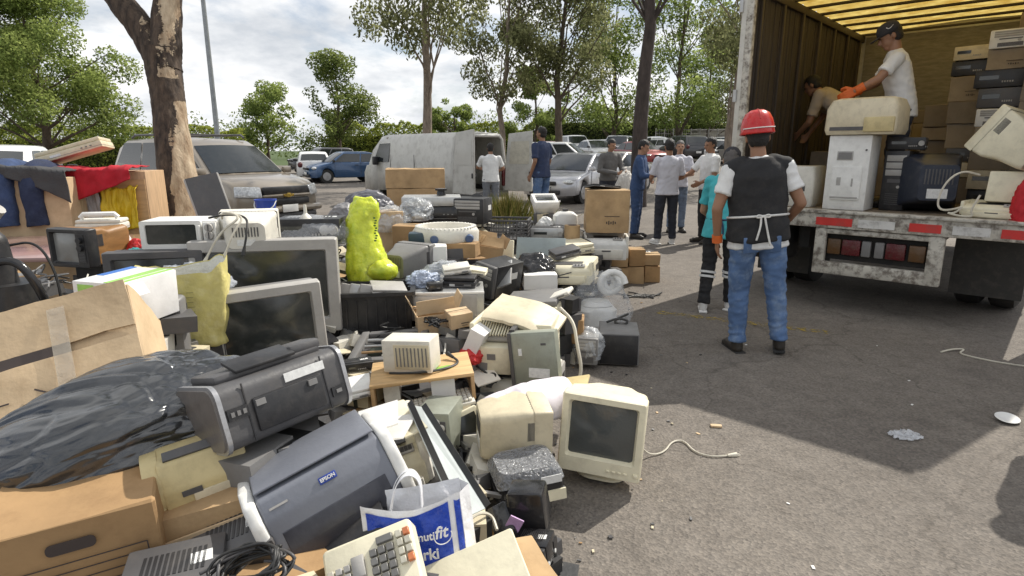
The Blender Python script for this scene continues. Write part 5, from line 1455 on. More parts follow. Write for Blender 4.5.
    crt('dark television under the white oven', PL(160, 310, 3.75, .42, 14), E(0, 0, 14), .56, .37, .42, 'dgrey', 'dgrey', base=False, name='television', cat='television', bez=.05, chin=.03)
    crt('small dark grey monitor between the green and white box and the yellow bag', PL(146, 362, 2.62, .34, 14), E(0, 0, 14), .32, .27, .30, 'grey', 'dgrey', base=False, bez=.04)
    microwave('white toaster oven with three knobs standing on a dark television', PL(181, 251, 3.8, .3, 8), E(0, 0, 8), .455, .30, .19)
    crt('off white monitor seen from behind with cables heaped on it right of the white oven', PL(238, 254, 3.75, .38, 0), E(-6, 0, 196), .36, .24, .30, 'offw', base=False, taper=.7)
    a = at(238, 218, 3.72)
    for i in range(3):
        pts = [a + V((-.18 + .05 * i, -.02 * i, .0)), a + V((-.05, -.08, .03 + .01 * i)), a + V((.08, -.05 - .03 * i, .02)), a + V((.12 - .08 * i, -.16, -.06)), a + V((.10 - .12 * i, -.19, -.18 - .03 * i))]
        cable('loose_cable', ['dark cord hanging down the off white monitor back', 'pale cord draped right across the off white monitor back', 'pale cord draped left across the off white monitor back'][i], pts, .007, 'cable' if i == 0 else 'wcable')
    p = PL(272, 243, 4.5)
    carton('small brown carton under the blue cup beside the minivan bumper', p, R(10), .17, .17, .16, 'card', seed=3)
    r = thing('blue_bucket', 'small blue plastic bucket on a brown carton in front of the minivan', 'bucket', p + V((-.02, 0, .166)), 0)
    mb = MB(); mb.loft([[V((q * math.cos(a_), q * math.sin(a_), z)) for a_ in [2 * PI * i / 24 for i in range(24)]] for q, z in ((.055, 0), (.075, .15), (.08, .15), (.08, .16), (.072, .16), (.055, .01))], cap=False); mb.cyl((0, 0, 0), (0, 0, .006), .055, seg=24); mb.build('bucket_body', MT['bluep'], r)
    mb = MB(); mb.tube([(-.078, 0, .15), (-.07, -.05, .10), (0, -.075, .07), (.07, -.05, .10), (.078, 0, .15)], .004, 6, smooth=2); mb.build('handle', MT['white'], r)
    hifi('plastic wrapped black stereo in front of the minivan', PL(308, 243, 4.35, .3, 5), E(0, 0, 5), .46, .28, .17, 'black', 'black', knobs=2)
    p = at(308, 243, 4.35)
    wrap = film('clear_plastic_film', (.75, .77, .8), .28)
    bag('plastic_wrap', 'clear plastic wrap over the black stereo in front of the minivan', p + V((0, .15, -.01)), 0, (.29, .20, .16), wrap, 14, fold=.14, detail=30, cat='plastic', flat=.2)
    r = thing('funnel', 'white funnel standing on the plastic wrapped stereo', 'funnel', at(306, 222, 4.4), 0); r.scale = (.72, .72, .8)
    mb = MB(); mb.loft([[V((q * math.cos(a_), q * math.sin(a_), z)) for a_ in [2 * PI * i / 20 for i in range(20)]] for q, z in ((.085, 0), (.08, .01), (.05, .05), (.018, .08), (.014, .16))], cap=False); mb.build('cone', MT['offw'], r)
    p = PL(218, 224, 5.6)
    r = thing('flat_screen', 'dark flat screen with pale edge leaning against the peeling trunk', 'screen', p, E(-14, -12, 30))
    mb = MB(); mb.b0(0, 0, 0, .30, .05, .46, bevel=.01); mb.build('frame', MT['lgrey'], r)
    mb = MB(); mb.box((0, -.026, .25), (.27, .006, .42)); mb.build('panel', MT['dgrey'], r)
    # clear plastic sheet
    p = at(180, 282, 3.45)
    bag('plastic_sheet', 'crumpled clear plastic sheet behind the yellow bag', p + V((0, .1, -.08)), 0, (.20, .14, .12), film('clear_plastic_sheet', (.7, .74, .8), .45), 22, fold=.4, detail=30, cat='plastic')
    # yellow bag (open top)
    p = PL(180, 350, 2.95)
    ybm = mat('yellow_paper_sack', (.62, .55, .20), .5, var=.12, dirt=.25, dcol=(.75, .72, .6), scale=9, bump=.5, bscale=18)
    mb = MB(); n = 40; rings = []
    for j in range(16):
        v = j / 15; z = .40 * v; ring = []
        for i in range(n):
            a_ = 2 * PI * i / n; w_ = (.178 + .022 * v); d_ = .11 + .03 * v
            sq = lambda t: math.copysign(abs(t) ** .6, t)
            q = V((sq(math.cos(a_)) * w_, sq(math.sin(a_)) * d_, z + (.022 * math.sin(a_ * 2 + 1) + .018 * math.cos(a_)) * v ** 3))
            f = noise.noise(V((a_ * 2.2, z * 9, 2))) * .035 + noise.noise(V((a_ * 6, z * 16, 7))) * .016
            ring.append(q * (1 + f / .2 * (1 - .6 * v ** 4)))
        rings.append(ring)
    mb.loft(rings, cap=False); mb.bm.faces.new([v for v in mb.bm.verts][:n])
    o = thing('yellow_sack', 'open yellow plastic sack with white lining beside the grey televisions', 'bag', p + V((0, .12, 0)), E(0, 0, 18)); mb.build('sack', ybm, o, smooth=180)
    o2 = MB(); o2.loft([[q * .985 for q in r_] for r_ in rings[8:]], cap=False); o2.build('lining', mat('pale_lining', (.66, .66, .62), .5, bump=.4), o, smooth=180)
    mb = MB()
    for k in range(9): mb.box((.02 + .012 * (k % 3), -.150 - .002 * k / 9, .10 + k * .024), (.07 - .02 * (k % 3), .002, .003))
    mb.build('printed_lines', mat('olive_ink', (.30, .27, .10), .7), o)
    # green and white product box
    p = PL(106, 328, 2.36, .28, -6, .15)
    r = thing('product_box', 'white product box with green and blue print beside the big open carton', 'box', p, E(0, 2, -9))
    w, d, h = .215, .30, .185
    mb = MB(); mb.b0(0, 0, 0, w, d, h, bevel=.003); mb.build('body', mat('printed_white_card', (.74, .73, .72), .4, dirt=.12), r)
    gm = mat('green_print', (.30, .55, .12), .4); bm_ = mat('blue_print', (.04, .16, .50), .4)
    mb = MB(); mb.box((.045, .0, h + .001), (.035, d * .98, .002)); mb.box((.085, .0, h + .001), (.018, d * .98, .002)); mb.build('green_stripe', gm, r)
    mb = MB(); mb.box((-.085, .05, h + .001), (.03, d * .6, .002)); mb.build('blue_patch', bm_, r)
    mb = MB(); mb.box((-.05, -d / 2 - .001, h * .86), (.07, .002, .028)); mb.build('green_patch', gm, r)
    mb = MB(); mb.box((-.0, -d / 2 - .0012, h * .68), (w * .98, .002, .016)); mb.build('blue_band', bm_, r)
    mb = MB(); mb.box((.05, -d / 2 - .001, h * .86), (.06, .002, .04)); mb.build('grey_patch', MT['lgrey'], r)
    mb = MB(); mb.box((0, 0, 0), (.05, .09, .003)); f = mb.build('end_flap', MT['paper'], r); f.location = (w / 2 + .016, -.09, h * .82); f.rotation_euler = E(0, 58, 0)
    # big open carton at the left edge
    c = at(34, 361, 2.08)
    r = thing('open_carton', 'big battered carton tipped forward with taped flaps at the left edge', 'box', c, E(52, -13, 22))
    SUP.append((c.x, c.y + .1, c.z - .22, .25))
    W_, D_, H_ = .66, .40, .32
    mb = MB(); mb.box((0, 0, -H_ / 2 - .004), (W_, D_, H_), bevel=.005, seg=1); bmesh.ops.subdivide_edges(mb.bm, edges=[e for e in mb.bm.edges if e.calc_length() > .15], cuts=6, use_grid_fill=True); mb.disp(.012, 5, 4); mb.build('body', MT['card2'], r, smooth=30)
    for s, w_ in ((-1, .185), (1, .175)):
        mb = MB(); mb.box((0, 0, 0), (W_ * .995, w_, .006)); bmesh.ops.subdivide_edges(mb.bm, edges=[e for e in mb.bm.edges if e.calc_length() > .1], cuts=6, use_grid_fill=True); mb.disp(.010, 7, 4 + s, normal=False)
        f = mb.build('flap', MT['card2'], r, smooth=30); f.location = (0, s * (D_ / 2 - w_ / 2), .018); f.rotation_euler = E(4 * s + 3, 0, 0)
    mb = MB(); mb.box((-.10, .005, .012), (W_ * .66, .045, .004)); mb.build('gap_shade_strip', MT['ink'], r)  # dark strip painted for the shade between the flaps
    tp = film('clear_tape', (.62, .55, .44), .30, bump=.2)
    for x in (-.16, .10):
        mb = MB(); mb.box((x, .0, .034), (.055, D_ * .8, .0015)); mb.build('tape', tp, r)
    mb = MB(); mb.box((.02, -.13, .031), (.045, .006, .002), rot=(0, 0, R(-35))); mb.build('marker_stroke', MT['ink'], r); mb = MB(); mb.box((-.10, -.14, .031), (.05, .005, .002)); mb.build('marker_stroke', MT['ink'], r)
    for x in (-.14, -.2):
        mb = MB(); g_ = bmesh.ops.create_circle(mb.bm, segments=24, radius=.028)['verts']
        pts = [(x + .03 * math.cos(a_), -.055 + (.16 if x < -.15 else 0) + .026 * math.sin(a_), .031) for a_ in [2 * PI * i / 24 for i in range(24)]]
        mb.bm.clear(); mb.tube(pts + [pts[0]], .002, 4); mb.tube([(pts[3]), (pts[15])], .002, 4); mb.build('printed_symbol', MT['ink'], r)

def junk_front():
    # black rubbish sack
    bk = mat('black_sack_plastic', (.020, .022, .025), .2, var=.25, dirt=.3, dcol=(.11, .12, .14), scale=3, spec=.9, coat=.3, bump=.14, bscale=7, stretch=(1, 1.8, 1.8))  # blue-grey patches in the colour imitate sky reflected on the film
    c = at(104, 470, 1.78); SUP.append((c.x, c.y + .1, c.z - .05, .3))
    mb = MB(); g = bmesh.ops.create_icosphere(mb.bm, subdivisions=7, radius=1.0)['verts']
    for v in mb.bm.verts:
        p = v.co.copy(); q = V((p.x * .55 + 3, p.y * 2.1 + p.x * .9, p.z * 2.6 - p.x * .5)) * (1 + .4 * max(0, -p.x - .2))
        q += V(noise.noise_vector(p * .9)) * .55
        r1 = 1 - 2 * abs(noise.noise(q * 1.0)); r2 = 1 - 2 * abs(noise.noise(q * 2.4 + V((3, 3, 3)))); r3 = 1 - 2 * abs(noise.noise(q * 5.5 + V((8, 1, 3))))
        vd = noise.voronoi(q * 1.25 + V(noise.noise_vector(q * 1.1)) * .5)[0]; vd2 = noise.voronoi(q * 2.9 + V((5, 2, 8)))[0]
        k = 1 + .13 * min(.7, vd[1] - vd[0]) + .035 * min(.6, vd2[1] - vd2[0]) + .05 * r1 + .006 * r3 - .05 + .14 * noise.noise(p * 1.1 + V((2, 5, 1)))
        p = p * k
        if p.z < -.5: p.z = -.5 + (p.z + .5) * .2
        p.z += .30 * p.x - .12 * abs(p.x)
        v.co = V((p.x * .46, p.y * .27, p.z * .21))
    o = mb.build('rubbish_sack', bk, None, smooth=180); o.location = c + V((0, .10, .06)); o.rotation_euler = E(0, -6, 20); tag(o, 'large glossy black rubbish sack lying over the archive box in front', 'bag')
    # archive box and neighbour
    p = PL(88, 640, 1.47, .3, 26)
    carton('brown archive box with black hand hole and printed lines under the black sack', PL(92, 624, 1.50, .30, 26), E(2, -3, 27), .36, .30, .30, 'card3', tape=False, handle=True, lines=7, name='archive_box', seed=6, crease=False)
    carton('brown carton cut off by the left edge beside the archive box', PL(-62, 668, 1.45, .30, 20), E(0, 2, 24), .34, .30, .30, 'card3', tape=False, seed=9, crease=False)
    lid = at(84, 612, 1.50)
    # dark multifunction printer seen from behind
    c = PL(262, 440, 1.74, .0, 44); 
    r = thing('inkjet_printer', 'dark grey inkjet printer seen from behind with silver rounded ends, uppermost in front', 'printer', c + V((0, .10, .0)), E(-15, -3, 50)); r.scale = (.92, .92, .92)
    w, d, h = .40, .30, .20
    mb = MB(); mb.loft([rrect(d, h, .04, n=6, y=-w / 2), rrect(d, h, .04, n=6, y=w / 2)]); bmesh.ops.rotate(mb.bm, verts=mb.bm.verts, cent=(0, 0, 0), matrix=Matrix.Rotation(PI / 2, 3, 'Z')); bmesh.ops.translate(mb.bm, verts=mb.bm.verts, vec=(0, 0, h / 2)); mb.build('body', MT['dgrey'], r)
    sm = mat('silver_trim', (.42, .42, .43), .3, metal=.6, dirt=.15)
    for s in (-1, 1):
        mb = MB(); mb.loft([rrect(d + .012, h + .012, .046, n=6, y=s * w / 2), rrect(d + .012, h + .012, .046, n=6, y=s * (w / 2 + .014))]); bmesh.ops.rotate(mb.bm, verts=mb.bm.verts, cent=(0, 0, 0), matrix=Matrix.Rotation(-PI / 2, 3, 'Z')); bmesh.ops.translate(mb.bm, verts=mb.bm.verts, vec=(0, 0, h / 2)); mb.build('end_trim', sm, r)
        mb = MB(); mb.loft([rrect(d - .006, h - .006, .042, n=6, y=s * (w / 2 + .013)), rrect(d - .01, h - .01, .04, n=6, y=s * (w / 2 + .020))]); bmesh.ops.rotate(mb.bm, verts=mb.bm.verts, cent=(0, 0, 0), matrix=Matrix.Rotation(-PI / 2, 3, 'Z')); bmesh.ops.translate(mb.bm, verts=mb.bm.verts, vec=(0, 0, h / 2)); mb.build('end_panel', mat('warm_grey_plastic', (.14, .125, .115), .35, dirt=.3, dcol=(.3, .27, .24)), r)
    mb = MB(); mb.box((0, -d / 2 - .006, h * .42), (w * .58, .016, h * .52), bevel=.006); mb.box((-w * .24, -d / 2 - .015, h * .6), (.03, .012, .018), mi=1); mb.box((w * .2, -d / 2 - .015, h * .6), (.03, .012, .018), mi=1); mb.build('rear_door', [MT['black'], MT['grey']], r)
    mb = MB(); mb.box((.07, -d / 2 - .002, h * .80), (.14, .003, .028)); mb.build('label', MT['lbl'], r)
    mb = MB(); mb.box((-w * .41, -d / 2 - .003, h * .55), (w * .15, .008, h * .18), mi=0); 
    for i in range(3): mb.box((-w * .45 + i * .018, -d / 2 - .007, h * .55), (.010, .008, .014), mi=1)
    mb.build('interface_socket', [MT['black'], MT['grey']], r)
    mb = MB(); mb.box((w * .42, -d / 2 - .003, h * .3), (w * .12, .008, h * .16)); mb.box((w * .42, -d / 2 - .008, h * .3), (w * .05, .004, h * .06), mi=1); mb.build('power_socket', [MT['black'], MT['grey']], r)
    for x in (-w * .33, w * .33):
        mb = MB(); mb.box((x, -d / 2 - .001, h * .5), (.004, .004, h * .9)); mb.build('seam', MT['black'], r)
    mb = MB(); mb.b0(0, .01, h - .004, w * .9, d * .66, .03, bevel=.012); mb.build('scanner_lid', MT['dgrey'], r)
    mb = MB(); mb.box((-.02, -.06, h + .035), (w * .5, .10, .012), rot=E(18, 0, 0), bevel=.004); mb.build('paper_support', MT['black'], r)
    mb = MB(); mb.b0(.13, -.03, h + .01, w * .28, d * .4, .035, bevel=.012); mb.build('document_feeder', MT['dgrey'], r)
    # yellowed printer below it
    r = thing('dot_matrix_printer', 'yellowed old printer wedged under the dark inkjet printer', 'printer', PL(206, 514, 1.66, .2, 20), E(0, -8, 30))
    mb = MB(); mb.loft([[V((x, y, z)) for y, z in ((-.1, .0), (-.1, .10), (-.07, .17), (.02, .185), (.10, .15), (.1, 0))] for x in (-.10, .12)]); bmesh.ops.bevel(mb.bm, geom=list(mb.bm.edges), offset=.008, segments=2, affect='EDGES', profile=.5); mb.build('body', MT['yell'], r)
    mb = MB(); mb.cyl((-.135, .0, .085), (-.095, .0, .085), .098, seg=30); mb.box((-.115, 0, .04), (.04, .19, .08), bevel=.01); mb.build('side_cover', MT['yell'], r)
    mb = MB(); mb.box((.03, -.102, .05), (.12, .006, .06), bevel=.004); mb.box((-.03, -.102, .085), (.05, .006, .015), mi=1); mb.build('front_cover', [MT['beige'], MT['dgrey']], r)
    mb = MB(); mb.box((.01, -.045, .178), (.18, .03, .012), rot=E(25, 0, 0)); mb.build('paper_slot', MT['dgrey'], r)
    # corrugated tray below
    p = PL(218, 580, 1.60, .3, 15)
    r = thing('cardboard_tray', 'folded corrugated cardboard packing with zigzag edge under the yellowed printer', 'cardboard', p, E(0, -16, 14)); r.scale = (.84, .84, .9)
    mb = MB()
    prof = []
    for i in range(7): prof += [(-.14, .0 + i * .035), (-.115, .0175 + i * .035)]
    mb.prism([(.16, 0), (.16, .20)] + prof[::-1], -.14, .14); mb.build('fluted_block', MT['card'], r, smooth=0)
    mb = MB(); mb.box((.02, -.155, .085), (.30, .008, .15)); mb.build('front_flap', MT['card2'], r)
    # blue grey printer
    c = PL(334, 552, 1.60, .0, 10)
    bg = mat('blue_grey_plastic', (.185, .195, .225), .33, dirt=.18, var=.08, dcol=(.25, .25, .27)); bgd = mat('dark_blue_grey_plastic', (.045, .046, .058), .3, dirt=.15, dcol=(.2, .2, .22))
    r = thing('inkjet_printer', 'blue grey and white inkjet printer tipped on its side edge in front', 'printer', c + V((.0, .12, .0)), E(-12, -18, 30)); r.scale = (.95, .95, .95)
    w, d, h = .36, .26, .25
    prof = [(-d / 2, .0), (d / 2, 0), (d / 2, h * .9), (d * .40, h), (-d * .10, h * .98), (-d * .40, h * .92), (-d * .49, h * .70), (-d / 2 - .005, h * .35)]
    def xprism(prof, x0, x1, bev, nm, m, par):
        mb = MB(); mb.loft([[V((x0, y, z)) for y, z in prof], [V((x1, y, z)) for y, z in prof]])
        if bev: bmesh.ops.bevel(mb.bm, geom=list(mb.bm.edges), offset=bev, segments=3, affect='EDGES', profile=.5, clamp_overlap=True)
        return mb.build(nm, m, par)
    xprism(prof, -w / 2, w / 2, .012, 'body', bg, r)
    for s in (-1, 1):
        pr = [(y * 1.04, z * 1.03 - .003) for y, z in prof]
        xprism(pr, s * w / 2, s * (w / 2 + .035), .012, 'side_cover', MT['white'], r)
    lidm = xprism([(-d * .34, h * .97), (d * .44, h * 1.02), (d * .46, h * 1.10), (-d * .35, h * 1.005)], -w * .49, w * .49, .006, 'paper_flap', bg, r)
    xprism([(-d * .49, h * .05), (-d * .47, h * .05), (-d * .475, h * .52), (-d * .515, h * .52), (-d * .535, h * .30), (-d * .53, h * .05)], -w * .42, w * .42, .004, 'output_door', bgd, r)
    f = MB(); f.box((0, 0, 0), (.05, .003, .02), bevel=.003); f = f.build('badge', MT['bluep'], r); f.location = (0.01, -d * .462, h * .80); f.rotation_euler = E(-22, 0, 0)
    text_mesh('badge_text', 'EPSON', .014, MT['paper'], f, (0, -.003, 0), E(90, 0, 0), bold=.0004)
    f = MB(); f.box((0, 0, 0), (.05, .002, .006)); f = f.build('model_mark', MT['lgrey'], r); f.location = (-w * .36, -d * .462, h * .80); f.rotation_euler = E(-24, 0, 0)
    # beige machine right of it
    r = laser_printer('beige printer standing on end right of the blue grey one', PL(388, 505, 2.02, .3, 0), E(6, -12, 18), .22, .30, .24, 'cream', 'offw')
    for k, (x, y, sz, rz) in enumerate(((378, 418, .13, 10), (394, 428, .12, -12), (408, 422, .08, 30))):
        p = at(x, y, 1.92 + .04 * k); mb = MB(); mb.box((0, 0, 0), (sz, .14, .006)); mb.disp(.006, 12, k, normal=False); bmesh.ops.subdivide_edges(mb.bm, edges=list(mb.bm.edges), cuts=3, use_grid_fill=True)
        o = mb.build('casing_lid', MT['paper'] if k < 2 else MT['cream'], None); o.location = p; o.rotation_euler = E(8, -14, rz); tag(o, ['white casing lid lying on the beige printer nearest the blue grey one', 'white casing lid behind the other, over the beige printer', 'small cream flap standing at the far end of the beige printer'][k], 'lid')
    # long grey panel
    q = [at(408, 404, 2.02), at(422, 407, 2.14), at(486, 508, 1.84), at(460, 520, 1.70)]; a = sum(q, V()) / 4
    r = thing('side_panel', 'long thin grey blue steel panel leaning right of the beige printer', 'panel', a); SUP.append((a.x, a.y, a.z - .25, .12))
    mb = MB(); mb.panel([p - a for p in q], .005); mb.build('plate', mat('grey_blue_steel', (.46, .50, .50), .45, metal=.2, dirt=.2), r)
    mb = MB(); n_ = (q[1] - q[0]).cross(q[2] - q[0]).normalized() * -.02
    for u, v in ((0, 3), (1, 2)): mb.panel([q[u] - a, q[v] - a, q[v] - a + n_, q[u] - a + n_], .004)
    mb.build('folded_edge', MT['black'], r)
    # dark void pieces: open black chassis behind the panel
    hifi('open black chassis between the beige printer and the long grey panel', PL(425, 530, 2.0, .3, 0), E(10, -25, 10), .26, .3, .14, 'black', knobs=0, name='disc_player')
    # gear chassis
    p = PL(437, 456, 2.85, .2, -10)
    r = thing('printer_mechanism', 'green grey printer mechanism with exposed gears below the wooden drawer', 'mechanism', p, E(0, -4, -12))
    mb = MB(); mb.b0(0, 0, 0, .17, .22, .22, bevel=.006); mb.box((0, -.112, .10), (.13, .006, .16), mi=1); mb.build('body', [MT['greens'], MT['dgrey']], r)
    for k, (x, z, q) in enumerate(((-.03, .17, .026), (.02, .175, .020), (.0, .14, .022), (.045, .15, .018), (-.045, .13, .018))):
        mb = MB(); mb.cyl((x, -.13, z), (x, -.112, z), q, seg=14); mb.cyl((x, -.134, z), (x, -.128, z), q * .4, seg=10, mi=1); mb.build('gear', [MT['offw'], MT['dgrey']], r)
    slab('cream paper cassette standing on edge beside the printer mechanism', PL(464, 432, 2.95, .1, 10), E(70, -20, 20), .20, .16, .06, 'cream', 'paper_cassette', 'tray', lid=False, glass_=True)
    # blue shopping bag
    c = at(419, 578, 1.58)
    blue = mat('glossy_blue_bag', (.012, .055, .42), .25, var=.15, dirt=.12, dcol=(.2, .3, .6), scale=14, bump=.5, bscale=22); wh = mat('white_bag_plastic', (.78, .78, .80), .3, dirt=.12, bump=.4, bscale=20)
    r = thing('shopping_bag', 'blue and white plastic shopping bag with white lettering behind the adding machine', 'bag', c + V((0, .03, 0)), E(-14, -6, 6)); r.scale = (.84, .84, .84)
    SUP.append((c.x, c.y + .1, c.z, .15))
    def face(x0, x1, z0, z1, y, nm, m, seed, amp=.010, sag=0.0):
        mb = MB(); nu, nv = 36, 30; g = []
        for j in range(nv + 1):
            row = []
            for i in range(nu + 1):
                u, v = i / nu, j / nv; x = x0 + (x1 - x0) * u; z = z0 + (z1 - z0) * v - sag * math.sin(PI * u) * v
                row.append(mb.bm.verts.new((x, y - .035 * math.sin(PI * (x + .16) / .32) * (1 - .3 * z / .25) + amp * (noise.noise(V((x * 14, z * 14, seed))) + .5 * noise.noise(V((x * 34, z * 30, seed)))), z)))
            g.append(row)
        for a_, b_ in zip(g, g[1:]):
            for i in range(nu): mb.bm.faces.new((a_[i], a_[i + 1], b_[i + 1], b_[i]))
        return mb.build(nm, m, r, smooth=180)
    face(-.155, .155, 0, .245, -.04, 'front_panel', wh, 4, sag=.03); face(-.155, .155, 0, .26, .05, 'back_panel', wh, 9)
    face(-.140, .116, 0, .222, -.0425, 'blue_print', blue, 4, sag=.026)
    face(.134, .153, .02, .222, -.0425, 'blue_edge_print', blue, 4, sag=.004)
    mb = MB(); mb.loft([[V((.155, -.04, 0)), V((.155, -.04, .24))], [V((.185, .0, 0)), V((.185, .005, .25))], [V((.155, .05, 0)), V((.155, .05, .255))]], cap=False, closed=False); mb.build('gusset', wh, r)
    mb = MB(); pts = [V((-.07, -.055, .20)), V((-.045, -.05, .29)), V((.0, -.045, .325)), V((.04, -.05, .30)), V((.035, -.06, .21))]
    fine = pts
    for _ in range(3):
        q = [fine[0]]
        for a_, b_ in zip(fine, fine[1:]): q += [a_.lerp(b_, .25), a_.lerp(b_, .75)]
        fine = q + [fine[-1]]
    mb.loft([[p_ + V((0, -.002, 0)), p_ + V((.003, .035, .004))] for p_ in fine], cap=False, closed=False); o = mb.build('handle', wh, r, smooth=180); sd = o.modifiers.new('t', 'SOLIDIFY'); sd.thickness = .003
    mb = MB(); mb.loft([[p_ + V((-.012, .085, -.01)), p_ + V((-.010, .115, -.01))] for p_ in fine], cap=False, closed=False); o = mb.build('handle', wh, r, smooth=180); sd = o.modifiers.new('t', 'SOLIDIFY'); sd.thickness = .003
    text_mesh('lettering', 'amuti', .034, MT['paper'], r, (.030, -.098, .138), E(90, 0, -2), bold=.0006); text_mesh('lettering', 'fit', .050, MT['paper'], r, (.086, -.092, .142), E(90, 0, 14), shear=.2, bold=.0009)
    text_mesh('lettering', 'arki', .046, MT['paper'], r, (.04, -.099, .084), E(90, 0, -2), bold=.001)
    mb = MB(); pts = [(.092 + .026 * math.cos(t), -.093 + .012 * math.cos(t), .132 + .024 * math.sin(t)) for t in [PI * 1.05 + PI * 1.05 * i / 14 for i in range(15)]]; mb.tube(pts, .0016, 5); mb.build('ring_mark', MT['paper'], r)
    # adding machine
    c = at(374, 582, 1.40); SUP.append((c.x, c.y + .1, c.z - .06, .12))
    r = thing('adding_machine', 'cream desk calculator with grey and orange keys at the bottom edge', 'calculator', c, E(36, -19, 10))
    w, d = .225, .23
    mb = MB(); mb.loft([rrect_z(w, d, .012, z=-.05), rrect_z(w, d, .012, z=-.006), rrect_z(w - .012, d - .012, .012, z=0)]); mb.build('case', MT['cream'], r)
    ori = mat('orange_keys', (.62, .20, .08), .4, dirt=.15); gk = mat('grey_keys', (.17, .165, .155), .4, dirt=.2); lk = mat('pale_keys', (.55, .52, .42), .4, dirt=.2)
    def key(x, y, sx, sy, m):
        mb = MB(); mb.box((x, y, .004), (sx * 1.08, sy * 1.08, .013), bevel=.0012, seg=1, top=(.9, .9)); mb.build('key', m, r)
    for i in range(3):
        for j in range(4): key(.012 + i * .021, .062 - j * .021 - (0 if j else 0), .017, .017, gk)
    key(.044, .085, .04, .017, gk)
    for i in range(2):
        for j in range(4): key(.080 + i * .019, .083 - j * .021, .015, .017, ori if (i == 1 and j in (0, 3)) else lk)
    for i in range(3):
        for j in range(4): key(-.095 + i * .020, .05 - j * .020, .015, .015, lk if i == 0 else MT['lgrey'])
    key(-.028, .045, .030, .05, MT['lgrey']); key(-.028, .0, .030, .018, MT['lgrey'])
    mb = MB(); mb.box((.08, -.03, .001), (.03, .005, .003)); mb.box((.0, -.03, .001), (.012, .005, .003)); mb.build('slide_switch', MT['dgrey'], r)
    mb = MB(); mb.box((.02, -.078, .001), (.11, .04, .004)); mb.build('display', MT['grey'], r)
    # cream instrument panel bottom
    c = at(478, 594, 1.48); SUP.append((c.x, c.y + .1, c.z - .08, .15))
    r = thing('keyboard_casing', 'cream equipment casing with two recessed trays at the bottom edge', 'casing', c, E(30, -18, 14))
    mb = MB(); mb.loft([rrect_z(.27, .24, .008, z=-.05), rrect_z(.27, .24, .008, z=-.004), rrect_z(.264, .234, .008, z=0)]); mb.build('case', MT['cream'], r)
    for x, w_ in ((-.06, .10), (.065, .12)):
        mb = MB(); mb.loft([rrect_z(w_, .10, .006, z=.002, cx=x, cy=-.065), rrect_z(w_ - .012, .088, .006, z=.002, cx=x, cy=-.065), rrect_z(w_ - .02, .08, .006, z=-.003 + .004, cx=x, cy=-.065)]); mb.build('recess', MT['lgrey'], r)
    carton('torn brown carton edge under the cream casing at the bottom edge', PL(512, 640, 1.60, .2, 0), E(0, 0, 20), .2, .2, .16, 'card', tape=False, seed=19, crease=False)
    # toner cartridges / camera cluster
    c = PL(522, 588, 2.06, .15, 0)
    r = thing('toner_cartridge', 'bulky black toner unit with lilac label standing in front of the clear topped printer', 'cartridge', c + V((0, .06, 0)), E(0, -6, -12)); r.scale = (1.1, 1.1, 1.1)
    mb = MB(); mb.b0(.02, 0, .0, .15, .15, .12, bevel=.012); mb.box((.04, .02, .20), (.13, .12, .13), bevel=.01, top=(.9, .8)); mb.box((-.03, -.05, .17), (.07, .12, .07), rot=E(20, -20, 20), bevel=.01); mb.build('body', MT['blackg'], r)
    mb = MB(); mb.box((.01, -.085, .19), (.045, .006, .06), rot=E(0, 32, 10)); mb.build('lilac_label', mat('lilac_label', (.50, .32, .55), .5, scale=40, dirt=.3), r)
    mb = MB(); mb.tube([(-.06, -.06, .11), (.0, -.09, .09), (.07, -.08, .10)], .022, 10, smooth=1); mb.build('roller', MT['rubber'], r)
    hifi('small black adapter box below the toner unit', PL(535, 572, 2.0, .1, 0), E(0, -8, -20), .13, .12, .09, 'blackg', knobs=0, name='power_adapter')
    cable('loose_cable', 'pale thin cord beside the blue shopping bag', [at(468, 520, 1.95), at(480, 512, 2.0), at(492, 515, 2.05), at(497, 530, 2.0)], .006, 'wcable', plug=False)
    # clear topped black printer
    p = PL(533, 506, 2.52, .24, 12)
    r = thing('label_printer', 'black printer with clear domed top and white label beside the cream monitor', 'printer', p, E(0, -5, 14))
    mb = MB(); mb.b0(0, 0, 0, .29, .24, .055, bevel=.008); mb.build('base', MT['black'], r)
    mb = MB(); mb.box((.105, -.121, .03), (.08, .006, .05)); mb.build('cream_cover', MT['cream'], r)
    mb = MB(); mb.loft([rrect_z(.285, .235, .02, z=.056), rrect_z(.28, .23, .02, z=.11), rrect_z(.25, .20, .04, z=.145)]); mb.build('hood', MT['blackg'], r)
    mb = MB(); mb.loft([rrect_z(.292, .242, .022, z=.10), rrect_z(.285, .235, .03, z=.125), rrect_z(.25, .2, .05, z=.155)], cap=True); mb.build('clear_cover', film('smoky_clear_plastic', (.45, .46, .48), .5, bump=.8, bscale=40), r)
    mb = MB(); mb.box((.085, -.120, .105), (.09, .003, .035)); mb.build('label', MT['lbl'], r)
    # monitors on the tarmac
    crt('cream monitor on the tarmac facing the camera at the right end of the heap', PL(601, 489, 2.80, .38, -10), E(-3, 3, -17), .385, .385, .40, 'cream', bez=.038, chin=.045, screenm='greyscr2')
    crt('beige monitor lying on its face beside the cream monitor, draped with pale cloth', PL(512, 473, 2.72, .32, 0), E(0, -4, 100), .30, .30, .32, 'beige', base=False, taper=.72)
    p = at(530, 405, 2.78)
    def fcl(u, v): return V(((u - .5) * .44, (v - .5) * .28, .03 * math.sin(PI * u) - .09 * (abs(v - .5) * 2) ** 3 + .06 * u))
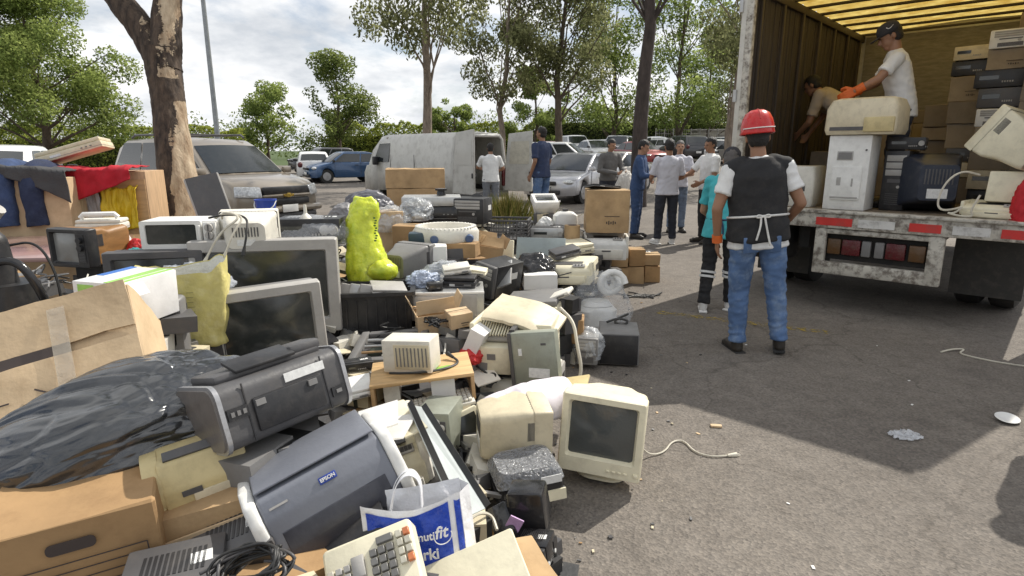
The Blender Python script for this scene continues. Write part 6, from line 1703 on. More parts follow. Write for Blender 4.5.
    cloth('pale_cloth', 'crumpled lavender white cloth over the beige monitor lying on its face', p + V((0, .12, -.03)), E(14, 0, 22), fcl, mat('lavender_white_cloth', (.70, .66, .71), .85), seed=4, fold=.012, freq=5, cat='cloth')
    # signal cord on the tarmac
    pts = [onz(638, 442, .12), onz(648, 455, .01), onz(664, 453, .008), onz(672, 441, .008), onz(684, 440, .008), onz(694, 452, .008), onz(712, 457, .008), onz(733, 455, .008)]
    cable('loose_cable', 'pale monitor cord lying on the tarmac right of the cream monitor', pts, .0045, 'wcable')
    # bottom left black printer with tangled cables
    hifi('black disc player at the bottom edge beside the archive box', PL(170, 622, 1.36, .2, 20), E(4, -2, 20), .22, .2, .07, 'dgrey', 'dgrey', knobs=0, name='disc_player')
    mb = MB(); 
    rg = random.Random(3); c = at(258, 578, 1.40)
    for k in range(9):
        pts = []; ph = rg.random() * 6
        for i in range(14): a_ = ph + i * .75; q = .05 + .03 * rg.random(); pts.append(V((q * 1.3 * math.cos(a_) + rg.gauss(0, .012), q * .8 * math.sin(a_) + rg.gauss(0, .01), .01 + .012 * k * .6 + rg.gauss(0, .008))))
        mb.tube(pts, .004, 6, mi=k % 3 == 0 and 1 or 0, smooth=2)
    o = mb.build('cable_tangle', [MT['cable'], MT['dgrey']], None, smooth=180); o.location = c; o.rotation_euler = E(25, -15, 0); tag(o, 'tangled coil of black cables at the bottom edge', 'cables')
    SUP.append((c.x, c.y, c.z, .12))
    hifi('dark grey power unit under the tangle of cables', PL(235, 578, 1.5, .2, 10), E(14, -18, 14), .22, .2, .08, 'dgrey', knobs=0, name='power_unit')
    slab('black printer tray under the blue grey printer', PL(345, 560, 1.55, .12, 10), E(20, -24, 10), .26, .14, .05, 'black', 'printer_tray', 'tray')
def junk_mid():
    clear = film('clear_bag_plastic', (.72, .75, .78), .38, bump=.9, bscale=12)
    # black crate with casings
    p = PL(368, 336, 4.1, .36, 8); Z = p.z
    r = thing('plastic_crate', 'large black plastic crate filled with casings under the neon yellow bag', 'crate', p, E(0, 0, 8))
    w, d, h, t = .62, .38, .28, .012
    mb = MB(); mb.box((0, 0, t / 2), (w * .94, d * .94, t)); 
    mb.loft([rrect_z(w * .95, d * .95, .03, z=.002), rrect_z(w, d, .03, z=h), rrect_z(w + .04, d + .04, .04, z=h), rrect_z(w + .04, d + .04, .04, z=h + .025), rrect_z(w - .03, d - .03, .03, z=h + .025), rrect_z(w * .95 - .03, d * .95 - .03, .03, z=.02)], cap=False)
    for i in range(9): mb.box((-w * .42 + i * w * .105, -d / 2 + .002, h * .5), (.010, .02, h * .8))
    mb.build('crate_body', MT['black'], r)
    q = at(357, 300, 4.05)
    for i in range(3):
        slab(['light grey casing standing leftmost in the black crate', 'light grey casing standing in the middle of the black crate', 'light grey casing standing rightmost in the black crate'][i], q + V((-.06 + i * .07, .06, .0)), E(74 + 4 * i, 10, -8 + 12 * i), .16, .18, .04, 'lgrey' if i != 1 else 'silver', 'printer_casing', 'casing', lid=False)
    slab('pale grey casing lying across the right side of the black crate', at(388, 292, 4.15) + V((0, 0, .0)), E(8, 6, 20), .24, .2, .05, 'lgrey', 'printer_casing', 'casing')
    # neon bag
    neon = mat('neon_yellow_plastic', (.60, .66, .05), .28, var=.18, dirt=.75, dcol=(.22, .38, .03), scale=5, bump=1.0, bscale=13)  # green patches paint shading into the yellow
    b_ = neon.node_tree.nodes['Principled BSDF']; b_.inputs['Subsurface Weight'].default_value = .6; b_.inputs['Subsurface Radius'].default_value = (.06, .06, .02); b_.inputs['Subsurface Scale'].default_value = 1.0
    c = at(370, 279, 4.45); SUP.append((c.x, c.y + .1, c.z, .15))
    mb = MB()
    prof = [(368, 282, 20), (367, 268, 22), (363, 250, 18), (360, 232, 16), (362, 215, 15.5), (363, 204, 13), (362, 198, 8)]
    rings = []
    for px, py, hw in prof:
        q = at(px, py, 4.45) - c; k = hw / 600 * 4.45
        rings.append([q + V((math.cos(a) * k, math.sin(a) * k * .75, 0)) for a in [2 * PI * i / 48 for i in range(48)]])
    fine = []
    for A, B in zip(rings, rings[1:]): fine += [[u.lerp(v, t / 6) for u, v in zip(A, B)] for t in range(6)]
    mb.loft(fine + [rings[-1]])
    q = at(386, 272, 4.4) - c; g = mb.sph(q + V((-.05, 0, .0)), .10, (1.2, 1, .8), 28)
    mb.bm.normal_update()
    for v in mb.bm.verts:
        p_ = v.co
        vd = noise.voronoi(V((p_.x * 15, p_.y * 15, p_.z * 9)))[0]
        v.co = p_ + v.normal * (.022 * min(.6, vd[1] - vd[0]) - .008 + .010 * (1 - 2 * abs(noise.noise(V((p_.x * 7, p_.y * 7, p_.z * 4 + p_.x * 5))))) + .006 * (1 - 2 * abs(noise.noise(p_ * 24))))
    r = thing('neon_bag', 'tall neon yellow green plastic bag standing in the black crate', 'bag', c + V((0, .05, 0)))
    mb.build('sack', neon, r, smooth=180)
    mb = MB()
    for k in range(10): mb.box((.075 + .005 * (k % 3), -.14, .30 + k * .018), (.014, .012, .010), rot=E(0, 0, 25))
    mb.build('dark_print', mat('dark_green_print', (.05, .12, .02), .5), r)
    # grey CRT behind crate
    crt('dark grey monitor seen from its side right of the neon bag', PL(405, 288, 4.7, .3, 0), E(0, 0, 150), .34, .32, .32, 'grey', 'grey', base=False)
    # wrapped things behind
    gb = mat('grey_bin_bag', (.13, .13, .15), .35, dirt=.2, bump=.5, bscale=14)
    p = PL(368, 214, 7.4); bag('grey_sack', 'dark grey plastic sack behind the neon bag', p, 0, (.28, .22, .20), gb, 31, fold=.2, detail=30)
    p = PL(345, 222, 7.0); bag('grey_sack', 'pale grey plastic sack between the minivan and the neon bag', p, 0, (.17, .16, .16), mat('pale_grey_bag', (.22, .215, .22), .4, dirt=.2, bump=.5, bscale=14), 37, fold=.22, detail=30)
    carton('lower of the two brown cartons in front of the white van', PL(416, 212, 8.3, .4, 6), E(0, 0, 6), .76, .5, .32, 'card', seed=3)
    carton('upper of the two brown cartons in front of the white van', PL(416, 212, 8.3, .4, 6) + V((0, 0, .326)), E(0, 0, 8), .80, .5, .26, 'card', seed=4); SUP.pop()
    carton('plastic wrapped pale carton behind the grey monitor and the neon bag', PL(388, 252, 6.0, .3, 10), E(0, 0, 10), .32, .3, .40, 'card2', seed=6)
    bag('plastic_wrap', 'clear plastic wrapping over the pale carton beside the neon bag', at(388, 232, 5.95) + V((0, .15, .0)), 0, (.19, .18, .17), clear, 44, fold=.25, detail=30, cat='plastic')
    carton('ochre carton right of the plastic wrapped carton', PL(408, 254, 5.7, .3, 0), E(0, 0, -8), .27, .25, .26, 'card3', seed=8)
    # black printers
    r = slab('black copier with silver top and round knob before the cartons by the van', PL(432, 224, 6.2, .4, 6), E(0, 0, 6), .62, .42, .28, 'blackg', 'copier', 'copier', lidm='silver')
    mb = MB(); mb.cyl((.10, 0, .28), (.10, 0, .33), .05, .04, seg=18); mb.cyl((.10, 0, .33), (.10, 0, .35), .065, seg=18); mb.build('knob', MT['blackg'], r)
    bag('plastic_wrap', 'shiny film hanging over the left end of the black copier', at(415, 215, 6.0) + V((0, .1, -.05)), 0, (.16, .16, .15), clear, 47, fold=.3, detail=30, cat='plastic')
    r = pc_tower('black computer case with dotted front beside the black copier', PL(472, 224, 6.2, .3, 0), E(0, 0, -16), .34, .30, .26, 'black', 'black')
    # foot bath
    p = PL(443, 249, 4.95, .3, 0)
    r = thing('foot_bath', 'white oval foot bath with ribbed rim and two blue knobs', 'foot bath', p + V((0, .1, 0)), E(4, 0, 4))
    def ell(w, d, z): return [V((w * math.cos(a), d * math.sin(a), z)) for a in [2 * PI * i / 56 for i in range(56)]]
    mb = MB(); mb.loft([ell(.24, .15, 0), ell(.28, .18, .03), ell(.285, .19, .12), ell(.26, .17, .155), ell(.235, .15, .17), ell(.22, .14, .165), ell(.20, .12, .08), ell(.19, .11, .07)]); mb.build('basin', MT['offw'], r)
    mb = MB()
    for i in range(44): a = 2 * PI * i / 44; mb.box((.247 * math.cos(a), .16 * math.sin(a), .162), (.03, .010, .012), rot=(0, 0, a), bevel=.003)
    mb.build('ribbed_rim', MT['white'], r)
    kb = mat('slate_blue_plastic', (.06, .10, .20), .4, dirt=.2)
    for x in (-.09, .20):
        mb = MB(); mb.cyl((x, -.20 + .03 * (x > 0), .08), (x, -.165 + .03 * (x > 0), .08), .032, .038, seg=20); mb.build('knob', kb, r)
    mb = MB(); mb.box((-.24, -.10, .07), (.14, .10, .12), bevel=.02); mb.build('side_tank', mat('dark_teal_plastic', (.04, .07, .09), .4), r)
    carton('small white box under the foot bath', PL(437, 262, 4.8, .2, 0), E(0, 0, 6), .13, .15, .12, 'paper', tape=False, crease=False)
    carton('brown carton under the right end of the foot bath', PL(462, 258, 5.0, .2, 0), E(0, 0, -10), .26, .2, .12, 'card3', tape=False)
    # open carton, panels
    carton('open brown carton with raised flaps right of the foot bath', PL(488, 262, 5.4, .2, 20), E(8, 12, 24), .24, .2, .15, 'card', opened=True, flaps=(60, 120, 70, 110), tape=False)
    r = slab('thin cream panel standing behind the open carton', PL(505, 256, 5.7, .05, 0), E(82, 0, -20), .18, .30, .05, 'cream', 'equipment_cover', 'panel', lid=False)
    slab('flat grey notebook case below the foot bath', PL(432, 280, 4.75, .25, 12), E(6, 4, 12), .34, .26, .04, 'lgrey', 'notebook', 'notebook')
    slab('dark flat scanner right of the grey notebook case', PL(470, 276, 4.9, .25, 0), E(4, -6, -10), .36, .26, .06, 'dgrey', 'scanner', 'scanner')
    # silver box with clutter on top
    p = PL(448, 320, 4.2, .34, 6)
    r = thing('silver_drive_cabinet', 'silver steel case laid flat in the middle of the heap with clutter on top', 'computer', p, E(0, 0, 4))
    mb = MB(); mb.b0(0, 0, 0, .52, .36, .20, bevel=.008); mb.build('body', MT['steel'], r)
    mb = MB(); mb.box((-.08, -.183, .10), (.30, .008, .15), bevel=.004); mb.box((.16, -.183, .10), (.10, .01, .17), bevel=.004, mi=1); mb.build('front_panel', [MT['silver'], MT['lgrey']], r)
    mb = MB(); mb.box((0, -.181, .196), (.522, .012, .012)); mb.build('rim_edge', MT['white'], r)
    zt = p.z + .205
    tp = lambda x, y, z=0: V((p.x + x, p.y + y, zt + z))
    bag('pale_blue_bag', 'small pale blue plastic bag on the silver steel case', tp(-.18, .04), 0, (.11, .09, .07), mat('pale_blue_plastic', (.42, .48, .60), .3, bump=.5), 12, fold=.4, detail=20)
    hifi('small black adapter on the silver steel case', tp(-.08, -.10), E(0, 0, 20), .10, .08, .05, 'black', knobs=0, name='power_adapter')
    slab('dark telephone base on the silver steel case', tp(.10, .06), E(6, 0, -8), .24, .20, .08, 'black', 'telephone', 'telephone')
    slab('white telephone lying on the dark telephone base', tp(.06, .10, .085), E(8, -6, 12), .20, .14, .05, 'offw', 'telephone', 'telephone')
    slab('cream modem lying beside the white telephone', tp(.20, .12, .07), E(4, 8, -6), .16, .12, .04, 'cream', 'modem', 'modem')
    bag('clear_bag', 'clear crumpled plastic bag behind the silver steel case', tp(-.02, .20, .0), 0, (.2, .12, .10), clear, 16, fold=.4, detail=20)
    # dark tower & grey part
    pc_tower('black computer case lying tilted behind the silver steel case', PL(490, 296, 4.7, .3, -20), E(0, 10, -38), .20, .36, .26, 'black', 'dgrey')
    slab('grey steel cover leaning over the black computer case', at(497, 278, 4.75) + V((0, 0, .0)), E(38, -24, -20), .28, .26, .03, 'silver', 'computer_cover', 'panel', lid=False)
    # carton group
    carton('pale open carton full of cables behind the small beige power unit', PL(438, 334, 3.85, .2, 14), E(0, -4, 14), .25, .22, .13, 'card2', opened=True, flaps=(100, 20, 110, 120), tape=False)
    carton('small pale carton with a printed label above the tangled cables', PL(462, 328, 3.72, .12, 20), E(4, -4, 24), .15, .13, .10, 'card2', seed=5, marks=True, tape=False)
    carton('red and white printed box beside the open carton of cables', PL(467, 358, 3.55, .1, -20), E(0, 24, -20), .10, .14, .19, 'paper', tape=False, seed=7, crease=False)
    q = at(467, 358, 3.55)
    bag('red_wrapper', 'crumpled red wrapper under the red and white box', q + V((.02, 0, -.02)), 0, (.07, .06, .06), MT['red'], 9, fold=.4, detail=20, cat='wrapper')
    mb = MB(); rg = random.Random(6); c = at(436, 326, 3.75)
    for k in range(6):
        pts = [V((rg.gauss(0, .05), rg.gauss(0, .03), rg.uniform(0, .05))) for _ in range(8)]; mb.tube(pts, .006, 6, smooth=2)
    o = mb.build('cable_tangle', MT['cable'], None, smooth=180); o.location = c; tag(o, 'black cables bundled inside the pale open carton', 'cables')
    # grey skeletal chassis
    p = PL(386, 358, 3.6, .3, 0)
    r = thing('printer_chassis', 'open grey printer chassis lying flat behind the beige power unit', 'chassis', p + V((0, 0, .0)), E(14, -6, -6))
    mb = MB()
    for s in (-1, 1): mb.b0(s * .20, 0, 0, .05, .34, .05, bevel=.008); mb.b0(0, s * .155, 0, .35, .04, .045, bevel=.008)
    mb.b0(0, 0, 0, .36, .3, .012, mi=1); mb.build('frame', [MT['grey'], MT['dgrey']], r)
    for i in range(3):
        mb = MB(); mb.cyl((-.16, -.07 + i * .07, .035), (.16, -.06 + i * .06, .03), .008 + .003 * i, seg=10); mb.build('rod', MT['steel'] if i else MT['wood'], r)
    mb = MB(); mb.cyl((.06, .0, .02), (.06, 0, .06), .05, seg=20); mb.b0(.10, .07, .012, .1, .08, .05, bevel=.006); mb.build('motor', MT['dgrey'], r)
    mb = MB(); mb.b0(-.06, -.04, .012, .12, .08, .02); mb.build('board', MT['pcb'], r)
    # beige unit on the wooden drawer
    p = PL(424, 404, 3.04, .3, 8)
    r = thing('wooden_box', 'shallow pale wooden box carrying the small beige power regulator', 'box', p, E(0, -4, 10))
    w, d, h = .52, .34, .14
    mb = MB(); mb.b0(0, 0, h - .018, w, d, .018, bevel=.003); mb.build('top_board', mat('pale_wood_board', (.58, .38, .18), .6, var=.15, dirt=.3, stretch=(1, 7, 7)), r)
    for s in (-1, 1):
        mb = MB(); mb.b0(s * (w / 2 - .01), 0, 0, .018, d, h - .018, bevel=.002); mb.build('side_board', MT['wood'], r)
    mb = MB(); mb.b0(.10, .0, .0, .12, d * .8, h - .02); mb.build('white_block', MT['paper'], r)
    mb = MB(); mb.b0(-.16, .02, .0, .08, d * .7, h - .02); mb.build('white_block', MT['offw'], r)
    mb = MB(); mb.box((.10, -.05, h + .002), (.11, .05, .002), rot=E(0, 0, 12)); mb.build('green_sticker', mat('green_sticker', (.30, .50, .10), .5), r)
    q = p + V((-.05, -.02, h + .005))
    r2 = thing('power_unit', 'small beige power regulator with vents standing on the wooden drawer', 'power unit', q, E(0, -3, -12))
    mb = MB(); mb.b0(0, 0, 0, .26, .15, .17, bevel=.006); mb.build('case', MT['offw'], r2)
    mb = MB(); mb.box((.03, -.077, .085), (.19, .006, .13), bevel=.002)
    for i in range(9): mb.box((.03 - .08 + i * .02, -.081, .085), (.006, .004, .10), mi=1)
    mb.build('vented_side', [MT['beige'], MT['grey']], r2)
    mb = MB(); mb.box((-.132, 0, .085), (.006, .12, .14), bevel=.003); 
    for i in range(2): mb.box((-.137, -.02, .05 + .06 * i), (.006, .03, .03), mi=1)
    mb.build('outlet_panel', [MT['lgrey'], MT['dgrey']], r2)
    cable('loose_cable', 'dark cord lying over the wooden drawer in front of the beige power unit', [q + V((-.1, -.10, .01)), q + V((-.04, -.13, .02)), q + V((.1, -.09, .012)), q + V((.2, -.02, .012)), q + V((.24, .06, .012)), q + V((.18, .12, .03))], .007, 'cable')
    keyboard('white keyboard under the wooden drawer', PL(432, 412, 3.0, .1, 12), E(0, -8, 14), .44, .15, 'offw')
    hifi('black phone handset lying left of the wooden drawer', PL(352, 372, 3.35, .1, 0), E(8, 0, 24), .20, .07, .05, 'black', knobs=0, name='telephone_handset', )
    slab('small white casing lying left below the wooden drawer', PL(352, 396, 3.0, .1, 0), E(10, -8, 14), .18, .16, .05, 'white', 'printer_casing', 'casing')
    # big printer stack on the right edge of the heap
    p = PL(515, 414, 3.55, .42, -8)
    laser_printer('lower grey beige laser printer at the right edge of the heap', p, E(0, 0, -16), .46, .42, .23, 'offw', 'lgrey')
    up = p + V((-.01, 0, .235))
    r = thing('laser_printer', 'upper beige printer with slotted paper guide exposed, stacked on the lower laser printer', 'printer', up, E(0, -2, -14))
    mb = MB(); mb.b0(-.12, 0, 0, .25, .40, .17, bevel=.012); mb.b0(.12, .06, 0, .22, .28, .28, bevel=.012); mb.b0(-.235, .02, .0, .03, .36, .30, bevel=.008); mb.b0(-.12, .12, .16, .22, .16, .14, bevel=.01); mb.build('body', MT['cream'], r)
    mb = MB(); mb.box((-.11, -.202, .11), (.05, .006, .035)); mb.build('label', MT['grey'], r)
    mb = MB(); mb.box((-.11, -.03, .20), (.22, .20, .012), rot=E(38, 0, 0)); mb.cyl((-.215, -.10, .19), (-.01, -.10, .19), .018, seg=14); mb.build('paper_ramp', MT['lgrey'], r)
    mb = MB()
    for i in range(13): mb.box((-.215 + i * .017, -.05, .262), (.008, .20, .014), rot=E(22, 0, 0), bevel=.002, seg=1)
    mb.box((-.11, .04, .298), (.225, .03, .016)); mb.build('slotted_guide', MT['cream'], r)
    mb = MB(); mb.b0(.02, -.10, .02, .03, .2, .26); mb.build('gear_side', MT['dgrey'], r)
    q = up + V((.12, -.27, -.02))
    r = thing('computer_case', 'green grey steel computer side with white label leaning on the upper beige printer', 'computer', q, E(-5, -8, -16))
    mb = MB(); mb.b0(0, 0, 0, .26, .09, .31, bevel=.006); mb.box((0, -.046, .155), (.235, .004, .285), bevel=.002); mb.build('body', MT['greens'], r)
    mb = MB(); mb.box((.02, -.0495, .075), (.12, .003, .055), rot=E(0, 6, 0)); mb.build('label', MT['lbl'], r)
    mb = MB(); mb.box((-.137, -.01, .155), (.02, .08, .31)); mb.box((-.08, -.0495, .20), (.02, .003, .04), mi=1); mb.box((.06, -.0495, .24), (.03, .003, .012), mi=2); mb.build('front_edge', [MT['dgrey'], MT['lbl'], MT['dgrey']], r)
    mb = MB(); mb.box((0, 0, 0), (.44, .36, .018)); bmesh.ops.subdivide_edges(mb.bm, edges=[e for e in mb.bm.edges if e.calc_length() > .1], cuts=9, use_grid_fill=True)
    for v in mb.bm.verts:
        v.co.z += -.05 * max(0, v.co.x + .02) ** 2 / .04 - .03 * (max(0, -v.co.y - .1) / .08) ** 2 + .006 * noise.noise(v.co * 14)
        if v.co.y < -.17: v.co.y += .03 * noise.noise(V((v.co.x * 16, 2, 1)))
    o = mb.build('printer_cover', MT['beige']); o.location = up + V((.05, .06, .325)); o.rotation_euler = E(5, 7, -18); tag(o, 'flat cream printer cover lying over the upper beige printer', 'cover')
    q = up + V((.20, -.25, -.01))
    slab('yellowish paper tray sticking out under the green grey computer side', q + V((.04, -.02, -.02)), E(2, -14, -14), .34, .14, .03, 'yell', 'paper_tray', 'tray', lid=False)
    slab('flat beige desktop computer with grey lid behind the upper laser printer', PL(530, 318, 4.2, .36, -14), E(3, -7, -14), .40, .36, .12, 'cream', 'desktop_computer', 'computer', lidm='grey')
    slab('open ribbed cream tray sloping on the beige desktop computer', PL(556, 300, 4.25, .1, 0), E(4, -24, -20), .26, .16, .05, 'offw', 'paper_tray', 'tray', lid=False)
    cable('loose_cable', 'thick cream cord hanging down beside the green grey computer side', [at(560, 308, 3.9), at(574, 322, 3.8), at(577, 345, 3.75), at(582, 368, 3.75), at(578, 384, 3.75)], .011, 'wcable', plug=False)
    carton('small dark brown box behind the thick cream cord', PL(574, 344, 4.4, .2, 0), E(0, 0, -10), .16, .2, .18, 'card3', tape=False)
    # clear bag with white appliance
    p = PL(600, 332, 5.1, .3, 0)
    r = thing('bread_maker', 'white rounded appliance wrapped in a clear plastic bag near the black subwoofer', 'appliance', p + V((-.02, 0, 0)), E(0, 0, 10))
    mb = MB(); mb.loft([rrect_z(.30, .26, .06, z=0), rrect_z(.33, .28, .08, z=.03), rrect_z(.33, .28, .08, z=.17), rrect_z(.28, .24, .1, z=.20)]); mb.build('body', MT['white'], r)
    mb = MB(); mb.loft([rrect_z(.26, .22, .08, z=.205), rrect_z(.22, .18, .08, z=.24)]); mb.build('lid', MT['white'], r)
    q = at(612, 300, 5.15)
    r = thing('coiled_hose', 'white ribbed hose coiled inside the clear bag above the rounded appliance', 'hose', q + V((0, .1, 0)))
    mb = MB(); pts = [V((.0 + (.12 - .003 * i) * math.cos(a), -.05 + .04 * a / 6 + .02 * math.sin(a * 1.7), .13 + (.11 - .002 * i) * math.sin(a))) for i, a in [(i, i * .45) for i in range(34)]]; mb.tube(pts, .028, 10); mb.build('hose_body', MT['white'], r)
    bag('clear_bag', 'clear plastic bag around the white rounded appliance and hose', p + V((.02, .02, .06)), 0, (.26, .22, .32), film('clear_bag_thin', (.75, .78, .82), .22, bump=.8, bscale=10), 61, fold=.16, detail=30, flat=.3)
    hifi('black flat box under the clear bag with the white appliance', PL(585, 322, 5.3, .2, 0), E(0, 0, -6), .34, .26, .10, 'black', knobs=0)
    # UPS in plastic and subwoofer
    r = pc_tower('small grey power backup unit in clear film beside the black subwoofer', PL(590, 364, 4.35, .2, 0), E(0, 0, -12), .15, .22, .20, 'lgrey', 'grey', name='power_backup', cat='power unit')
    bag('clear_bag', 'thin clear film over the small grey power backup unit', at(590, 364, 4.35) + V((0, .1, .04)), 0, (.11, .14, .15), clear, 66, fold=.2, detail=20)
    r = speaker_box('black subwoofer cabinet with its lit top painted grey at the right edge of the heap', PL(621, 364, 4.42, .3, 0), E(0, 0, -8), .29, .34, .235, 'black', 'subwoofer', topm='grey')  # grey cabinet colour stands in for light on the top
    cable('loose_cable', 'black cord coiled on top of the black subwoofer', [at(607, 322, 4.6), at(618, 318, 4.65), at(630, 321, 4.6), at(622, 326, 4.6), at(612, 321, 4.62), at(628, 314, 4.7)], .009, 'cable', plug=False)
    # printers further back
    p = PL(567, 285, 5.2, .36, -8)
    r = laser_printer('cream printer carrying a black telephone in the middle right of the heap', p, E(0, -3, -16), .46, .38, .20, 'cream')
    slab('black telephone resting on the cream printer', p + V((-.02, .14, .21)), E(8, -10, 20), .26, .17, .06, 'dgrey', 'telephone', 'telephone')
    p = PL(540, 272, 5.55, .4, 0)
    r = thing('flatbed_scanner', 'teal grey scanner propped half open behind the black plastic bag', 'scanner', p, E(0, 0, -8))
    mb = MB(); mb.b0(0, 0, 0, .46, .34, .07, bevel=.01); mb.build('body', MT['dgrey'], r)
    mb = MB(); mb.b0(0, 0, 0, .48, .34, .03, bevel=.008); l = mb.build('lid', mat('teal_grey_plastic', (.26, .30, .30), .4, dirt=.2), r); l.location = (0, .15, .10); l.rotation_euler = E(62, 0, 0)
    bag('black_bag', 'shiny black plastic bag in front of the teal grey scanner', PL(535, 279, 5.2), 0, (.19, .14, .15), mat('shiny_black_bag', (.02, .02, .022), .2, bump=.4, bscale=20), 23, fold=.3, detail=30)
    carton('plain white box below the black plastic bag', PL(540, 290, 4.95, .2, 0), E(0, 0, 2), .28, .22, .13, 'paper', tape=False, crease=False)
    hifi('black disc player half under the plain white box', PL(578, 292, 5.3, .2, 0), E(0, 0, -10), .30, .26, .08, 'black', knobs=0, name='disc_player')
    # white laser printer with carton on it, stack of small cartons
    p = PL(609, 260, 6.55, .4, 4)
    laser_printer('white laser printer under the big brown carton at the back of the heap', p, E(0, 0, -6), .44, .42, .28, 'white', 'offw')
    q = p + V((0, .02, .29))
    carton('big brown carton standing on the white laser printer', q, E(0, 0, -4), .46, .40, .46, 'card', seed=12, marks=True)
    r = slab('black notebook lying on the big brown carton', q + V((-.05, .0, .47)), E(-8, 6, 20), .34, .24, .03, 'black', 'notebook', 'notebook')
    base = onz(630, 286)
    for row in range(2):
        for i in range(4):
            lb = f'small brown carton, {["leftmost", "second from left", "third from left", "rightmost"][i]} in the {["bottom", "top"][row]} row beside the people'
            h = .20
            if row == 1 and i == 3: h = .13
            carton(lb, V((base.x - .30 + i * .20, base.y + .15 + .05 * i, row * .206)), E(0, 0, -6 + 5 * ((i + row) % 2)), .185, .24, h, 'card' if (i + row) % 3 else 'card3', seed=30 + i + row * 5, group='small brown cartons stacked beside the people')
    hifi('black flat box lying right of the white laser printer', PL(640, 262, 7.4, .3, 0) , E(0, 0, -10), .40, .3, .10, 'black', knobs=0)
    # things at the back
    p = PL(548, 240, 6.6, .2, 0)
    hifi('black and silver video machine behind the teal grey scanner', p, E(0, 0, -6), .36, .26, .13, 'black', 'silver', knobs=1)
    slab('cream casing lying right of the black and silver video machine', PL(575, 254, 6.1, .3, 0), E(4, -4, 20), .34, .30, .10, 'cream', 'equipment_casing', 'casing')
    q = at(572, 238, 6.5)
    r = thing('cardboard_roll', 'short brown cardboard roll behind the cream casing', 'roll', q, 0)
    mb = MB(); mb.cyl((0, 0, 0), (0, 0, .14), .085, seg=28); mb.cyl((0, 0, .138), (0, 0, .143), .05, seg=20, mi=1); mb.build('roll_body', [MT['card'], MT['ink']], r); SUP.append((q.x, q.y, q.z, .1))
    q = PL(565, 230, 7.0)
    r = thing('white_canister', 'white square canister with handle at the back of the heap', 'canister', q, E(0, 0, 10))
    mb = MB(); mb.loft([rrect_z(.26, .16, .03, z=0), rrect_z(.27, .17, .04, z=.02), rrect_z(.27, .17, .04, z=.17), rrect_z(.18, .12, .04, z=.21), rrect_z(.08, .08, .03, z=.22)]); mb.build('canister_body', MT['white'], r)
    mb = MB(); mb.cyl((0, 0, .22), (0, 0, .245), .035, seg=18); mb.build('cap', MT['dgrey'], r)
    bag('white_bag', 'white plastic bag left of the white square canister', PL(546, 230, 7.0), 0, (.10, .09, .11), MT['white'], 71, fold=.3, detail=20)
    crt('small white television lying on its back behind the white canister', PL(547, 214, 7.4, .3, 0) , E(-70, 0, 10), .32, .28, .28, 'white', base=False, name='television', cat='television')
    # wire basket
    q = PL(508, 240, 6.4, .3, 0)
    r = thing('lattice_basket', 'dark lattice plastic basket in front of the grass tuft', 'basket', q, E(0, 0, -8))
    mb = MB(); w, d, h = .46, .34, .20
    for s in (-1, 1):
        for i in range(13): mb.box((-w / 2 + i * w / 12, s * d / 2, h / 2), (.008, .008, h))
        for i in range(6): mb.box((0, s * d / 2, .01 + i * h / 5.3), (w, .010, .008))
        for i in range(10): mb.box((s * w / 2, -d / 2 + i * d / 9, h / 2), (.008, .008, h))
        for i in range(6): mb.box((s * w / 2, 0, .01 + i * h / 5.3), (.010, d, .008))
    mb.box((0, 0, .004), (w, d, .006)); mb.build('lattice', MT['dgrey'], r)
    mb = MB(); mb.loft([rrect_z(w + .02, d + .02, .03, z=h), rrect_z(w + .02, d + .02, .03, z=h + .015), rrect_z(w - .02, d - .02, .02, z=h + .015), rrect_z(w - .02, d - .02, .02, z=h)], cap=False); mb.build('rim', MT['dgrey'], r)
    # black cables right of the cartons
    mb = MB(); rg = random.Random(12); c = onz(634, 296)
    for k in range(5):
        a0 = rg.random() * 6; pts = [V((.28 * (rg.random() - .5) + .05 * i - .1, .3 * (rg.random() - .5), .012)) for i in range(7)]; mb.tube(pts, .007, 6, smooth=3)
    o = mb.build('cable_tangle', MT['cable'], None, smooth=180); o.location = c; tag(o, 'thin black cables lying on the tarmac right of the white appliance', 'cables')

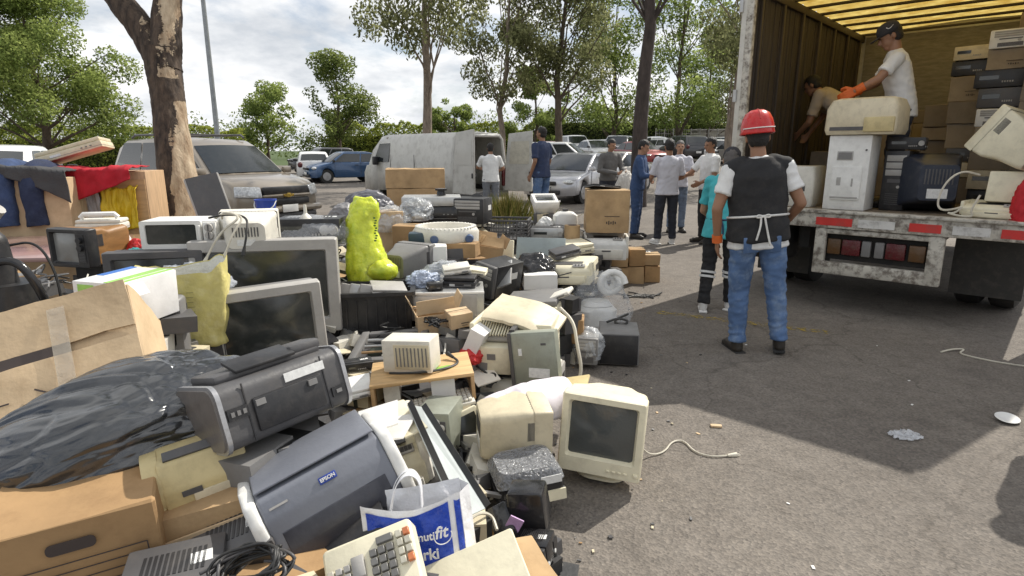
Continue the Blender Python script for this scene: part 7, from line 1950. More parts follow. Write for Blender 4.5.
# ------------------------------------------------------------------ loose scrap that fills the heap
def scrap_fill():
    rg = random.Random(99)
    mats_ = [MT['dgrey'], MT['black'], MT['beige'], MT['grey'], MT['card3'], MT['pcb'], MT['cable'], MT['offw'], MT['steel']]
    wts = [7, 8, 2.2, 4.5, 2, .25, 2, 1.6, 1.5]
    cells = {}
    for x, y, z, r in SUP:
        for i in range(3): cells.setdefault((round(x, 2), round(y, 2)), (z, r))
    def hgt(x, y):
        num = den = 0; best = 9
        for (sx, sy), (z, r) in cells.items():
            d2 = (x - sx) ** 2 + (y - sy) ** 2
            best = min(best, d2); w = 1 / (d2 + .01) ** 1.6; num += w * z; den += w
        return num / den if best < .36 else 0
    def inside(x, y):   # plan outline of the heap
        edge = [(-.05, 1.9), (.05, 2.3), (.02, 2.7), (-.12, 3.0), (.15, 3.3), (.28, 4.0), (.55, 4.8), (.8, 5.6), (1.1, 6.5), (1.0, 7.6), (.4, 8.6)]
        if y < 1.92 or y > 8.6: return False
        for (x0, y0), (x1, y1) in zip(edge, edge[1:]):
            if y0 <= y <= y1 + 1e-6:
                if x > x0 + (x1 - x0) * (y - y0) / (y1 - y0) - .12: return False
        left = -1.0 - .62 * y
        return x > left and not (x < -2.5 and y > 4.2)
    mb = MB()
    def put_box(x, y, z, s, tilt=16):
        mi = rg.choices(range(len(mats_)), wts if tilt < 10 else [5, 5, 3.2, 3.5, 2.2, .4, 2, 3, 3])[0]
        mb.box((x, y, z), s, rot=(R(rg.uniform(-tilt, tilt)), R(rg.uniform(-tilt, tilt)), rg.uniform(0, PI)), mi=mi)
    # columns under each supported thing
    for x, y, z, r in SUP:
        if z < .10: continue
        zz = 0.0
        while zz < z - .03:
            h = min(rg.uniform(.08, .16), z - zz)
            for k in range(3):
                q = r * .55
                put_box(x + rg.uniform(-q, q) * .8, y + .06 + rg.uniform(-q, q) * .6, zz + h / 2 - .008, (rg.uniform(.14, .26), rg.uniform(.12, .22), h * .92), 5)
            zz += h
    for _ in range(4600):
        x = rg.uniform(-5, 1.2); y = rg.uniform(1.8, 8.5)
        if not inside(x, y): continue
        H = hgt(x, y) * .86
        z = rg.uniform(0, max(.05, H)) if rg.random() < .45 else max(.04, H - rg.random() ** 2 * .15)
        k = rg.random()
        if k < .5: s = (rg.uniform(.06, .20), rg.uniform(.05, .16), rg.uniform(.03, .10))
        elif k < .8: s = (rg.uniform(.08, .24), rg.uniform(.06, .18), rg.uniform(.006, .02))
        else: s = (rg.uniform(.15, .3), .015, .02)
        put_box(x, y, z, s, 24)
    for _ in range(300):
        x = rg.uniform(-4, 1.0); y = rg.uniform(1.9, 7.5)
        if not inside(x, y): continue
        z = hgt(x, y) * .9 + .03
        pts = [V((x, y, z))]
        for i in range(6): pts.append(pts[-1] + V((rg.gauss(0, .07), rg.gauss(0, .06), rg.gauss(-.008, .03))))
        for p in pts: p.z = max(p.z, .01)
        mb.tube(pts, rg.uniform(.003, .007), 5, mi=rg.choice((6, 6, 6, 7, 3)), smooth=2)
    for _ in range(230):
        y = rg.uniform(2.0, 8.0); e = [(1.9, .0), (2.7, .1), (3.3, .2), (4.0, .35), (4.8, .6), (5.6, .85), (6.5, 1.15), (8.0, .9)]
        x0 = [a + (b - a) * (y - p) / (q - p) for (p, a), (q, b) in zip(e, e[1:]) if p <= y <= q]
        if not x0: continue
        x = x0[0] + rg.random() ** 3 * 1.1 - .1; s = rg.uniform(.005, .02)
        mb.box((x, y, .004 + s * .1), (s, s * rg.uniform(.3, 1), s * .25), rot=(0, rg.uniform(-.2, .2), rg.uniform(0, PI)), mi=rg.choice((0, 0, 1, 1, 2, 3, 3, 4)))
    o = mb.build('loose_scrap', mats_, None)
    tag(o, kind='stuff')

def build_junk():
    MT['greyscr2'] = mat('painted_sky_screen_glass', (.085, .092, .09), .12, dirt=.15, spec=.8)  # grey base colour stands in for sky mirrored in the glass
    MT['greyscr'] = mat('painted_glare_screen_glass', (.22, .22, .21), .15, dirt=.2, spec=.8)  # paler base colour imitates light reflected off the tube
    junk_left(); junk_front(); junk_mid(); scrap_fill()
# ------------------------------------------------------------------ people (face -Y, feet at z=0)
def capsule(mb, p0, p1, r0, r1, mi=0):
    mb.sph(p0, r0, seg=12, mi=mi); mb.sph(p1, r1, seg=12, mi=mi); mb.cyl(p0, p1, r0, r1, seg=14, mi=mi)

def wrinkle(amp, freq=(16, 16, 22), seed=0, zlo=None, zhi=None):
    def f(me):
        import numpy as np
        n = len(me.vertices); co = np.empty(n * 3); me.vertices.foreach_get('co', co); nr = np.empty(n * 3); me.vertices.foreach_get('normal', nr)
        co = co.reshape(-1, 3); nr = nr.reshape(-1, 3)
        for i in range(n):
            p = co[i]; q = V((p[0] * freq[0] + seed, p[1] * freq[1], p[2] * freq[2] + p[0] * 6)); w = 1.0
            k = (1 - 2 * abs(noise.noise(q * .55))) * .8 + .45 * noise.noise(q * 1.3)
            co[i] += nr[i] * amp * k * w
        me.vertices.foreach_set('co', co.ravel()); me.update()
    return f

def person(label, loc, yaw, H=1.74, skin='skin', top=None, legs=None, shoes=None, hair='hair', bend=0, twist=0, j=None, head=(0, 0), build=1.0, fine=False, sleeve=.55, long_sleeve=False, hat=None, vest=None, curl=35, stance=.11, glove=None, face=True, hem=.88, kneel=0, wr=1.0, hairlen=0, grp=None):
    """j: overrides of joints in final local coordinates: 'elbow+','wrist+','knee-','ankle-', ... ('+' is x>0)"""
    j = j or {}
    k = H / 1.74
    root = thing('person', label, 'person', loc, yaw if not isinstance(yaw, (int, float)) else (0, 0, yaw), grp)
    pel = V((0, 0, .95))
    def B(p):                      # bend the upper body forward about the pelvis
        p = V(p)
        w = max(0, min(1, (p.z - .92) / .22)); w = w * w * (3 - 2 * w)
        a = R(bend) * w; q = p - pel
        q = Matrix.Rotation(R(twist) * w, 3, 'Z') @ q
        q = Matrix.Rotation(a, 3, 'X') @ q
        return (pel + q)
    S = lambda p: V(p) * k
    b = build
    sh = {s: B((s * .172 * b, 0, 1.395)) for s in (1, -1)}
    J = {}
    for s, c in ((1, '+'), (-1, '-')):
        J['elbow' + c] = V(j.get('elbow' + c, sh[s] + V((s * .055, .03, -.285))))
        J['wrist' + c] = V(j.get('wrist' + c, J['elbow' + c] + V((s * .01, -.06, -.245))))
        J['hip' + c] = V((s * .09 * b, 0, .92))
        J['ankle' + c] = V(j.get('ankle' + c, (s * stance, .02, .085)))
        J['knee' + c] = V(j.get('knee' + c, ((J['hip' + c] + J['ankle' + c]) / 2 + V((s * .005, -.02, .01)))))
    neck = B((0, .012, 1.46)); hc = B((0, -.012, 1.625))
    HR = Matrix.Rotation(R(bend) * .8, 3, 'X') @ Matrix.Rotation(R(twist + head[0]), 3, 'Z') @ Matrix.Rotation(R(head[1]), 3, 'X')
    hp = lambda x, y, z: S(hc + HR @ V((x, y, z)))
    hrot = HR.to_euler()
    vox = .0065 if fine else .011
    # --- body
    mb = MB()
    mb.sph(hp(0, .008, .02), 1, (.075 * k, .094 * k, .098 * k), 18, rot=hrot)
    mb.sph(hp(0, -.028, -.04), 1, (.058 * k, .064 * k, .068 * k), 14, rot=hrot)
    mb.sph(hp(0, -.060, -.085), 1, (.034 * k, .030 * k, .026 * k), 12, rot=hrot)
    mb.cyl(hp(0, -.088, .012), hp(0, -.108, -.026), .010 * k, .016 * k, seg=10); mb.sph(hp(0, -.104, -.026), .015 * k, seg=10)
    mb.sph(hp(0, -.084, -.056), 1, (.024 * k, .012 * k, .010 * k), 10, rot=hrot)
    for s in (1, -1):
        mb.sph(hp(s * .030, -.080, .022), 1, (.022 * k, .012 * k, .007 * k), 10, rot=hrot)
        mb.sph(hp(s * .076, .014, -.012), 1, (.011 * k, .020 * k, .032 * k), 10, rot=hrot)
    capsule(mb, S(neck + V((0, .01, -.04))), S(hc + HR @ V((0, .015, -.07))), .058 * k, .052 * k)
    mb.loft([[S(B((rx * math.cos(a), ry * math.sin(a), z))) for a in [2 * PI * i / 20 for i in range(20)]] for rx, ry, z in ((.14 * b, .095, .90), (.135 * b, .09, 1.05), (.15 * b, .10, 1.25), (.15 * b, .085, 1.40), (.05, .05, 1.47))])
    for s, c in ((1, '+'), (-1, '-')):
        e, w = J['elbow' + c], J['wrist' + c]
        capsule(mb, S(sh[s]), S(e), .052 * k * b, .040 * k); capsule(mb, S(e), S(w), .040 * k, .027 * k)
        capsule(mb, S(J['hip' + c]), S(J['knee' + c]), .078 * k, .052 * k); capsule(mb, S(J['knee' + c]), S(J['ankle' + c]), .05 * k, .034 * k)
        if not (glove and c in glove): hand(mb, S(e), S(w), s, curl, k, j.get('palm' + c), j.get('hand' + c), 1.12 if not fine else 1.0)
    remeshed(mb, 'body', MT[skin], root, vox, 3)
    # gloves
    if glove:
        for c in glove:
            s = 1 if c == '+' else -1
            g = MB(); hand(g, S(J['elbow' + c]), S(J['wrist' + c]), s, curl, k * 1.12, j.get('palm' + c), j.get('hand' + c), 1.25)
            dv = (J['elbow' + c] - J['wrist' + c]).normalized(); g.cyl(S(J['wrist' + c]), S(J['wrist' + c] + dv * .08), .036 * k, .042 * k, seg=16)
            remeshed(g, 'glove', MT['orange_glove'], root, vox, 2)
    # eyes
    if face:
        for s in (1, -1):
            e = MB(); e.sph(hp(s * .030, -.087, .008), 1, (.013 * k, .006 * k, .006 * k), 8, rot=hrot); e.build('eye', MT['eye'], root, smooth=180)
        e = MB(); e.sph(hp(0, -.096, -.057), 1, (.022 * k, .004 * k, .0035 * k), 8, rot=hrot); e.build('mouth', MT['lip'], root, smooth=180)
    # --- top
    mt = MT[top]
    g = MB()
    oz = .014
    hx = max(0, .90 - hem) * .3
    rings = [((.176 + hx) * b, .128 + hx * .5, hem), (.174 * b, .126, .95), (.164 * b, .120, 1.08), (.172 * b, .122, 1.24), (.176 * b, .114, 1.33), (.150 * b, .095, 1.42), (.080, .070, 1.47), (.066, .06, 1.485)]
    g.loft([[S(B((rx * math.copysign(abs(math.cos(a)) ** .85, math.cos(a)), ry * math.sin(a) + (.008 if z > 1.3 else 0), z))) for a in [2 * PI * i / 28 for i in range(28)]] for rx, ry, z in rings])
    for s, c in ((1, '+'), (-1, '-')):
        e, w = J['elbow' + c], J['wrist' + c]
        if long_sleeve:
            capsule(g, S(sh[s]), S(e), .062 * k * b, .053 * k); capsule(g, S(e), S(w + (e - w) * .08), .053 * k, .040 * k)
        else:
            m = sh[s].lerp(e, sleeve); capsule(g, S(sh[s]), S(m), .062 * k * b, .060 * k)
            g.cyl(S(m), S(sh[s].lerp(e, sleeve + .22)), .060 * k, .066 * k, seg=16)
    remeshed(g, 'shirt', mt, root, .009 if fine else .013, 3, wrinkle(.0065 * wr, seed=len(label)))
    # --- trousers
    g = MB()
    g.loft([[S(V((rx * math.cos(a), ry * math.sin(a), z))) for a in [2 * PI * i / 24 for i in range(24)]] for rx, ry, z in ((.10 * b, .08, .80), (.150 * b, .106, .87), (.146 * b, .102, .94), (.132 * b, .092, 1.0))])
    for s, c in ((1, '+'), (-1, '-')):
        h, kn, an = J['hip' + c], J['knee' + c], J['ankle' + c]
        capsule(g, S(h + V((0, .008, -.03))), S(kn), .090 * k * b, .068 * k * b); capsule(g, S(kn), S(kn.lerp(an, .85)), .067 * k * b, .058 * k)
        g.cyl(S(kn.lerp(an, .8)), S(kn.lerp(an, .97) ), .058 * k, .064 * k, seg=18)
    remeshed(g, 'trousers', MT[legs], root, .009 if fine else .013, 3, wrinkle(.0085 * wr, (14, 14, 30), seed=len(label) + 3))
    # --- shoes
    for s, c in ((1, '+'), (-1, '-')):
        an = J['ankle' + c]; g = MB(); d0 = V((s * .25, -1, 0)).normalized()
        up = max(0, an.z - .085)
        capsule(g, S(V((an.x, an.y + .015, .045 + up))), S(V((an.x, an.y, .045 + up)) + d0 * .14), .043 * k, .040 * k); g.sph(S(V((an.x, an.y, .035 + up)) + d0 * .175), .040 * k, (1, 1, .8), 12)
        capsule(g, S(V((an.x, an.y + .01, .06 + up))), S(V((an.x, an.y + .008, .10 + up))), .045 * k, .045 * k)
        sh_ = remeshed(g, 'shoe', MT[shoes], root, .009, 2)
        g = MB(); g.box(S(V((an.x, an.y, .012 + up)) + d0 * .065), (.085 * k, .27 * k, .022 * k), rot=(0, 0, math.atan2(d0.x, -d0.y)), bevel=.01); g.build('sole', MT['paper'] if shoes == 'white_shoe' else MT['rubber'], sh_)
    # --- hair / hat
    if hair:
        g = MB(); g.sph(hp(0, .018, .032), 1, (.083 * k, .098 * k, .096 * k), 18, rot=hrot)
        g.sph(hp(0, .045, -.015 - hairlen), 1, (.074 * k, .06 * k, .075 * k), 14, rot=hrot)
        o = remeshed(g, 'hair', MT[hair], root, .008, 2, wrinkle(.003, (60, 60, 60), 3))
        # keep the face clear
        bm = bmesh.new(); bm.from_mesh(o.data); inv = HR.inverted()
        dele = []
        for v in bm.verts:
            q = inv @ (v.co / k - hc)
            if q.y < -.02 and q.z < .052: dele.append(v)
            elif q.z < -.075: dele.append(v)
        bmesh.ops.delete(bm, geom=dele, context='VERTS'); bm.to_mesh(o.data); bm.free()
    if hat == 'helmet':
        g = MB(); rg_ = []
        n = 40
        prof = [(.130, -.03), (.133, -.022), (.128, -.005), (.127, .03), (.116, .075), (.092, .115), (.05, .138), (.001, .143)]
        for q, z in prof:
            rg_.append([hp(q * .88 * math.cos(a), q * 1.06 * math.sin(a) * (1.0) - (.035 if z < -.01 and math.sin(a) < 0 else 0), z + .045) for a in [2 * PI * i / n for i in range(n)]])
        g.loft(rg_, cap=False); ob = g.build('helmet', MT['helmet'], root, smooth=50); sd = ob.modifiers.new('t', 'SOLIDIFY'); sd.thickness = .004
        g = MB()
        for sx in (.0,): g.tube([hp(sx, q * 1.075 * sg, z + .046) for q, z, sg in ((.117, .07, -1), (.096, .112, -1), (.055, .136, -1), (0, .146, 1), (.055, .136, 1), (.096, .112, 1), (.117, .07, 1))], .004, 6, smooth=2)
        g.build('helmet_ridge', MT['helmet'], ob)
        g = MB(); g.tube([hp(q * .9 * math.cos(a), q * 1.06 * math.sin(a), .055) for q in (.131,) for a in [PI * .15 + PI * .7 * i / 12 for i in range(13)]], .004, 6); g.build('highlight_arc', MT['paper'], ob)  # white arc paints the highlight line on the shell
    if hat == 'cap':
        g = MB(); n = 32
        prof = [(.098, .022), (.100, .05), (.094, .085), (.07, .118), (.03, .132), (.001, .134)]
        g.loft([[hp(q * .90 * math.cos(a), q * 1.05 * math.sin(a) + .008, z) for a in [2 * PI * i / n for i in range(n)]] for q, z in prof], cap=False)
        ob = g.build('cap', MT['dark_cap'], root, smooth=180); sd = ob.modifiers.new('t', 'SOLIDIFY'); sd.thickness = .003
        g = MB(); g.loft([[hp(x, y, z) for x, y, z in ((-.07, -.075, .034), (-.04, -.094, .04), (0, -.1, .042), (.04, -.094, .04), (.07, -.075, .034))], [hp(x, y, z) for x, y, z in ((-.065, -.13, .022), (-.04, -.158, .026), (0, -.168, .028), (.04, -.158, .026), (.065, -.13, .022))]], cap=False, closed=False)
        o2 = g.build('cap_brim', MT['dark_cap'], ob, smooth=180); sd = o2.modifiers.new('t', 'SOLIDIFY'); sd.thickness = .004
        return root, hp, S, B, J, sh, HR, ob
    return root, hp, S, B, J, sh, HR, None

def hand(mb, e, w, s, curl, k, palm=None, hdir=None, rs=1.0):
    f = (V(hdir) if hdir else (w - e)).normalized()
    n = V(palm) if palm else V((-s, 0, 0))
    n = (n - f * n.dot(f)).normalized(); a = f.cross(n)          # a: across the palm
    if not palm: a = a if a.y < 0 else -a                          # thumb side forward
    for t in (-1.0, -.35, .35, 1.0):
        capsule(mb, w + a * .020 * t * k, w + f * .082 * k + a * .030 * t * k, .014 * k, .0125 * k)
    for t, ln in ((1, .072), (.34, .080), (-.34, .075), (-1, .058)):
        p = w + f * .080 * k + a * .030 * t * k; d = f.copy()
        for i, fr in enumerate((.45, .32, .25)):
            d = (d * math.cos(R(curl) * (.7 if i == 0 else 1) * .8) + n * math.sin(R(curl) * (.7 if i == 0 else 1) * .8))
            d = d.normalized(); q = p + d * ln * fr * k
            # keep rotating in the f/n plane
            capsule(mb, p, q, (.0098 - .001 * i) * k * rs, (.0092 - .001 * i) * k * rs); p = q
            f2 = d; n2 = (n - f2 * n.dot(f2)); n = n if n2.length < .05 else n
    n0 = n
    p = w + f * .025 * k + a * .030 * k; d = (f * .62 + a * .62 + n0 * .35).normalized()
    q = p + d * .045 * k; capsule(mb, p, q, .014 * k, .0115 * k * rs); d2 = (f * .9 + a * .2 + n0 * .4).normalized(); capsule(mb, q, q + d2 * .034 * k, .0112 * k * rs, .009 * k * rs)

def build_people():
    M = MT
    M['skin'] = mat('brown_skin', (.30, .155, .09), .5, var=.08, dirt=.1, bump=.05, dcol=(.18, .08, .045))
    M['skin2'] = mat('tan_skin', (.38, .21, .13), .5, var=.08, dirt=.1, bump=.05, dcol=(.2, .09, .05))
    M['eye'] = mat('dark_eye', (.05, .035, .03), .2, bump=0); M['lip'] = mat('lips', (.20, .08, .06), .5, bump=0)
    M['hair'] = mat('black_hair', (.012, .010, .009), .55, var=.3, bump=.6, bscale=120, dirt=.05); M['greyhair'] = mat('greying_hair', (.10, .09, .085), .6, var=.3, bump=.6, bscale=120)
    def clothm(nm, c, **kw): M[nm] = mat(nm, c, .88, var=kw.get('var', .10), dirt=kw.get('dirt', .12), bump=.15, bscale=160, scale=kw.get('scale', 6), dcol=kw.get('dcol', (.2, .17, .14)))
    clothm('white_cotton', (.72, .72, .71)); clothm('pale_shirt', (.60, .60, .66)); clothm('navy_cotton', (.03, .045, .10)); clothm('blue_coverall', (.035, .07, .16))
    clothm('grey_wool', (.13, .125, .12)); clothm('teal_cotton', (.06, .40, .44)); clothm('beige_cotton', (.45, .38, .30)); clothm('dark_trousers', (.025, .028, .04)); clothm('black_trousers', (.018, .018, .02))
    clothm('blue_jeans', (.085, .15, .29), var=.35, dirt=.6, scale=4, dcol=(.32, .40, .50)); clothm('faded_jeans', (.14, .18, .25), var=.3, dirt=.4, dcol=(.3, .35, .42)); clothm('grey_jeans', (.16, .17, .19))
    clothm('black_vest', (.022, .022, .024))
    M['dark_shoe'] = mat('dark_shoe', (.03, .025, .02), .5, dirt=.4); M['white_shoe'] = mat('white_shoe', (.68, .67, .65), .5, dirt=.25)
    M['helmet'] = mat('red_helmet', (.55, .015, .015), .25, var=.08, dirt=.25, coat=.15, bump=0); M['dark_cap'] = mat('dark_cap_cloth', (.03, .03, .036), .85); M['orange_glove'] = mat('orange_glove', (.65, .13, .02), .6, var=.15, dirt=.2)

    # ---- man in the red helmet, seen from behind
    loc = onz(757, 351)
    r, hp, S, B, J, sh, HR, _ = person('man seen from behind in red helmet, black apron vest and blue jeans beside the truck', loc, (Matrix.Rotation(R(-5), 3, 'Y') @ Matrix.Rotation(PI - R(8), 3, 'Z')).to_euler(), 1.77, 'skin', 'white_cotton', 'blue_jeans', 'dark_shoe', 'hair', fine=True, stance=.155, hem=.825, build=1.10, wr=1.2, head=(-4, 3), hat='helmet', curl=22,
        j={'elbow+': (.295, .05, 1.13), 'wrist+': (.285, -.02, .88), 'elbow-': (-.285, .05, 1.13), 'wrist-': (-.215, -.14, .95)}, face=True, sleeve=.40)
    g = MB(); b = 1.10
    rings = [(.206 * b, .158, .875), (.198 * b, .152, 1.0), (.184 * b, .142, 1.085), (.190 * b, .144, 1.24), (.184 * b, .134, 1.34), (.152 * b, .112, 1.425), (.085, .080, 1.478)]
    g.loft([[S(B((rx * math.copysign(abs(math.cos(a)) ** .85, math.cos(a)), ry * math.sin(a) + (.008 if z > 1.3 else 0), z))) for a in [2 * PI * i / 32 for i in range(32)]] for rx, ry, z in rings])
    for s in (1, -1): capsule(g, S(V((s * .10, .0, 1.43))), S(V((s * .165 * b, .0, 1.40))), .066, .070)
    remeshed(g, 'apron_vest', M['black_vest'], r, .010, 3, wrinkle(.008, (10, 10, 16), 5))
    tie = mat('white_apron_tie', (.74, .73, .70), .7); 
    g = MB(); pts = [S(V((.194 * b * math.cos(a), .154 * math.sin(a), 1.055 + .015 * math.sin(a)))) for a in [2 * PI * i / 40 for i in range(41)]]
    g.tube(pts, .0085, 8); t = g.build('apron_tie', tie, r, smooth=180)
    for x, z, x2 in ((.015, .90, .05), (-.01, .86, -.045)):
        g = MB(); g.tube([S(V((x, .163, 1.07))), S(V((x2 * .4, .174, 1.0))), S(V((x2, .172, z)))], .0075, 8, smooth=2); g.build('tie_end', tie, t, smooth=180)
    for s in (1, -1):
        g = MB(); g.tube([S(V((0, .163, 1.07))), S(V((s * .04, .172, 1.085))), S(V((s * .05, .170, 1.06))), S(V((0, .165, 1.066)))], .006, 8, smooth=2); g.build('bow_loop', tie, t, smooth=180)
    for s in (1, -1):
        g = MB(); g.box(S(V((s * .075, .128, .86))), (.115, .012, .12), rot=E(-6, 0, s * 12), bevel=.005); g.build('back_pocket', M['blue_jeans'], r)
    g = MB(); wv = S(J['wrist+']); g.cyl(wv + V((0, 0, -.01)), wv + V((.0, .005, .05)), .038, .040, seg=20); g.build('orange_cuff', M['orange_glove'], r)
    # ---- person in teal
    loc = onz(716, 311)
    r, hp, S, B, J, sh, HR, _ = person('stooping person in teal top half hidden by the helmeted man', loc, PI - R(28), 1.60, 'skin2', 'teal_cotton', 'black_trousers', 'white_shoe', 'greyhair', fine=True, bend=20, hem=.80, stance=.10, hat='cap', head=(0, 14), build=1.02,
        j={'elbow-': (-.24, -.22, 1.08), 'wrist-': (-.18, -.42, .98), 'elbow+': (.24, -.2, 1.05), 'wrist+': (.17, -.40, .95), 'knee-': (-.10, -.05, .52), 'ankle-': (-.11, -.10, .085), 'knee+': (.11, .0, .5), 'ankle+': (.12, .10, .085)})
    for c in '+-':
        kn, an = J['knee' + c], J['ankle' + c]
        for t in (.16, .27):
            p0 = S(kn.lerp(an, t)); p1 = S(kn.lerp(an, t + .055)); g = MB(); g.cyl(p0, p1, .0775 - .006 * t, .0765 - .006 * t, seg=24); g.build('white_stripe', M['white_cotton'], r)
    g = MB(); g.tube([S(V((.165 * math.cos(a), .118 * math.sin(a), .99))) for a in [2 * PI * i / 30 for i in range(31)]], .009, 8); t = g.build('apron_tie', M['navy_cotton'], r)
    for x in (-.03, .03):
        g = MB(); g.tube([S(V((0, .126, .99))), S(V((x * .8, .138, .93))), S(V((x, .132, .84)))], .009, 6, smooth=2); g.build('tie_end', M['navy_cotton'], t)
    # ---- the group
    person('man seen from behind in pale shirt and dark jeans at the centre of the group', onz(664, 244), PI + R(6), 1.72, 'skin', 'pale_shirt', 'dark_trousers', 'white_shoe', 'hair', stance=.13, sleeve=.62, hem=.84, build=1.08, hat=None,
           j={'elbow+': (.27, -.04, 1.12), 'wrist+': (.20, -.24, 1.06), 'elbow-': (-.27, -.04, 1.12), 'wrist-': (-.2, -.24, 1.06)}, head=(0, 8))
    p = onz(635, 238)
    r, hp, S, B, J, sh, HR, _ = person('man in dark blue coverall looking down at a tablet, left of the group', p, R(68), 1.72, 'skin2', 'blue_coverall', 'blue_coverall', 'dark_shoe', 'hair', long_sleeve=True, bend=6, head=(0, 22), build=1.08, curl=45,
           j={'elbow+': (.24, -.12, 1.12), 'wrist+': (.12, -.34, 1.14), 'elbow-': (-.24, -.12, 1.12), 'wrist-': (-.10, -.34, 1.14)})
    c = p + Matrix.Rotation(R(68), 3, 'Z') @ V((0, -.46, 1.17))
    o = thing('tablet', 'small dark tablet held by the man in the blue coverall', 'tablet', c, E(40, 0, 68)); mb = MB(); mb.box((0, 0, 0), (.16, .22, .010), bevel=.003); mb.build('tablet_case', M['black'], o); mb = MB(); mb.box((0, 0, .006), (.14, .19, .002)); mb.build('tablet_screen', M['screen'], o)
    person('grey haired man facing the camera in the middle of the group', onz(675, 232), R(-8), 1.72, 'skin2', 'pale_shirt', 'faded_jeans', 'dark_shoe', 'greyhair', build=1.05, j={'elbow+': (.25, -.05, 1.12), 'wrist+': (.12, -.26, 1.10)})
    p = onz(704, 243)
    person('man in white shirt and black trousers facing left with arm reaching out', p, R(-75), 1.75, 'skin', 'white_cotton', 'black_trousers', 'dark_shoe', 'hair', build=1.08, hem=.90, head=(0, 10),
           j={'elbow-': (-.24, -.20, 1.16), 'wrist-': (-.18, -.44, 1.10), 'elbow+': (.24, -.06, 1.12), 'wrist+': (.20, -.28, 1.02)})
    p = at(607, 205, 13.2); p.z = 0
    person('man in grey sweater holding a white sack behind the big brown carton', p, R(24), 1.78, 'skin2', 'grey_wool', 'dark_trousers', 'dark_shoe', 'hair', long_sleeve=True, bend=8, head=(10, 12), build=1.1, hat='cap' if False else None,
           j={'elbow+': (.27, -.10, 1.12), 'wrist+': (.20, -.34, 1.08), 'elbow-': (-.27, -.08, 1.10), 'wrist-': (.02, -.34, 1.04)})
    bag('white_sack', 'white sack held upright by the man in the grey sweater', p + Matrix.Rotation(R(24), 3, 'Z') @ V((.12, -.46, .42)), R(24), (.20, .14, .50), mat('white_woven_sack', (.60, .57, .52), .8, bump=.4), 83, fold=.14, detail=20)
    p = at(541, 208, 11.9); p.z = .18
    person('man in navy shirt and blue jeans standing by the grass tuft', p, PI + R(48), 1.80, 'skin', 'navy_cotton', 'blue_jeans', 'dark_shoe', 'hair', build=1.12, sleeve=.6, head=(4, 0), j={'elbow+': (.25, .05, 1.12), 'wrist+': (.26, -.05, .87), 'elbow-': (-.24, .0, 1.12), 'wrist-': (-.24, -.1, .88)}, hem=.82)
    p = at(491, 208, 13.9); p.z = 0
    person('man in white shirt seen from behind reaching into the open white van', p, PI + R(6), 1.70, 'skin', 'white_cotton', 'grey_jeans', 'dark_shoe', 'hair', build=1.12, bend=6, hem=.86, j={'elbow+': (.30, -.16, 1.18), 'wrist+': (.24, -.40, 1.16), 'elbow-': (-.30, -.10, 1.16), 'wrist-': (-.24, -.36, 1.1)})
    # ---- in the truck
    p = T(1.33, .72)
    yaw = TR_YAW - R(72)
    r, hp, S, B, J, sh, HR, cap = person('man in dark cap, white shirt and orange gloves handling the copier in the truck', p, yaw, 1.80, 'skin', 'white_cotton', 'dark_trousers', 'dark_shoe', 'hair', fine=True, bend=14, hat='cap', head=(4, 18), build=1.0, glove='+-', curl=40, sleeve=.5, hem=.86,
           j={'elbow+': (.26, -.24, 1.20), 'wrist+': (.24, -.42, 1.10), 'elbow-': (-.23, -.22, 1.20), 'wrist-': (-.15, -.42, 1.10)})
    g = MB(); pts = []
    sw = [(-.030, .016), (-.020, .000), (-.008, -.006), (.010, .000), (.034, .014)]
    for t, (x, z) in enumerate(sw): pts.append(hp(.088 - .004 * abs(x) * 10, x + .012, .066 + z * .9))
    g.tube(pts, .0045, 6, rr=.0015, smooth=2); g.build('cap_mark', M['paper'], cap)
    p = T(.66, 1.70)
    person('man in beige shirt stooping low beside the left wall inside the truck', p, TR_YAW - R(95), 1.70, 'skin', 'beige_cotton', 'dark_trousers', 'dark_shoe', 'hair', bend=50, head=(0, -10), build=1.2,
           j={'elbow+': (.24, -.42, .92), 'wrist+': (.16, -.58, .78), 'elbow-': (-.24, -.46, 1.0), 'wrist-': (-.16, -.58, .78)})
    # ---- two bystanders just right of the frame whose shadows fall on the tarmac
    person('bystander in grey sweater right of the picture casting the nearer head shadow', V((3.25, 3.26, 0)), R(40), 1.74, 'skin', 'grey_wool', 'dark_trousers', 'dark_shoe', 'hair', long_sleeve=True)
    person('bystander in navy shirt right of the picture casting the farther head shadow', V((3.98, 3.80, 0)), R(20), 1.72, 'skin2', 'navy_cotton', 'grey_jeans', 'dark_shoe', 'hair')

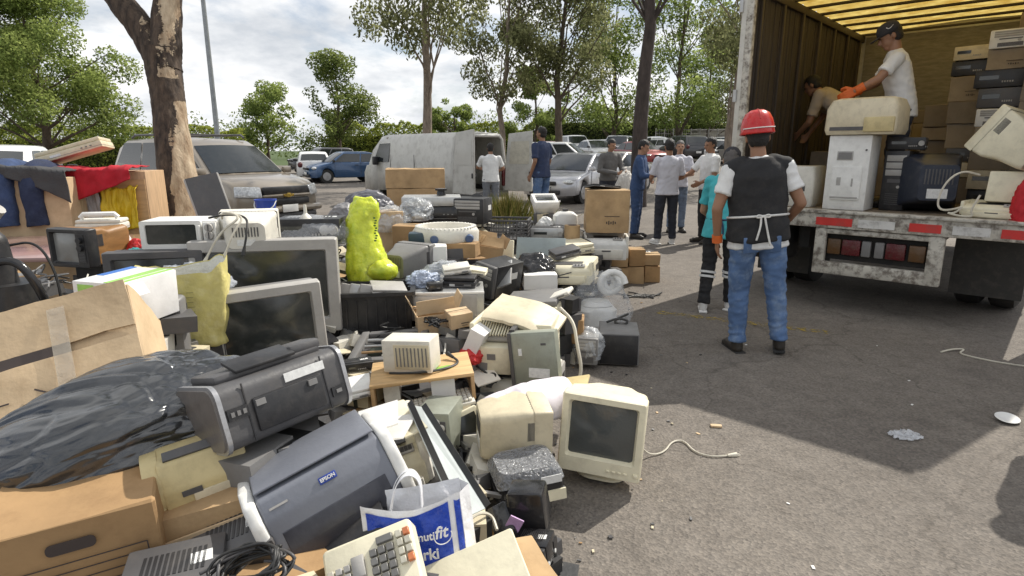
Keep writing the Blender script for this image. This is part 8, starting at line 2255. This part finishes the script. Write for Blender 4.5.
# ------------------------------------------------------------------ litter on the tarmac
def build_small():
    Z = .006
    cable('white_rope', 'white rope lying on the tarmac in the shadow at the right edge', [onz(941, 352, Z), onz(952, 349, .02), onz(966, 349, Z), onz(958, 353, Z), onz(972, 357, Z), onz(996, 362, Z), onz(1022, 366, Z), onz(1060, 370, Z)], .007, 'wcable', plug=False, cat='rope')
    mb = MB(); c = onz(905, 437); nu = 18
    g = [[mb.bm.verts.new((c.x + (i / nu - .5) * .17 + .02 * noise.noise(V((i * .5, j * .4, 4))), c.y + (j / nu - .5) * .12, .008 + .022 * abs(noise.noise(V((i * .45, j * .45, 1)))) + .012 * abs(noise.noise(V((i, j, 3)))))) for i in range(nu + 1)] for j in range(nu + 1)]
    for a, b in zip(g, g[1:]):
        for i in range(nu):
            if math.hypot(i - nu / 2, (a[i].co.y - c.y) * 150) < nu * .52 + 2 * noise.noise(V((i * .6, a[i].co.y * 60, 0))): mb.bm.faces.new((a[i], a[i + 1], b[i + 1], b[i]))
    for v in [v for v in mb.bm.verts if not v.link_faces]: mb.bm.verts.remove(v)
    tag(mb.build('plastic_scrap', film('litter_film', (.80, .82, .86), .6, bump=.8, bscale=30), None, smooth=180), 'crumpled clear plastic scrap lying on the shaded tarmac', 'litter')
    c = onz(1006, 421)
    r = thing('paper_cup_lid', 'white paper plate lying on the tarmac at the right edge', 'litter', c, E(10, 0, 20)); mb = MB(); mb.loft([[V((q * math.cos(a), q * math.sin(a) * .8, z)) for a in [2 * PI * i / 28 for i in range(28)]] for q, z in ((.042, .012), (.07, .026), (.073, .024), (.044, .008))]); mb.build('plate', MT['paper'], r)
    mb = MB(); c = onz(716, 427); mb.box((0, 0, .007), (.062, .028, .012), rot=E(0, 0, -8), bevel=.002); o = mb.build('wood_chip', MT['card2']); o.location = c; tag(o, 'small pale wood chip on the tarmac right of the cord', 'litter')
    rg = random.Random(21); places = [(687, 363), (813, 568), (788, 504), (657, 413), (912, 405), (877, 346), (640, 480), (746, 345), (909, 381), (698, 434)]
    for i, (x, y) in enumerate(places):
        c = onz(x, y); s = rg.uniform(.012, .024); mb = MB(); mb.box((0, 0, .003), (s, s * .6, .004), rot=(0, 0, rg.random() * 3), bevel=.001); o = mb.build('paper_scrap', MT['paper'] if i % 3 else MT['card2']); o.location = c
        tag(o, 'tiny pale paper scrap on the open tarmac', 'litter', 'tiny paper scraps on the tarmac')
def main():
    setup_world(); build_ground(); build_vegetation(); build_cars(); build_far_furniture()
    for f in ('build_truck', 'build_junk', 'build_people', 'build_small'):
        if f in globals(): globals()[f]()
main()
